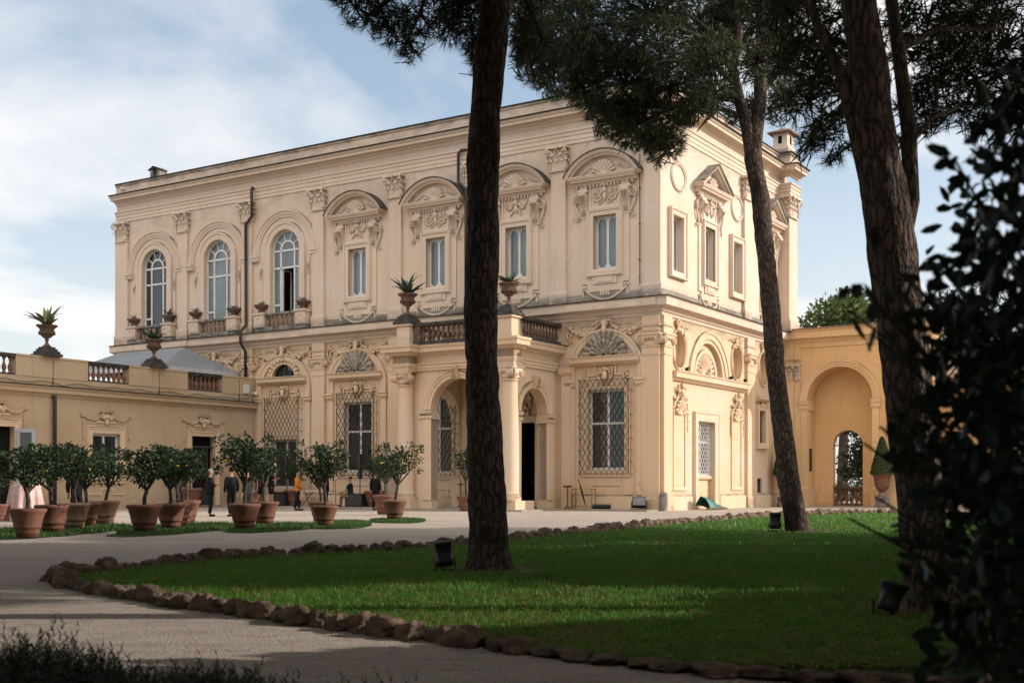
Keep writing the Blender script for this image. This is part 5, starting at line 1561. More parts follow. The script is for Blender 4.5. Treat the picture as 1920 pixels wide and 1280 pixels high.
for sx in (-1, 1):
    b = MB(); b.tube([(sx * .8, -.3, 0), (sx * .5, .28, .74)], .02, 6); b.tube([(sx * .8, .3, 0), (sx * .5, -.28, .74)], .02, 6); b.build('leg', M['iron'], t)
t = court_thing('microphone_stand', 'thin black microphone stand left of the seated man', 'stand', -16.9, -2.2, .07)
b = MB(); b.tube([(0, 0, .02), (0, 0, 1.35)], .016, 6); b.tube([(0, 0, 1.3), (.35, 0, 1.5)], .014, 6)
for a in (0, 2.1, 4.2): b.tube([(0, 0, .12), (.3 * math.cos(a), .3 * math.sin(a), .01)], .014, 5)
b.build('pole', M['black'], t)
b = MB(); b.tube([(.35, 0, 1.5), (.5, 0, 1.56)], [.02, .03], 7); b.build('microphone', M['black'], t)
t = court_thing('wooden_stool', 'low wooden stool under the seated man in navy', 'stool', -16.1, -1.95, .07)
b = MB(); b.box(-.22, .22, -.22, .22, .42, .47); b.build('seat', M['wood'], t)
for x in (-.18, .18):
    for y in (-.18, .18):
        b = MB(); b.box(x - .025, x + .025, y - .025, y + .025, 0, .42); b.build('leg', M['wood'], t)
# draped high table
t = thing('cocktail_table', 'tall round cocktail table under a pink satin cloth beside the citrus pots', 'table', (-15.4, 38.2, 0))
b = MB(); b.lathe(0, 0, [(0, 1.12), (.42, 1.12), (.42, 1.15), (0, 1.15)], 24); b.build('tabletop', M['wood'], t)
b = MB(); b.tube([(0, 0, 0), (0, 0, 1.12)], .04, 8); b.build('pole', M['iron'], t)
b = MB(); n = 72; prof = [(0, 1.165), (.43, 1.165), (.45, 1.1), (.5, .6), (.56, .02)]
vs_ = []
for i in range(n):
    a = 2 * PI * i / n
    for k, (r_, z) in enumerate(prof):
        f_ = (0, 0, .02, .06, .09)[k] * math.sin(a * 12 + math.sin(a * 3) * 1.5)
        vs_.append(((r_ + f_) * math.cos(a), (r_ + f_) * math.sin(a), z))
kk = len(prof)
b.add(vs_, [(i * kk + q, ((i + 1) % n) * kk + q, ((i + 1) % n) * kk + q + 1, i * kk + q + 1) for i in range(n) for q in range(kk - 1)], True)
b.build('tablecloth', M['cloth'], t)
# ================================================================ pines
P1PADS = [(-2.0, 15.37, 7.26, 0.31, 0.71, 0.2), (-1.77, 15.69, 7.25, 0.31, 0.73, 0.22), (-1.62, 16.3, 7.31, 0.29, 0.58, 0.22), (-1.28, 14.83, 6.59, 0.2, 0.79, 0.12), (-1.16, 15.42, 7.15, 0.31, 0.63, 0.26), (-0.99, 17.19, 7.95, 0.38, 0.69, 0.3), (-0.85, 16.81, 7.54, 0.26, 0.69, 0.21), (-0.58, 16.33, 7.5, 0.29, 0.6, 0.29), (-0.54, 16.32, 7.1, 0.16, 0.8, 0.16), (-0.5, 16.06, 6.83, 0.09, 0.77, 0.1), (0.18, 16.41, 7.28, 0.22, 0.58, 0.43), (0.11, 16.62, 6.99, 0.12, 0.73, 0.16), (-1.78, 15.52, 7.63, 0.48, 0.57, 0.27), (-1.19, 16.88, 8.28, 0.6, 0.69, 0.37), (-0.44, 16.53, 8.13, 0.58, 0.81, 0.29), (0.29, 16.51, 8.05, 0.44, 0.82, 0.36)]
P2PADS = [(0.37, 28.27, 11.99, 0.62, 1.79, 0.75), (0.63, 28.52, 11.32, 0.57, 1.88, 0.57), (1.08, 30.69, 11.56, 0.68, 1.34, 0.54), (1.37, 26.98, 11.25, 0.83, 1.42, 0.72), (1.92, 31.13, 12.12, 0.82, 1.56, 0.62), (1.76, 29.43, 10.81, 0.59, 1.47, 0.29), (2.17, 28.84, 10.23, 0.51, 1.53, 0.25), (2.48, 28.05, 11.28, 0.87, 1.65, 0.74), (2.77, 29.22, 10.93, 0.77, 1.86, 0.45), (3.02, 29.71, 10.37, 0.66, 1.87, 0.31), (3.17, 30.58, 10.17, 0.68, 1.91, 0.32), (3.54, 29.66, 9.61, 0.59, 1.38, 0.26), (3.92, 30.6, 9.61, 0.47, 1.9, 0.16), (2.59, 30.82, 10.45, 0.54, 1.64, 0.3), (3.83, 29.87, 11.01, 0.79, 1.42, 0.53), (4.1, 30.46, 10.47, 0.47, 1.65, 0.38), (3.43, 27.72, 11.16, 0.86, 1.32, 0.73), (4.86, 30.57, 12.6, 0.95, 1.91, 0.81), (4.37, 26.74, 10.45, 0.65, 1.79, 0.41), (4.82, 28.35, 10.26, 0.56, 1.38, 0.28), (4.29, 27.77, 9.83, 0.43, 1.77, 0.22), (5.89, 30.66, 10.67, 0.47, 1.31, 0.19), (5.32, 29.37, 12.54, 0.78, 1.31, 0.65), (6.47, 29.89, 12.34, 0.79, 1.49, 0.79), (6.78, 30.7, 11.7, 0.61, 1.91, 0.54), (6.62, 28.83, 10.35, 0.51, 1.92, 0.28), (5.66, 27.85, 10.96, 0.49, 1.33, 0.43), (3.36, 29.3, 12.64, 1.16, 1.3, 0.52), (1.45, 27.29, 12.09, 1.08, 1.54, 0.48), (5.7, 29.35, 13.31, 1.17, 1.38, 0.78), (3.98, 26.51, 12.48, 1.05, 1.84, 0.7), (2.71, 27.87, 13.06, 1.11, 1.89, 0.74), (1.63, 30.78, 14.44, 1.09, 1.52, 0.82), (0.51, 28.6, 13.12, 0.88, 1.61, 0.76), (7.04, 29.52, 13.51, 1.04, 1.66, 0.78)]
P3PADS = [(3.44, 14.71, 6.58, 0.39, 1.05, 0.39), (4.05, 16.09, 6.73, 0.39, 1.0, 0.36), (3.53, 14.25, 5.72, 0.31, 1.09, 0.22), (3.59, 13.56, 6.21, 0.3, 0.92, 0.36), (3.73, 16.22, 7.57, 0.43, 1.01, 0.36), (3.79, 14.67, 5.46, 0.26, 0.8, 0.18), (3.51, 14.19, 5.16, 0.2, 1.03, 0.1), (3.44, 12.77, 5.13, 0.2, 1.05, 0.23), (4.1, 14.98, 5.29, 0.16, 0.82, 0.09), (4.16, 14.96, 6.27, 0.2, 0.99, 0.33), (4.88, 15.15, 7.01, 0.33, 0.94, 0.33), (5.12, 15.25, 6.64, 0.3, 1.1, 0.27), (4.4, 12.78, 6.09, 0.34, 0.82, 0.28), (5.35, 15.13, 6.27, 0.33, 1.19, 0.27), (4.63, 13.6, 5.45, 0.27, 0.98, 0.21), (4.98, 14.83, 5.48, 0.23, 0.93, 0.14), (5.14, 14.01, 6.26, 0.37, 0.93, 0.31), (5.33, 14.03, 6.63, 0.43, 1.04, 0.31), (5.3, 13.78, 5.81, 0.37, 0.95, 0.27), (5.68, 15.48, 5.97, 0.34, 0.81, 0.24), (5.99, 14.75, 6.53, 0.39, 1.09, 0.39), (5.68, 13.82, 5.7, 0.31, 0.89, 0.27), (6.27, 15.59, 7.25, 0.41, 0.9, 0.34), (5.67, 13.37, 5.79, 0.3, 0.97, 0.35), (5.98, 15.21, 5.76, 0.3, 0.84, 0.24), (5.82, 13.86, 5.28, 0.28, 0.93, 0.24)]
LAUREL = [(1.314, 3.34, 1.976, 0.103, 26), (1.232, 2.97, 1.972, 0.079, 22), (1.248, 3.36, 1.878, 0.089, 16), (0.994, 2.71, 1.85, 0.036, 6), (1.154, 2.87, 1.728, 0.089, 30), (1.329, 3.17, 1.862, 0.084, 26), (1.198, 3.39, 1.734, 0.09, 16), (1.145, 2.98, 1.633, 0.105, 40), (1.148, 2.76, 1.596, 0.085, 40), (0.871, 2.66, 1.579, 0.047, 8), (0.931, 3.05, 1.7, 0.035, 4), (0.796, 2.73, 1.56, 0.036, 5), (0.923, 3.32, 1.603, 0.032, 3), (1.123, 3.35, 1.637, 0.067, 12), (0.866, 2.72, 1.493, 0.06, 12), (0.845, 2.81, 1.468, 0.037, 6), (1.187, 3.32, 1.574, 0.103, 34), (1.242, 3.16, 1.525, 0.112, 46), (1.391, 3.32, 1.515, 0.088, 40), (1.017, 2.88, 1.387, 0.076, 8), (1.027, 2.67, 1.344, 0.094, 44), (1.174, 2.83, 1.332, 0.087, 44), (1.138, 3.3, 1.31, 0.102, 13), (0.893, 2.81, 1.343, 0.043, 2), (0.877, 2.88, 1.26, 0.051, 2), (0.859, 2.95, 1.224, 0.033, 2), (0.964, 2.95, 1.224, 0.065, 8), (1.09, 2.94, 1.237, 0.117, 60), (1.407, 3.42, 1.241, 0.121, 56), (0.953, 2.7, 1.156, 0.095, 20), (0.993, 2.55, 1.109, 0.102, 64), (1.446, 3.45, 1.105, 0.107, 50), (1.092, 3.39, 1.135, 0.06, 2), (1.048, 3.49, 1.089, 0.054, 2), (0.824, 2.96, 1.041, 0.033, 2), (1.098, 3.45, 1.028, 0.076, 2), (1.212, 3.43, 1.014, 0.121, 18), (1.085, 2.76, 0.998, 0.11, 60), (1.382, 3.26, 0.99, 0.086, 40), (1.116, 3.04, 0.905, 0.108, 44), (1.148, 2.82, 0.895, 0.1, 52), (1.039, 2.77, 0.827, 0.098, 44), (1.086, 2.61, 0.82, 0.092, 50), (1.099, 3.11, 0.708, 0.096, 13), (1.11, 2.82, 0.709, 0.112, 56), (1.408, 3.32, 0.621, 0.088, 40), (1.241, 2.99, 2.071, 0.066, 20), (1.155, 2.9, 1.967, 0.077, 20), (1.131, 2.68, 1.843, 0.071, 34), (1.356, 3.37, 1.939, 0.104, 34), (1.061, 2.56, 1.639, 0.079, 46), (1.177, 3.03, 1.708, 0.08, 30), (1.383, 3.4, 1.646, 0.12, 50), (0.975, 2.63, 1.526, 0.07, 26), (1.277, 3.08, 2.153, 0.054, 12), (1.205, 3.14, 1.48, 0.097, 40), (1.063, 2.59, 1.36, 0.08, 44), (1.067, 2.91, 1.454, 0.064, 24), (1.265, 3.22, 1.305, 0.114, 46), (1.237, 2.98, 1.133, 0.105, 50), (1.202, 3.24, 1.335, 0.086, 30), (0.99, 2.7, 1.096, 0.072, 40)]
def trunk_mesh(pts, seg=40, step=.06, amp=.03, seed=0, flare=True):
    """tapered trunk with deep vertical bark plates"""
    b = MB(); P = [Vector(p[:3]) for p in pts]; rads = [p[3] for p in pts]
    rows = []
    for i in range(len(P) - 1):
        n = max(2, int((P[i + 1] - P[i]).length / step))
        for k in range(n):
            t = k / n
            p0, p1, p2, p3 = P[max(0, i - 1)], P[i], P[i + 1], P[min(len(P) - 1, i + 2)]
            c = .5 * ((2 * p1) + (p2 - p0) * t + (2 * p0 - 5 * p1 + 4 * p2 - p3) * t * t + (3 * p1 - p0 - 3 * p2 + p3) * t ** 3)
            rows.append((c, rads[i] * (1 - t) + rads[i + 1] * t))
    rows.append((P[-1], rads[-1]))
    vs_ = []
    for c, r in rows:
        for j in range(seg):
            a = 2 * PI * j / seg
            q = Vector((math.cos(a) * r * 9, math.sin(a) * r * 9, c.z * 2.2 + seed * 7))
            n1 = 1 - abs(noise.noise(q)) * 2.2
            n2 = noise.noise(q * 2.7 + Vector((5, 1, seed)))
            n3 = noise.noise(Vector((math.cos(a) * 1.3, math.sin(a) * 1.3, c.z * .9 + seed)))
            rr = r * (.94 + .07 * n3) + amp * (-.8 * max(0, n1) + .35 * n2 + .25)
            vs_.append(c + Vector((math.cos(a) * rr, math.sin(a) * rr, 0)))
    fs = [(i * seg + j, i * seg + (j + 1) % seg, (i + 1) * seg + (j + 1) % seg, (i + 1) * seg + j) for i in range(len(rows) - 1) for j in range(seg)]
    b.add(vs_, fs, True, True)
    return b

def limb(b, pts, r0, r1, seg=8, wob=.0):
    n = len(pts)
    b.tube(pts, [r0 + (r1 - r0) * i / (n - 1) for i in range(n)], seg, True, True)

def needle_pads(b, twigs, pads, dens, ln, wd, seed, k=13, droop=.25):
    q = random.Random(seed)
    for (cx, cy, cz, rx, ry, rz) in pads:
        n = int(dens * (rx * ry * rz) ** (2 / 3) * 14) + 10
        c = Vector((cx, cy, cz))
        # a few twigs through the pad
        for _ in range(max(3, n // 14)):
            d = Vector((max(-1.1, min(1.1, q.gauss(0, 1))) * rx, max(-1.1, min(1.1, q.gauss(0, 1))) * ry, max(-1, min(1, q.gauss(0, .7))) * rz)) * .62
            m_ = c + d * .4 + Vector((0, 0, -.15 * rz))
            twigs.tube([c + Vector((0, 0, -.2 * rz)), m_, c + d], [wd * 2.2, wd * 1.6, wd * .8], 3, False, True)
        for _ in range(n):
            while True:
                u = Vector((q.uniform(-1, 1), q.uniform(-1, 1), q.uniform(-1, 1)))
                if .12 < u.length < 1: break
            nn = noise.noise(Vector((cx + u.x * rx, cy + u.y * ry, cz + u.z * rz)) * (1.1 / max(.35, rx)))
            if nn < -.18: continue
            p = c + Vector((u.x * rx, u.y * ry, u.z * rz))
            ax = Vector((u.x, u.y, u.z * .5 - droop)) + Vector((q.gauss(0, .5), q.gauss(0, .5), q.gauss(0, .5)))
            ax = ax.normalized() if ax.length > .01 else Vector((0, 0, 1))
            e1 = ax.orthogonal().normalized(); e2 = ax.cross(e1)
            tl = ln * q.uniform(.8, 1.2)
            twigs.tube([p - ax * tl * 1.1, p], [wd * .9, wd * .7], 3, False, True)
            for i in range(k):
                a = 2 * PI * i / k + q.uniform(-.3, .3); sp = q.uniform(.25, .85)
                d = (ax + (e1 * math.cos(a) + e2 * math.sin(a)) * sp).normalized()
                o_ = p - ax * q.uniform(0, tl * .7)
                s_ = d.cross(ax); s_ = s_.normalized() * wd * .5 if s_.length > .01 else e1 * wd * .5
                b.add([o_ - s_, o_ + s_, o_ + d * tl], [(0, 1, 2)], False, True)

def pine(label, base, tr, limbs, pads, dens, ln, wd, seed, group='stone pines', amp=.03, seg=40, step=.06):
    t = thing('pine_tree', label, 'tree', base, 0, group)
    ob_ = (base[0], base[1], 0)
    trunk_mesh(tr, seg, step, amp, seed).build('trunk', M['bark'], t, ob_)
    b = MB()
    for pts, r0, r1 in limbs: limb(b, pts, r0, r1)
    if limbs: b.build('limb', M['bark'], t, ob_)
    b = MB(); tw = MB()
    needle_pads(b, tw, pads, dens, ln, wd, seed)
    b.build('crown', M['needle'], t, ob_)
    tw.build('twigs', M['bark'], t, ob_)
    return t

T1 = [(-0.28, 15.65, -.1, .40), (-0.28, 15.65, 0.04, .365), (-0.29, 15.65, .14, .32), (-0.30, 15.65, .28, .29), (-0.31, 15.65, 0.5, .27), (-0.33, 15.65, 1.19, .262), (-0.36, 15.65, 1.88, .24), (-0.385, 15.65, 2.57, .226), (-0.40, 15.65, 3.26, .232), (-.40, 15.65, 3.8, .225), (-0.385, 15.65, 4.15, .242), (-0.375, 15.65, 4.4, .222), (-0.37, 15.65, 5.0, .222), (-.36, 15.65, 5.4, .238), (-0.36, 15.65, 5.7, .222), (-0.33, 15.65, 6.2, .218), (-0.29, 15.65, 6.58, .23), (-0.24, 15.65, 7.06, .212), (-0.2, 15.65, 7.8, .2), (-.1, 15.7, 9.2, .18), (.0, 15.8, 10.6, .14)]
L1 = [([(-.2, 15.7, 7.9), (-.6, 15.8, 8.15), (-1.3, 15.9, 7.75), (-1.9, 16, 7.35)], .09, .025), ([(-.15, 15.7, 8.4), (-1.2, 15.2, 8.6), (-2.4, 14.8, 8.4)], .08, .03), ([(-.1, 15.7, 8.6), (.8, 15.9, 8.5), (1.6, 16.2, 8.2)], .08, .03),
      ([(-.2, 15.7, 7.6), (.15, 15.8, 7.55), (.4, 15.9, 7.0), (.25, 15.9, 6.6)], .05, .015), ([(-1.0, 15.9, 7.95), (-1.25, 16, 7.3), (-1.45, 16, 6.9)], .03, .01), ([(-.25, 15.7, 7.5), (-.7, 15.8, 7.4), (-.95, 15.9, 7.0)], .04, .012)]
up = random.Random(5)
def canopy(cx, cy, cz, rad, th, n, seed, r0=.8):
    q = random.Random(seed); o = []
    for i in range(n):
        a = q.uniform(0, 2 * PI); d = rad * math.sqrt(q.random())
        o.append((cx + d * math.cos(a), cy + d * math.sin(a), cz + th * (1 - (d / rad) ** 2) * q.uniform(.2, 1) + q.uniform(-.2, .3), r0 * q.uniform(.8, 1.3), r0 * q.uniform(.8, 1.3), r0 * .55))
    return o
pine('thick dark pine trunk left of middle, rising from the lawn beside the garden spotlight', (-.28, 15.65, 0), T1, L1, P1PADS, 62, .17, .0075, 1, amp=.03)
T = bpy.data.objects['pine_tree']

T2 = [(6.88, 28.8, -.1, .42), (6.83, 28.8, .05, .34), (6.76, 28.8, .4, .295), (6.61, 28.8, 1.25, .275), (6.44, 28.8, 2.52, .252), (6.3, 28.8, 3.79, .242), (6.23, 28.8, 4.6, .25), (6.2, 28.8, 5.06, .238), (6.11, 28.8, 6.08, .228), (6.0, 28.8, 7.1, .228), (5.93, 28.8, 7.9, .24), (5.9, 28.8, 8.12, .222), (5.79, 28.8, 8.7, .215), (5.75, 28.8, 9.0, .225), (5.83, 28.8, 9.6, .18), (5.93, 28.9, 10.4, .165), (6.0, 29.0, 11.6, .15), (5.95, 29, 13.0, .13), (5.9, 29, 14.5, .1)]
L2 = [([(5.76, 28.8, 8.75), (5.6, 28.75, 9.6), (5.4, 28.7, 10.3), (5.25, 28.7, 11.0), (5.4, 28.7, 11.8), (5.3, 28.7, 13)], .17, .07),
      ([(5.35, 28.7, 10.6), (4.8, 28.5, 11.0), (4.1, 28.3, 11.1), (3.1, 28.0, 10.9), (2.2, 27.8, 11.0)], .08, .025), ([(5.4, 28.7, 10.3), (4.7, 28.9, 10.6), (4.1, 29.2, 10.35), (3.2, 29.5, 10.0), (2.6, 29.6, 9.6)], .07, .02),
      ([(5.35, 28.7, 10.9), (4.6, 28.2, 11.5), (3.4, 27.8, 11.8), (1.8, 27.5, 11.6), (.9, 27.4, 11.2)], .08, .025), ([(5.5, 28.75, 9.9), (4.9, 28.4, 10.0), (4.5, 28.2, 9.6), (4.3, 28.1, 9.35)], .05, .012),
      ([(5.95, 29, 11.2), (6.6, 29.2, 11.8), (7.3, 29.3, 11.9)], .06, .02), ([(5.95, 29, 11.6), (5.2, 29.8, 12.4), (4.0, 30.5, 12.6)], .06, .02), ([(5.3, 28.7, 11.5), (4.2, 28.9, 12.4), (2.2, 29, 12.6)], .06, .02)]
pine('slender leaning pine with a forked trunk in front of the villa side wall', (6.83, 28.8, 0), T2, L2, P2PADS, 34.0, .25, .015, 2, amp=.026, seg=32, step=.09)

def shade_canopy(cx, cy, rad, ymax, n, seed, zmin=9.0):  # unseen needle pads added above the frame to shade lawn and gravel
    q = random.Random(seed); o = []
    while len(o) < n:
        a = q.uniform(0, 2 * PI); d = rad * math.sqrt(q.random()); x, y = cx + d * math.cos(a), cy + d * math.sin(a)
        if y > ymax: continue
        z = max(zmin, 2.6 + .41 * max(y, 0)) + q.uniform(0, 1.6)
        o.append((x, y, z, 1.25 * q.uniform(.8, 1.2), 1.25 * q.uniform(.8, 1.2), .55))
    return o
b = MB(); tw = MB(); needle_pads(b, tw, shade_canopy(-2.5, 14, 9.5, 24, 150, 61), 7, .5, .075, 29, 9); b.build('crown', M['needle'], bpy.data.objects['pine_tree'], (-.28, 15.65, 0)); tw.build('twigs', M['bark'], bpy.data.objects['pine_tree'], (-.28, 15.65, 0))
T3 = [(3.68, 10.48, -.1, .30), (3.66, 10.48, .03, .245), (3.62, 10.48, .25, .222), (3.59, 10.48, .47, .217), (3.52, 10.48, 1.17, .212), (3.45, 10.48, 1.72, .212), (3.38, 10.48, 2.55, .22), (3.31, 10.48, 3.11, .222), (3.25, 10.48, 3.5, .215), (3.19, 10.48, 3.94, .2), (3.12, 10.48, 4.41, .188), (3.08, 10.48, 4.87, .174), (3.0, 10.48, 5.33, .156), (2.9, 10.5, 6.4, .14), (2.85, 10.6, 7.6, .12)]
L3 = [([(3.36, 10.5, 3.1), (3.47, 10.5, 3.6), (3.45, 10.5, 4.2), (3.36, 10.5, 4.9), (3.3, 10.6, 5.6), (3.5, 10.8, 6.8)], .085, .045), ([(3.1, 10.5, 3.7), (2.98, 10.5, 4.2), (2.86, 10.5, 4.7), (2.66, 10.5, 5.1), (2.5, 10.6, 5.8)], .07, .035),
      ([(3.46, 10.5, 4.1), (3.7, 10.6, 4.35), (4.0, 10.8, 4.5)], .03, .012), ([(3.36, 10.5, 4.9), (3.8, 10.8, 5.2), (4.6, 11.2, 5.35)], .035, .012), ([(2.75, 10.5, 4.95), (2.5, 10.7, 5.0), (2.3, 10.9, 4.8)], .02, .008)]
pine('broad rough barked pine trunk at the right behind the dark laurel leaves', (3.66, 10.48, 0), T3, L3, P3PADS, 48, .17, .0085, 3, amp=.024)
T = [o for o in bpy.data.objects if o.name.startswith('pine_tree')][-1]

b = MB(); tw = MB(); needle_pads(b, tw, shade_canopy(7, 12, 9.0, 25, 130, 62), 7, .5, .075, 39, 9); b.build('crown', M['needle'], T, (3.66, 10.48, 0)); tw.build('twigs', M['bark'], T, (3.66, 10.48, 0))

# ================================================================ leafy plants
def leaf_cloud(b, centers, n, ln, wd, q, shape='ellipse', jitter=.5):
    """scatter single leaves (a folded lozenge each) in balls (x, y, z, r)"""
    for (cx, cy, cz, r) in centers:
        for _ in range(n):
            while True:
                u = Vector((q.uniform(-1, 1), q.uniform(-1, 1), q.uniform(-1, 1)))
                if .25 < u.length < 1: break
            p = Vector((cx, cy, cz)) + u * r
            d = (u + Vector((q.gauss(0, jitter), q.gauss(0, jitter), q.gauss(.1, jitter)))).normalized()
            s_ = d.cross(Vector((q.gauss(0, 1), q.gauss(0, 1), q.gauss(0, 1))))
            s_ = s_.normalized() if s_.length > .01 else d.orthogonal()
            nn = d.cross(s_)
            l = ln * q.uniform(.7, 1.2); w_ = wd * q.uniform(.75, 1.15)
            b.add([p, p + d * l * .35 + s_ * w_ * .5 + nn * w_ * .12, p + d * l * .75 + s_ * w_ * .38 + nn * w_ * .1, p + d * l, p + d * l * .75 - s_ * w_ * .38 + nn * w_ * .1, p + d * l * .35 - s_ * w_ * .5 + nn * w_ * .12, p + d * l * .5],
                  [(0, 1, 6), (1, 2, 6), (2, 3, 6), (3, 4, 6), (4, 5, 6), (5, 0, 6)], False, True)

POT = [(.0, 0), (.27, 0), (.285, .1), (.30, .105), (.30, .14), (.315, .24), (.345, .245), (.345, .28), (.385, .48), (.40, .5), (.43, .62), (.47, .66), (.485, .7), (.485, .74), (.43, .76), (.40, .70), (.0, .68)]
def citrus(label, x, y, s=1.0, potmat='terracotta', crown=.75, hgt=1.75, seed=0, lean=0.0, cover=1.0, lemons=3, group='potted citrus trees'):
    q = random.Random(100 + seed)
    s *= .85; crown *= .74; hgt = .3 + hgt * .72
    t = thing('potted_citrus', label, 'tree', (x, y, .03), q.uniform(0, 6), group)
    b = MB(); b.lathe(0, 0, [(r * s, z * s) for r, z in POT], 24); p = b.build('pot', M[potmat], t)
    b = MB(); b.lathe(0, 0, [(0, .70 * s), (.40 * s, .69 * s), (.40 * s, .66 * s)], 16); b.build('soil', M['soil'], t)
    b = MB()
    th = hgt - crown * .55; z0 = .66 * s
    fork = Vector((lean * .5, .03, z0 + (hgt - z0) * .42))
    b.tube([(0, 0, z0 - .05), (lean * .2 + .02, .01, z0 + .25), fork], [.055, .045, .042], 8, True, True)
    cl = []; sx_ = q.uniform(.85, 1.25)
    for i in range(8):
        a = 2.4 * i + q.uniform(-.4, .4); d = crown * q.uniform(.35, 1.3)
        e = Vector((lean + math.cos(a) * d * sx_, math.sin(a) * d, hgt + q.uniform(-.45, .72) * crown))
        m_ = fork.lerp(e, .5) + Vector((q.uniform(-.08, .08), q.uniform(-.08, .08), -.05))
        b.tube([fork, m_, e], [.032, .02, .008], 5, True, True)
        cl.append((*e, crown * q.uniform(.24, .44)))
        cl.append((*(m_ + Vector((0, 0, .12))), crown * q.uniform(.3, .4)))
    for i in range(5):
        a = q.uniform(0, 6.28); d = crown * q.uniform(0, .55)
        cl.append((lean + math.cos(a) * d, math.sin(a) * d, hgt + crown * q.uniform(-.1, .62), crown * q.uniform(.3, .48)))
    for i in range(14):
        a = q.uniform(0, 6.28); k_ = q.uniform(.8, 1.35)
        cl.append((lean + math.cos(a) * crown * k_, math.sin(a) * crown * k_, hgt + crown * q.uniform(-.6, .9), crown * q.uniform(.1, .2)))
    b.build('trunk', M['citrusbark'], t)
    b = MB()
    for c_ in cl: leaf_cloud(b, [c_], int(cover * 44 * min(1, .25 + c_[3] / crown * 1.9)), .10, .05, q)
    b.build('crown', M['citrus'], t)
    for i in range(lemons // 2 + 1):
        a = q.uniform(0, 6.28); b = MB()
        b.blob(lean + math.cos(a) * crown * .8, math.sin(a) * crown * .8, hgt + crown * q.uniform(-.4, .3), .032, .045, .032, 8, 6)
        b.build('lemon', M['lemon'], t)
    return t
CIT = [
 ('citrus in the frontmost terracotta pot of the leftmost row', -10.27, 25.6, .94, 'terracotta', .62, 1.62, 0, 0, 1, 2),
 ('citrus in the second terracotta pot of the leftmost row, right of the frontmost', -10.73, 28.2, 1.0, 'terracotta', .68, 1.75, 1, .1, 1.1, 2),
 ('citrus in the pale limed pot in the middle of the leftmost row', -11.2, 30.9, 1.0, 'terra_pale', .74, 1.85, 2, .0, 1.2, 3),
 ('citrus in the terracotta pot just behind the pale limed pot', -11.5, 32.6, .98, 'terracotta', .7, 1.8, 3, -.1, 1.1, 2),
 ('citrus with a leaning stem in the rearmost dusty pot of the leftmost row', -11.6, 34.4, 1.05, 'terra_pale', .72, 1.85, 4, .25, 1, 2),
 ('citrus in the pot cut by the left picture edge beside the pink cloth', -16.0, 37.6, .8, 'terracotta', .4, 1.3, 5, -.4, .5, 0),
 ('citrus in the frontmost pot of the row before the lattice gate', -8.68, 28.5, 1.0, 'terracotta', .62, 1.72, 6, -.1, 1, 3),
 ('citrus in the second pot of the row before the lattice gate', -8.62, 30.5, .98, 'terracotta', .66, 1.78, 7, .05, 1.1, 4),
 ('citrus in the third pot of the row before the lattice gate', -8.98, 32.4, .98, 'terracotta', .62, 1.8, 8, .0, 1.1, 4),
 ('citrus in the fourth pot of the row before the lattice gate', -9.35, 34.2, .98, 'terracotta', .62, 1.85, 9, -.05, 1.1, 3),
 ('citrus in the last pot of the row before the lattice gate', -9.65, 35.8, 1.02, 'terracotta', .5, 1.85, 10, -.1, 1, 3),
 ('full leafy citrus in a big pot in front of the men in dark suits', -6.69, 30.2, 1.0, 'terracotta', .8, 2.05, 11, -.05, 1.5, 3),
 ('citrus in the pot half hidden behind the fullest citrus', -6.95, 33.9, 1.0, 'terracotta', .6, 2.0, 12, 0, .8, 2),
 ('citrus in a banded pot in front of the band table', -5.03, 32.5, .86, 'terracotta', .76, 2.0, 13, -.05, 1.3, 3),
 ('citrus in the sunlit pot half hidden behind the banded pot', -5.75, 36.4, .95, 'terracotta', .55, 1.75, 14, -.1, .6, 2),
 ('airy citrus in the rightmost pot before the porch column', -3.73, 38.4, .98, 'terracotta', .78, 2.15, 15, .25, .85, 3),
 ('citrus in the pot standing just left of the rightmost citrus', -4.85, 46.0, 1.15, 'terracotta', .8, 2.1, 16, -.1, 1, 2)]
for c in CIT: citrus(*c)
for l, x, y, s, pm, cr, hh, sd_ in (('citrus in a tall pot against the wing wall left of the lattice gate', -23.3, -5.9, 1.5, 'terracotta', .7, 2.3, 17),
                           ('small citrus in a pot by the wall left of the orange shirt', -20.3, -1.5, 1.35, 'terracotta', .75, 2.0, 18),
                           ('citrus in a pale pot at the inner corner of the court', -22.3, -2.3, 1.3, 'terra_pale', .6, 2.2, 19),
                           ('small citrus in a pot by the wall right of the bass cabinet', -14.9, -1.6, 1.3, 'terracotta', .95, 2.3, 20),
                           ('sparse citrus at the porch front, mostly behind the left pine trunk', -6.9, -5.2, 1.0, 'terracotta', .7, 2.6, 21)):
    p = cw(x, y); citrus(l, p.x, p.y, s, pm, cr, hh, sd_, 0, .9, 1)

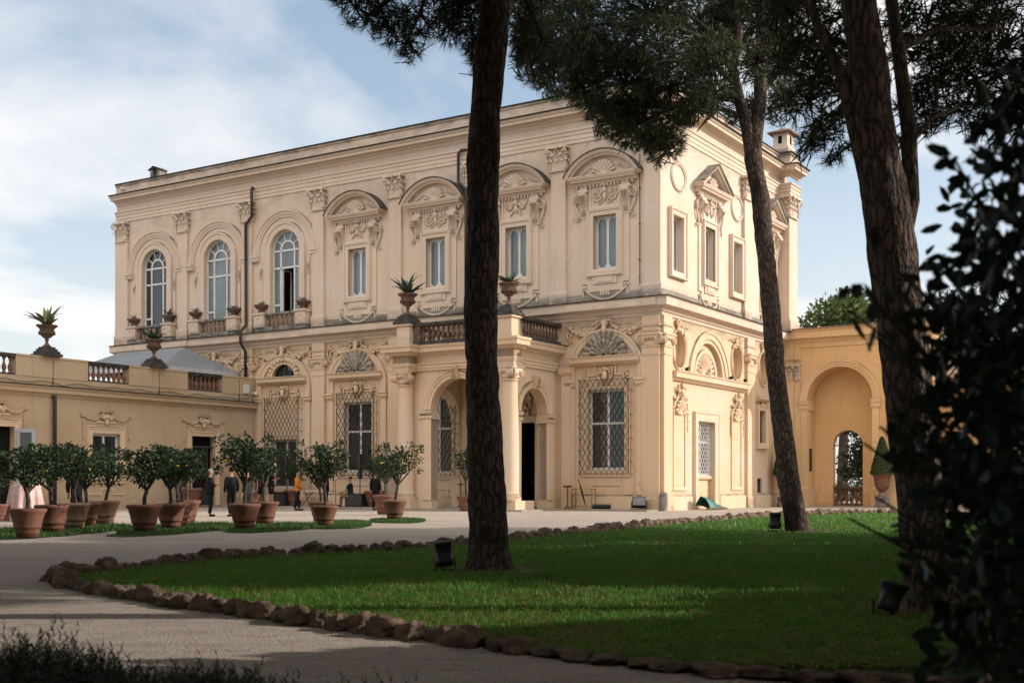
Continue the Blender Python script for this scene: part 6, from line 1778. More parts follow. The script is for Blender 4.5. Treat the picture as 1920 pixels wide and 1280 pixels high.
# clipped grass strips under the pots
pq = random.Random(3)
for k, (x, y, rx, ry, a) in enumerate(((-11.4, 29.8, 1.75, 4.9, .08), (-8.55, 31.2, 1.2, 4.6, .06), (-6.35, 32.0, 1.0, 3.6, .06), (-4.95, 34.3, .95, 3.6, .06), (-3.6, 38.0, .9, 2.2, .06))):
    pts = []
    for i in range(40):
        t = 2 * PI * i / 40; r = 1 + .1 * math.sin(3 * t + k) + pq.uniform(-.05, .05)
        pts.append((x + rx * r * math.cos(t) - a * ry * math.sin(t), y + ry * r * math.sin(t)))
    flat('grass_strip', pts, .012 + .004 * (k % 2), M['lawn'])
b = MB()
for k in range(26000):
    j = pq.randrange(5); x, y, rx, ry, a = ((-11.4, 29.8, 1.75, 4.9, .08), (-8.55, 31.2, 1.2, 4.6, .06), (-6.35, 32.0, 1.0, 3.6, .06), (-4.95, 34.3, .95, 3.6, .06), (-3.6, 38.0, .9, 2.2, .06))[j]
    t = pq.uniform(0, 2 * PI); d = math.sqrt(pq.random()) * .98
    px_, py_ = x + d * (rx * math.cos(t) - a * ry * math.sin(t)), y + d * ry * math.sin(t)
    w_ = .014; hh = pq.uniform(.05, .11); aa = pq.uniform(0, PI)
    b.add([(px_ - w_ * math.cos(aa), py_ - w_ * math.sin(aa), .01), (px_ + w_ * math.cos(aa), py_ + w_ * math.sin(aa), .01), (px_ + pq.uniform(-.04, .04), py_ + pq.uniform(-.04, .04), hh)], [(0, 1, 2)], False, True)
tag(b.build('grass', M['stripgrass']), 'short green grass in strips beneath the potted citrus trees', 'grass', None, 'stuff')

TR = ((-.28, 15.65, .8), (6.83, 28.8, .8), (3.66, 10.48, .8))
for k, (x, y, r) in enumerate(TR):
    flat('bare_earth', [(x + r * (1 + .3 * noise.noise(Vector((math.cos(t * .157) * 1.5, math.sin(t * .157) * 1.5, k)))) * 1.25 * math.cos(t * .157), y + r * (1 + .35 * noise.noise(Vector((math.cos(t * .157) * 1.5, math.sin(t * .157) * 1.5, k)))) * math.sin(t * .157)) for t in range(40)], .034, M['earth'])
# lawn blades: denser towards the near edge
b = MB(); lq = random.Random(12)
cnt = 0
while cnt < 120000:
    y = 1 / (1 / 48 + (1 / 7.2 - 1 / 48) * lq.random())
    x = lq.uniform(-.45, .5) * y
    if not inside(x, y, lawn_poly): continue
    cnt += 1
    if any((x - a_) ** 2 + (y - b_) ** 2 < (r_ * lq.uniform(.4, 1.5)) ** 2 for a_, b_, r_ in TR): continue
    hh = lq.uniform(.03, .065) * (1 + .004 * y); w_ = .0026 + .00055 * y; aa = lq.uniform(-.8, .8)
    lx, ly = lq.gauss(0, .025), lq.gauss(0, .025)
    b.mi = 1 if noise.noise(Vector((x * .9, y * .9, 3))) + lq.gauss(0, .3) > .62 else 0
    b.add([(x - w_ * math.cos(aa), y - w_ * math.sin(aa), .028), (x + w_ * math.cos(aa), y + w_ * math.sin(aa), .028), (x + lx, y + ly, .03 + hh)], [(0, 1, 2)], False, True)
tag(b.build('grass', None, None, (0, 0, 0), [M['grassblade'], M['straw']]), 'green lawn grass around the pine trunks', 'grass', None, 'stuff')
b = MB()
for k in range(13000):
    y = 1 / (1 / 30 + (1 / 7.0 - 1 / 30) * lq.random()); x = lq.uniform(-.45, .42) * y
    if not inside(x, y, lawn_poly): continue
    a = lq.uniform(0, PI); l = lq.uniform(.05, .11); z = lq.uniform(.05, .085); w_ = .002 + .0002 * y
    d = Vector((math.cos(a), math.sin(a), lq.uniform(-.2, .2))) * l; s_ = Vector((-math.sin(a), math.cos(a), 0)) * w_
    p = Vector((x, y, z)); b.add([p - d - s_, p - d + s_, p + d + s_, p + d - s_], [(0, 1, 2, 3)], False, True)
for k in range(1600):
    y = lq.uniform(6.5, 30); x = lq.uniform(-.45, .3) * y
    if inside(x, y, lawn_poly) or (lq.random() > .5 and not (-6 < x < -2 and 9 < y < 15)): continue
    a = lq.gauss(.1, .5); l = lq.uniform(.04, .1); w_ = .003 + .0002 * y
    d = Vector((math.cos(a), math.sin(a), 0)) * l; s_ = Vector((-math.sin(a), math.cos(a), 0)) * w_
    p = Vector((x, y, .006)); b.add([p - d - s_, p - d + s_, p + d + s_, p + d - s_], [(0, 1, 2, 3)], False, True)
tag(b.build('pine_litter', M['litter']), 'dry fallen pine needles scattered over lawn and gravel', 'litter', None, 'stuff')
b = MB()
for k in range(3500):
    y = 1 / (1 / 16 + (1 / 5.5 - 1 / 16) * lq.random()); x = lq.uniform(-.45, .3) * y
    if inside(x, y, lawn_poly): continue
    r = lq.uniform(.003, .008)
    b.blob(x, y, r * .4, r, r * lq.uniform(.6, 1), r * .7, 5, 3)
tag(b.build('pebbles', M['pebble']), 'loose pale pebbles lying on the near gravel', 'gravel', None, 'stuff')

# ================================================================ stones edging the lawn
def stone_mesh(seed):
    q = random.Random(seed); bm = bmesh.new(); bmesh.ops.create_icosphere(bm, subdivisions=4, radius=1)
    off = Vector((seed * 3.1, seed * 1.7, 0))
    for v in bm.verts:
        n = v.co.normalized()
        k = 1 + .42 * noise.noise(n * 1.2 + off) + .2 * noise.noise(n * 2.9 + off) + .06 * noise.noise(n * 6 + off) + .05 * noise.noise(n * 13 + off)
        f_ = max(abs(n.x), abs(n.y), abs(n.z))
        v.co = n * k * (1 + .25 * (1 - f_))
        v.co.z = max(v.co.z * .8, -.3)
    me = bpy.data.meshes.new('edging_stone'); bm.to_mesh(me); bm.free()
    me.polygons.foreach_set('use_smooth', [True] * len(me.polygons)); me.materials.append(M['rock']); return me
SM = [stone_mesh(k) for k in range(9)]
ORD = ['first', 'second', 'third', 'fourth', 'fifth', 'sixth', 'seventh', 'eighth', 'ninth', 'tenth', 'eleventh', 'twelfth', 'thirteenth', 'fourteenth', 'fifteenth', 'sixteenth', 'seventeenth', 'eighteenth', 'nineteenth']
ORD += ['twentieth'] + ['twenty-' + o for o in ORD[:9]] + ['thirtieth'] + ['thirty-' + o for o in ORD[:9]] + ['fortieth'] + ['forty-' + o for o in ORD[:9]] + ['fiftieth'] + ['fifty-' + o for o in ORD[:9]]
ORD += ['sixtieth'] + ['sixty-' + o for o in ORD[:9]] + ['seventieth'] + ['seventy-' + o for o in ORD[:9]] + ['eightieth'] + ['eighty-' + o for o in ORD[:9]]
ORD += ['ninetieth'] + ['ninety-' + o for o in ORD[:9]]
sq = random.Random(17)
def line_stones(pts, rowname, smin, smax, start=0.0, skip=0):
    P = [Vector((x, y, 0)) for x, y in pts]; seglen = [(P[i + 1] - P[i]).length for i in range(len(P) - 1)]
    tot = sum(seglen); d = start; k = 0
    while d < tot:
        s = sq.uniform(smin, smax) * (1.25 if sq.random() < .15 else 1)
        e = d + s * .95; i = 0; r = e
        while i < len(seglen) - 1 and r > seglen[i]: r -= seglen[i]; i += 1
        p = P[i].lerp(P[i + 1], min(1, r / seglen[i])); dr = P[i + 1] - P[i]
        an = math.atan2(dr.y, dr.x)
        o = link('edging_stone', SM[sq.randrange(9)], None, (p.x + sq.uniform(-.03, .03), p.y + sq.uniform(-.03, .03), .03), (sq.uniform(-.15, .15), sq.uniform(-.15, .15), an + sq.uniform(-.35, .35) + (PI if sq.random() < .5 else 0)), (s, s * sq.uniform(.6, .95), s * (sq.uniform(.72, 1.08) if not (p.y < 8.1 and p.x > .15) else .38)))
        look = 'big ' if s > smax * .98 else ('small ' if s < smin * 1.25 else '')
        tag(o, '%sbrown edging stone, %s from the left tip along the %s row' % (look, ORD[k], rowname), 'stone', 'stones edging the lawn')
        d = e + s * sq.uniform(1.0, 1.3); k += 1
line_stones(NEAR, 'near', .10, .165)
line_stones(FAR[:15], 'far', .12, .21, .12)
line_stones(FAR[14:19], 'distant right-hand', .16, .26)

# ================================================================ garden lamps on the lawn
def garden_lamp(label, x, y, tilt, s=1.0, fl=1.0):
    t = thing('garden_spotlight', label, 'spotlight', (x, y, .03), 0, 'garden spotlights')
    b = MB(); b.lathe(0, 0, [(.0, .06 * s), (.11 * s, .06 * s), (.125 * s, .12 * s), (.125 * s, .17 * s), (.115 * s, .18 * s), (.115 * s * fl, .36 * s), (.125 * s * fl, .37 * s), (.125 * s * fl, .39 * s), (.0, .39 * s)], 18)
    rx = Matrix.Rotation(tilt, 3, 'Y'); b.v = [tuple(rx @ Vector(v)) for v in b.v]; b.build('housing', M['black'], t)
    b = MB(); b.lathe(0, 0, [(.125 * s * fl, .385 * s), (.135 * s * fl, .4 * s), (.12 * s * fl, .41 * s), (0, .405 * s)], 18); b.v = [tuple(rx @ Vector(v)) for v in b.v]; b.build('rim', M['iron'], t)
    b = MB()
    for sx in (-1, 1): b.tube([(sx * .13 * s, 0, .2 * s), (sx * .14 * s, 0, .02), (sx * .14 * s, 0, -.05)], .01, 5)
    b.tube([(-.14 * s, 0, .02), (.14 * s, 0, .02)], .012, 5); b.build('bracket', M['iron'], t)
garden_lamp('grey black garden spotlight at the left foot of the left pine', -.86, 15.5, -.08, .92)
garden_lamp('black garden spotlight beside the leaning middle pine', 6.25, 28.7, .02, 1.1)
garden_lamp('black flared garden spotlight left of the right pine', 3.12, 10.1, .3, .72, 1.3)

# ================================================================ near shrubs
t = thing('laurel_shrub', 'dark glossy laurel leaves filling the right edge close to the viewer', 'shrub', (1.35, 3.1, 0))
b = MB(); lq2 = random.Random(31)
for x, y, z, r, n in LAUREL:
    if x / y < .335: n = n * .45
    leaf_cloud(b, [(x, y, z, r * .95)], int(n * (.9 if z > 1.5 else 1.1)), .062, .032, lq2, jitter=.7)
for k in range(150):
    ly = lq2.uniform(.6, 5.2); leaf_cloud(b, [(max(1.8, .43 * ly + .55) + 2.2 * lq2.random(), ly, lq2.uniform(.1, 3.6), .42)], 30, .13, .075, lq2, jitter=.7)  # unseen leaf clusters added at the right to block the low sun
b.build('crown', M['laurel'], t, (1.35, 3.1, 0))
b = MB()
for x, y, z, r, n in LAUREL:
    o_ = Vector((2.0 + lq2.uniform(-.1, .5), 3.1 + lq2.uniform(-.2, .2), 0)); e = Vector((x, y, z))
    m_ = o_.lerp(e, .55); m_.z = o_.z + (e.z - o_.z) * .7 - .1; m_.x = max(m_.x, x + .02)
    b.tube([m_, m_.lerp(e, .5) + Vector((0, 0, .03)), e], [.009, .006, .0035], 5, True, True)
for k in range(0):
    b.tube([(1.35 + .09 * (k - 3), 3.1 + .05 * (k % 3), 0), (1.3 + .1 * (k - 3), 3.1, .9), (1.2 + .13 * (k - 3), 3.0 + .06 * (k % 3), 2.0)], [.03, .022, .01], 6, True, True)
b.build('stem', M['citrusbark'], t, (1.35, 3.1, 0))

t = thing('juniper_shrub', 'low dark spreading juniper at the bottom left corner', 'shrub', (-1.7, 5.1, 0))
b = MB(); jq = random.Random(41)
for k in range(3400):
    x = -2.65 + 2.15 * jq.random() ** 1.0; yc = 5.0 + .25 * math.sin(x * 3); y = jq.uniform(4.55, 5.75)
    top = .43 - .13 * (x + 2.65) / 1.0 if x < -1.7 else .31 - .22 * (x + 1.7)
    top = max(.05, top + .05 * math.sin(x * 9) + .04 * math.sin(y * 8)) * (1 - max(0, (y - 5.3)) * 1.6)
    if top < .03: continue
    z = top * jq.uniform(.3, 1.0)
    ax = Vector((jq.gauss(.1, .45), jq.gauss(0, .45), 1)).normalized(); l = jq.uniform(.07, .16) if jq.random() > .06 else .22
    e1 = ax.orthogonal().normalized(); e2 = ax.cross(e1)
    for i in range(20):
        u = i / 20; a = i * 2.4
        d = (ax * .8 + (e1 * math.cos(a) + e2 * math.sin(a))).normalized(); p = Vector((x, y, z)) + ax * l * u
        s_ = d.cross(ax).normalized() * .0045
        b.add([p - s_, p + s_, p + d * .034], [(0, 1, 2)], False, True)
b.build('foliage', M['juniper'], t, (-1.7, 5.1, 0))
b = MB()
for k in range(60):
    x = -2.6 + 2.0 * jq.random(); y = jq.uniform(4.7, 5.6); b.tube([(-1.7 + (x + 1.7) * .3, 5.1, .02), ((x - 1.7) / 2, (y + 5.1) / 2, .06), (x, y, .12)], [.014, .01, .005], 4, True, True)
b.build('stem', M['citrusbark'], t, (-1.7, 5.1, 0))

# ================================================================ trees beyond and off to the side
def bg_tree(label, x, y, h, cr, n, ln, wd, mat, seed, trunk_h=.45, flatk=.8, nm='broadleaf_tree', group=None, per=90):
    q = random.Random(seed); t = thing(nm, label, 'tree', (x, y, 0), 0, group)
    b = MB(); b.tube([(0, 0, -.1), (.15, 0, h * trunk_h * .6), (0, 0, h * .8)], [h * .03, h * .024, h * .01], 8, True, True)
    cl = []
    for i in range(n):
        a = q.uniform(0, 6.28); d = cr * math.sqrt(q.random()); zz = h * (trunk_h + (1 - trunk_h) * q.uniform(.1, .95)); d *= (1 - .5 * ((zz / h - trunk_h) / (1 - trunk_h)) ** 2)
        cl.append((math.cos(a) * d, math.sin(a) * d, zz, cr * q.uniform(.2, .34)))
        if i % 3 == 0: b.tube([(0, 0, h * trunk_h * .8), (math.cos(a) * d * .5, math.sin(a) * d * .5, zz * .8), (math.cos(a) * d, math.sin(a) * d, zz)], [h * .012, h * .008, h * .003], 5, True, True)
    b.build('trunk', M['citrusbark'], t)
    b = MB(); leaf_cloud(b, cl, per, ln, wd, q, jitter=.8); b.build('crown', M[mat], t)
    return t
bg_tree('sunlit green tree rising over the arcade wall right of the corner pier', 26.5, 97, 16.2, 4.6, 60, .5, .26, 'treeleaf', 1, .5)
bg_tree('lower green tree beyond the arcade wall, right of the taller sunlit tree', 32.5, 99, 14.3, 3.6, 40, .5, .26, 'treeleaf', 2, .5)
bg_tree('dark feathery conifer behind the tiled roof at far right', 35.5, 92, 16.5, 5.0, 70, .5, .14, 'darkleaf', 3, .15, nm='conifer_tree')
p = Vector((22.2, 74.5, 0))
bg_tree('dark tree seen through the small arched opening', p.x, p.y, 8.5, 2.1, 110, .24, .13, 'darkleaf', 5, .12)
p = Vector((20.3, 71.6, 0)); t = thing('garden_shrub', 'yellow green shrub behind the small balustrade of the arched opening', 'shrub', p)
b = MB(); q = random.Random(8); leaf_cloud(b, [(q.uniform(-1.8, 1.8), q.uniform(-.8, .8), q.uniform(.3, 1.0) + .5 * q.random() * (1 if q.random() > .5 else .2), .45) for _ in range(46)], 70, .14, .07, q)
b.build('foliage', M['treeleaf'], t)
# bedding plants before the tiled building
for k in range(5):
    p = cw(13 + 2.6 * k, 19.2); t = thing('bedding_plant', ['spiky plant', 'rounded bush', 'leafy bush', 'broad bush', 'tall bush'][k] + ' at the foot of the tiled building at far right', 'plant', p, 0, 'plants by the tiled building')
    b = MB(); q = random.Random(60 + k)
    if k == 0: agave(b, 0, 0, .1, 1.2, 16, 1.0, 3)
    else: leaf_cloud(b, [(q.uniform(-.6, .6), q.uniform(-.5, .5), q.uniform(.2, .6 + .2 * k), .35) for _ in range(14)], 60, .14, .07, q)
    b.build('foliage', M['agave' if k == 0 else 'darkleaf'], t)
# red flowers in the dark doorway
t = court_thing('flower_arrangement', 'red flowers glimmering inside the dark porch doorway', 'flowers', -7.0, 1.6, .12)
b = MB(); q = random.Random(5)
for i in range(60): b.blob(q.gauss(0, .25), q.gauss(0, .2), 1.0 + q.uniform(0, 1.3), .05, .05, .05, 6, 4)
b.build('flower', M['red'], t)
b = MB(); b.lathe(0, 0, [(0, 0), (.25, 0), (.3, .8), (.34, .9), (0, .9)], 14); b.build('vase', M['stone'], t)
b = MB(); leaf_cloud(b, [(0, 0, 1.3, .4), (0, 0, 1.9, .35)], 60, .14, .06, q); b.build('foliage', M['darkleaf'], t)

# pines and bushes of the same grove, unseen to the right of the view, placed to shade the lawn
def grove_pine(label, x, y, h, cr, seed):
    base = (x, y, 0)
    tr = [(x, y, -.1, .4), (x, y, .3, .3), (x - .1, y, h * .35, .26), (x + .1, y, h * .7, .22), (x, y, h * .95, .12)]
    t = pine(label, base, tr, [([(x, y, h * .62), (x + cr * .4 * math.cos(a), y + cr * .4 * math.sin(a), h * .78), (x + cr * .8 * math.cos(a), y + cr * .8 * math.sin(a), h * .86)], .1, .03) for a in (0, 1.3, 2.6, 3.9, 5.2)],
             canopy(x, y, h * .72, cr, h * .26, 80, seed, 1.3), 13, .42, .06, seed, amp=.02, seg=20, step=.3)
    return t
grove_pine('tall pine of the grove standing off to the right of the lawn', 19, 19.3, 13.5, 5.2, 51)
grove_pine('second grove pine far off to the right of the lawn', 26, 27.5, 15, 4.6, 52)
grove_pine('nearest grove pine off to the right beyond the laurel', 13, 3.5, 11, 4.2, 53)
for l_, x_, y_, h_, c_, s_ in (('unseen pine added over the gravel behind the viewer at left', -7, -2.5, 12.5, 7.5, 54), ('unseen pine added over the viewer to block the sky', 2.5, -6, 12.5, 8, 55), ('unseen pine added over the gravel at far left of the view', -10.5, 9.5, 14.5, 6.5, 56), ('unseen pine added at left by the citrus rows', -17.5, 20, 16.5, 6.0, 57)):
    grove_pine(l_, x_, y_, h_, c_, s_)  # unseen pines added to keep sky light off the foreground
for l_, x_, y_, h_, c_, s_ in (('unseen holm oak added behind the viewer at left', -13, -11, 13, 6.5, 81), ('unseen holm oak added straight behind the viewer', -2, -13, 14, 6.5, 82), ('unseen holm oak added behind the viewer at right', 9, -11, 13, 6.5, 83),
                               ('unseen holm oak added right of the viewer', 15, -1, 12, 5.0, 84), ('unseen holm oak added at far left beside the gravel', -19, 1.5, 12, 6.0, 85), ('unseen holm oak added at far left before the wing', -25, 14, 12, 5.5, 86)):
    bg_tree(l_, x_, y_, h_, c_, 120, .6, .36, 'darkleaf', s_, .04, nm='added_holm_oak', group='holm oaks added to block sky light')  # unseen oaks added to block low sky light from near objects
for l, x, y, h, cr, sd_ in (('laurel bush of the grove off to the right behind the right pine', 8.2, 14.4, 3.3, 1.9, 71), ('laurel bush of the grove off to the right beside the laurel shrub', 6.4, 7.2, 3.2, 1.9, 72), ('broad laurel bush added as shade off to the right between the two others', 8.0, 10.9, 2.1, 1.7, 74), ('upright laurel bush added as shade further off to the right', 17, 5.0, 9.5, 2.9, 75), ('round laurel bush added as shade off to the right near the laurel shrub', 6.9, 8.7, 2.5, 1.4, 76), ('laurel bush added as shade off to the right beyond the right pine', 10, 17.2, 4.0, 2.0, 77), ('laurel bush added as shade far off to the right, beyond all others', 13.5, 24.8, 4.8, 2.4, 78), ('tall laurel bush of the grove far off to the right', 11.5, 20.5, 4.2, 2.3, 73)):
    bg_tree(l, x, y, h, cr, 90, .34, .2, 'laurel', sd_, .04, nm='laurel_bush', per=60)  # unseen bushes, sized and placed to cut the sun off the lawn
# ================================================================ people
def cloth(name, c1, c2=None): M[name] = simple(name, c1, c2 or tuple(x * .75 for x in c1), 9, .85, .15, .15, 40)
cloth('suit_black', (.012, .012, .014)); cloth('suit_grey', (.03, .03, .035)); cloth('shirt_white', (.62, .62, .64)); cloth('maroon_tee', (.085, .03, .035)); cloth('black_tee', (.011, .011, .012))
cloth('orange_shirt', (.52, .20, .035)); cloth('navy_polo', (.02, .028, .055)); cloth('khaki', (.20, .145, .085)); cloth('shoe_black', (.01, .01, .01)); cloth('shoe_orange', (.75, .09, .03)); cloth('paper_bag', (.42, .27, .17))
cloth('skin', (.42, .25, .17), (.36, .20, .135)); cloth('hair_dark', (.02, .014, .01)); cloth('hair_grey', (.30, .29, .28))

def skin_obj(name, joints, edges, mat, parent, root=0, sub=1):
    me = bpy.data.meshes.new(name)
    me.from_pydata([j[0] for j in joints], edges, [])
    o = link(name, me, parent)
    me.materials.append(mat)
    sm = o.modifiers.new('skin', 'SKIN'); sm.use_smooth_shade = True; sm.branch_smoothing = .4
    if not me.skin_vertices: me.attributes.new('x', 'FLOAT', 'POINT')
    for i, j in enumerate(joints):
        r = j[1]; me.skin_vertices[0].data[i].radius = r if isinstance(r, tuple) else (r, r)
        me.skin_vertices[0].data[i].use_root = (i == root)
    if sub:
        s_ = o.modifiers.new('sub', 'SUBSURF'); s_.levels = sub; s_.render_levels = sub
    # freeze to a plain mesh
    dg = bpy.context.evaluated_depsgraph_get()
    me2 = bpy.data.meshes.new_from_object(o.evaluated_get(dg))
    o.modifiers.clear(); o.data = me2
    if not me2.materials: me2.materials.append(mat)
    return o
def V3(*a): return Vector(a)
def person(label, x, y, z, face, top, legs, shoes='shoe_black', hair='hair_dark', arms=None, sit=False, jacket=False, sleeve='long', shorts=False, bald=False, hgt=1.0, beard=False, step=.0):
    t = court_thing('person', label, 'person', x, y, z, face, 'people in the court')
    t.scale = (hgt, hgt, hgt)
    pz = .93 if not sit else .55
    J = [(V3(0, 0, pz), (.10, .075)), (V3(0, 0, pz + .2), (.10, .075)), (V3(0, .01, pz + .42), (.13, .085)), (V3(0, 0, pz + .56), .06), (V3(0, .015, pz + .63), .058), (V3(0, .03, pz + .70), (.07, .082)), (V3(0, .025, pz + .775), (.075, .09)), (V3(0, .015, pz + .82), .05), (V3(0, .125, pz + .685), .014)]
    E = [(0, 1), (1, 2), (2, 3), (3, 4), (4, 5), (5, 6), (6, 7), (5, 8)]
    for s in (-1, 1):      # ears
        J.append((V3(s * .085, .015, pz + .70), .014)); E.append((5, len(J) - 1))
    arms = arms or {}
    wr = {}
    AJ = {}
    for s in (-1, 1):
        sh = V3(s * .185, 0, pz + .47)
        el = arms.get(('e', s), V3(s * .25, -.03, pz + .18)); wv = arms.get(('w', s), V3(s * .25, .06, pz - .07))
        b0 = len(J); J += [(sh, .062), (el, .042), (wv, .028)]; E += [(2, b0), (b0, b0 + 1), (b0 + 1, b0 + 2)]
        d = (wv - el).normalized(); side = d.cross(V3(0, 0, 1)); side = side.normalized() if side.length > .1 else V3(0, 1, 0)
        nrm = side.cross(d)
        palm = wv + d * .075; J.append((palm, (.036, .018))); E.append((b0 + 2, b0 + 3))
        for k in range(4):
            o_ = palm + side * (.027 - .018 * k) + d * .025; l = (.06, .07, .066, .05)[k]
            J += [(o_ + d * l * .5, .0085), (o_ + d * l * .85 - nrm * l * .35, .0075)]; m_ = len(J); E += [(b0 + 3, m_ - 2), (m_ - 2, m_ - 1)]
        J += [(wv + d * .05 + side * .045, .009), (wv + d * .09 + side * .05 - nrm * .015, .008)]; m_ = len(J); E += [(b0 + 2, m_ - 2), (m_ - 2, m_ - 1)]
        AJ[s] = (sh, el, wv)
    LJ = {}
    for s in (-1, 1):
        hp = V3(s * .095, 0, pz - .05)
        if sit: kn, an, to = V3(s * .14, .44, .50 - .0), V3(s * .13, .40 + .1 * (s > 0), .09), V3(s * .14, .56 + .1 * (s > 0), .035)
        else: kn, an, to = V3(s * .105, .03 + step * s, .49), V3(s * .11, -.02 + step * 1.9 * s, .085), V3(s * .125, .14 + step * 1.9 * s, .035)
        b0 = len(J); J += [(hp, .065), (kn, .052), (an, .038), (to, .032)]; E += [(0, b0), (b0, b0 + 1), (b0 + 1, b0 + 2), (b0 + 2, b0 + 3)]
        LJ[s] = (hp, kn, an, to)
    skin_obj('body', J, E, M['skin'], t)
    # upper garment
    g_ = .055 if jacket else .045
    low = pz - (.16 if jacket else .04)
    J2 = [(V3(0, 0, low), (.15 + g_, .115 + g_)), (V3(0, 0, pz + .1), (.13 + g_, .1 + g_)), (V3(0, .005, pz + .3), (.145 + g_, .105 + g_)), (V3(0, .005, pz + .46), (.14 + g_, .09 + g_)), (V3(0, 0, pz + .53), .075)]
    E2 = [(0, 1), (1, 2), (2, 3), (3, 4)]
    for s in (-1, 1):
        sh, el, wv = AJ[s]; b0 = len(J2)
        if sleeve == 'long': J2 += [(sh, .068 + g_ * .6), (el, .048 + g_ * .5), (el.lerp(wv, .92), .036 + g_ * .3)]; E2 += [(3, b0), (b0, b0 + 1), (b0 + 1, b0 + 2)]
        else: J2 += [(sh, .066 + g_ * .6), (sh.lerp(el, .68), .056 + g_ * .5)]; E2 += [(3, b0), (b0, b0 + 1)]
    skin_obj('jacket' if jacket else 'shirt', J2, E2, M[top], t, 1)
    J3 = [(V3(0, 0, pz + .05), (.175, .145)), (V3(0, 0, pz - .05), (.175, .145))]; E3 = [(0, 1)]
    for s in (-1, 1):
        hp, kn, an, to = LJ[s]; b0 = len(J3)
        if shorts: J3 += [(hp + V3(s * .01, 0, -.06), .125), (kn + V3(0, 0, .04), .098)]; E3 += [(1, b0), (b0, b0 + 1)]
        else: J3 += [(hp + V3(s * .01, 0, -.04), .122), (kn, .085), (an + V3(0, 0, .0), .064)]; E3 += [(1, b0), (b0, b0 + 1), (b0 + 1, b0 + 2)]
    skin_obj('shorts' if shorts else 'trousers', J3, E3, M[legs], t)
    for s in (-1, 1):
        hp, kn, an, to = LJ[s]
        skin_obj('shoe', [(an + V3(0, -.03, -.04), .05), (an.lerp(to, .5) + V3(0, .02, -.012), .046), (to + V3(0, .05, .005), .036)], [(0, 1), (1, 2)], M[shoes], t, 0)
    if jacket:
        b = MB(); b.add([(-.055, .152, pz + .5), (.055, .152, pz + .5), (.0, .172, pz + .22)], [(0, 1, 2)]); b.add([(-.055, .10, pz + .56), (.055, .10, pz + .56), (.055, .152, pz + .5), (-.055, .152, pz + .5)], [(0, 1, 2, 3)]); b.build('shirt_front', M['shirt_white'], t)
        b = MB(); b.blob(-.03, .158, pz + .5, .03, .018, .012, 6, 4); b.blob(.03, .158, pz + .5, .03, .018, .012, 6, 4); b.build('bow_tie', M['suit_black'], t)
    b = MB()
    n, m_ = 14, 8; vs_ = []
    for i in range(m_ + 1):
        th = (PI * (.50 if bald else .60)) * i / m_
        for j in range(n):
            ph = 2 * PI * j / n; front = max(0, math.sin(ph)); r_ = .098
            zz = math.cos(th) if not front else max(math.cos(th), -.1 + .62 * front)
            vs_.append((r_ * .93 * math.sin(th) * math.cos(ph), .018 + r_ * 1.08 * math.sin(th) * math.sin(ph) - .012 * front, pz + .745 + r_ * 1.08 * zz))
    b.add(vs_, [(i * n + j, i * n + (j + 1) % n, (i + 1) * n + (j + 1) % n, (i + 1) * n + j) for i in range(m_) for j in range(n)], True); b.build('hair', M[hair], t)
    if beard:
        b = MB(); b.blob(0, .07, pz + .625, .062, .055, .05, 8, 5); b.build('beard', M['hair_dark'], t)
    for s in (-1, 1):
        b = MB(); b.blob(s * .032, .112, pz + .72, .011, .008, .007, 6, 4); b.build('eye', M['hair_dark'], t)
    b = MB(); b.tube([(-.024, .108, pz + .645), (0, .114, pz + .643), (.024, .108, pz + .645)], .005, 5); b.build('mouth', M['maroon_tee'], t)
    return t
def front_arms(pz=.93, h=.12, out=.35):
    return {('e', -1): V3(-.25, .06, pz + .2), ('w', -1): V3(-.08, out, pz + h), ('e', 1): V3(.25, .06, pz + .2), ('w', 1): V3(.1, out - .02, pz + h + .02)}
def to_court(px, py):
    v = CM.inverted() @ Vector((px, py, 0)); return v.x, v.y
A_ = -COURT_A          # facing away along the view axis when face = A_
def face(deg): return A_ + R(deg)
x, y = to_court(-10.95, 43.8)
person('man with grey hair in a tuxedo and bow tie standing by the lattice gate', x, y, 0, face(-75), 'suit_black', 'suit_black', hair='hair_grey', arms=front_arms(.93, .22, .22), jacket=True, bald=True, hgt=.98)
x, y = to_court(-10.2, 43.9)
person('man in a dark suit seen between the tuxedoed man and the fullest citrus', x, y, 0, face(40), 'suit_black', 'suit_black', jacket=True, hgt=.99, step=.06)
x, y = to_court(-9.55, 43.6)
person('person in a dark suit mostly hidden behind the fullest citrus', x, y, 0, face(70), 'suit_grey', 'suit_black', jacket=True, hgt=.98, step=.05)
x, y = to_court(-13.2, 36.6)
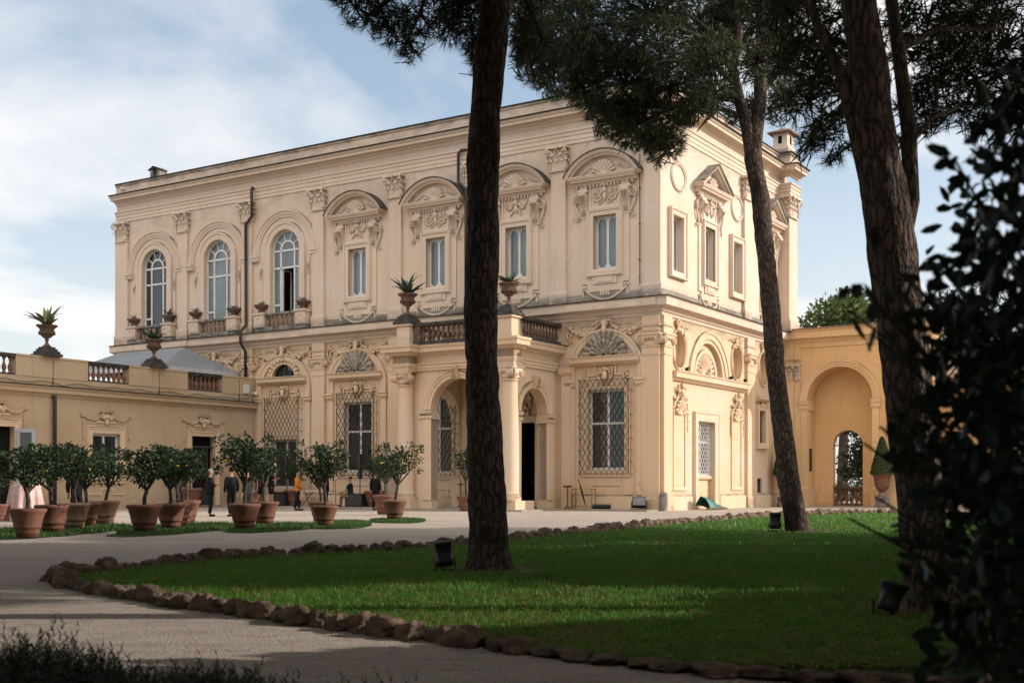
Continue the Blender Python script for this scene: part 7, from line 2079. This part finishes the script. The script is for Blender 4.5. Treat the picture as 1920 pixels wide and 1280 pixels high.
person('person in a dark suit standing behind the leftmost row of citrus pots', x, y, 0, face(10), 'suit_black', 'suit_black', jacket=True, hgt=1.0)
person('man in a maroon tee shirt, black shorts and bright orange running shoes', -21.35, -2.9, .07, face(-80), 'maroon_tee', 'suit_black', 'shoe_orange', arms={('e', 1): V3(.24, .02, 1.14), ('w', 1): V3(.2, .16, .88)}, sleeve='short', shorts=True, hgt=1.12, step=.1)
person('bearded man in a black tee shirt and shorts holding something in front of him', -20.45, -3.1, .07, face(-60), 'black_tee', 'suit_black', arms=front_arms(.93, .3, .3), sleeve='short', shorts=True, beard=True, hgt=1.12)
p = cw(-14.3, -8.4)
t = person('person in an orange shirt and dark trousers carrying a pale bag', -14.15, -8.0, .0, face(-95), 'orange_shirt', 'suit_black', arms={('e', -1): V3(-.26, .05, 1.12), ('w', -1): V3(-.24, .2, .93), ('e', 1): V3(.24, .05, 1.12), ('w', 1): V3(.1, .26, 1.0)}, hgt=1.02, step=.07)
tb_ = court_thing('carrier_bag', 'pale paper bag hanging from the hand of the person in orange', 'bag', -13.82, -8.05, .42, 0)
b = MB(); b.lathe(0, 0, [(0, 0), (.1, 0), (.13, .12), (.12, .3), (.05, .42), (.03, .5), (0, .5)], 12); b.v = [(x_, y_ * .6, z_) for x_, y_, z_ in b.v]; b.build('sack', M['paper_bag'], tb_)
person('man in a black suit with white cuffs behind the banded citrus pot', -14.73, -5.4, .0, face(110), 'suit_black', 'suit_black', arms=front_arms(.93, .1, .3), jacket=True, hgt=1.08)
person('seated man in a navy polo shirt and khaki trousers leaning forward', -16.1, -2.0, .07, face(85), 'navy_polo', 'khaki', arms={('e', -1): V3(-.24, .2, .72), ('w', -1): V3(-.06, .42, .66), ('e', 1): V3(.24, .2, .72), ('w', 1): V3(.06, .42, .68)}, sit=True, sleeve='short', hair='hair_dark', bald=True, hgt=1.08)
person('person in black clothes half hidden behind the rightmost citrus', -11.6, -5.6, .0, face(-30), 'suit_black', 'suit_black', jacket=True, hgt=1.0)
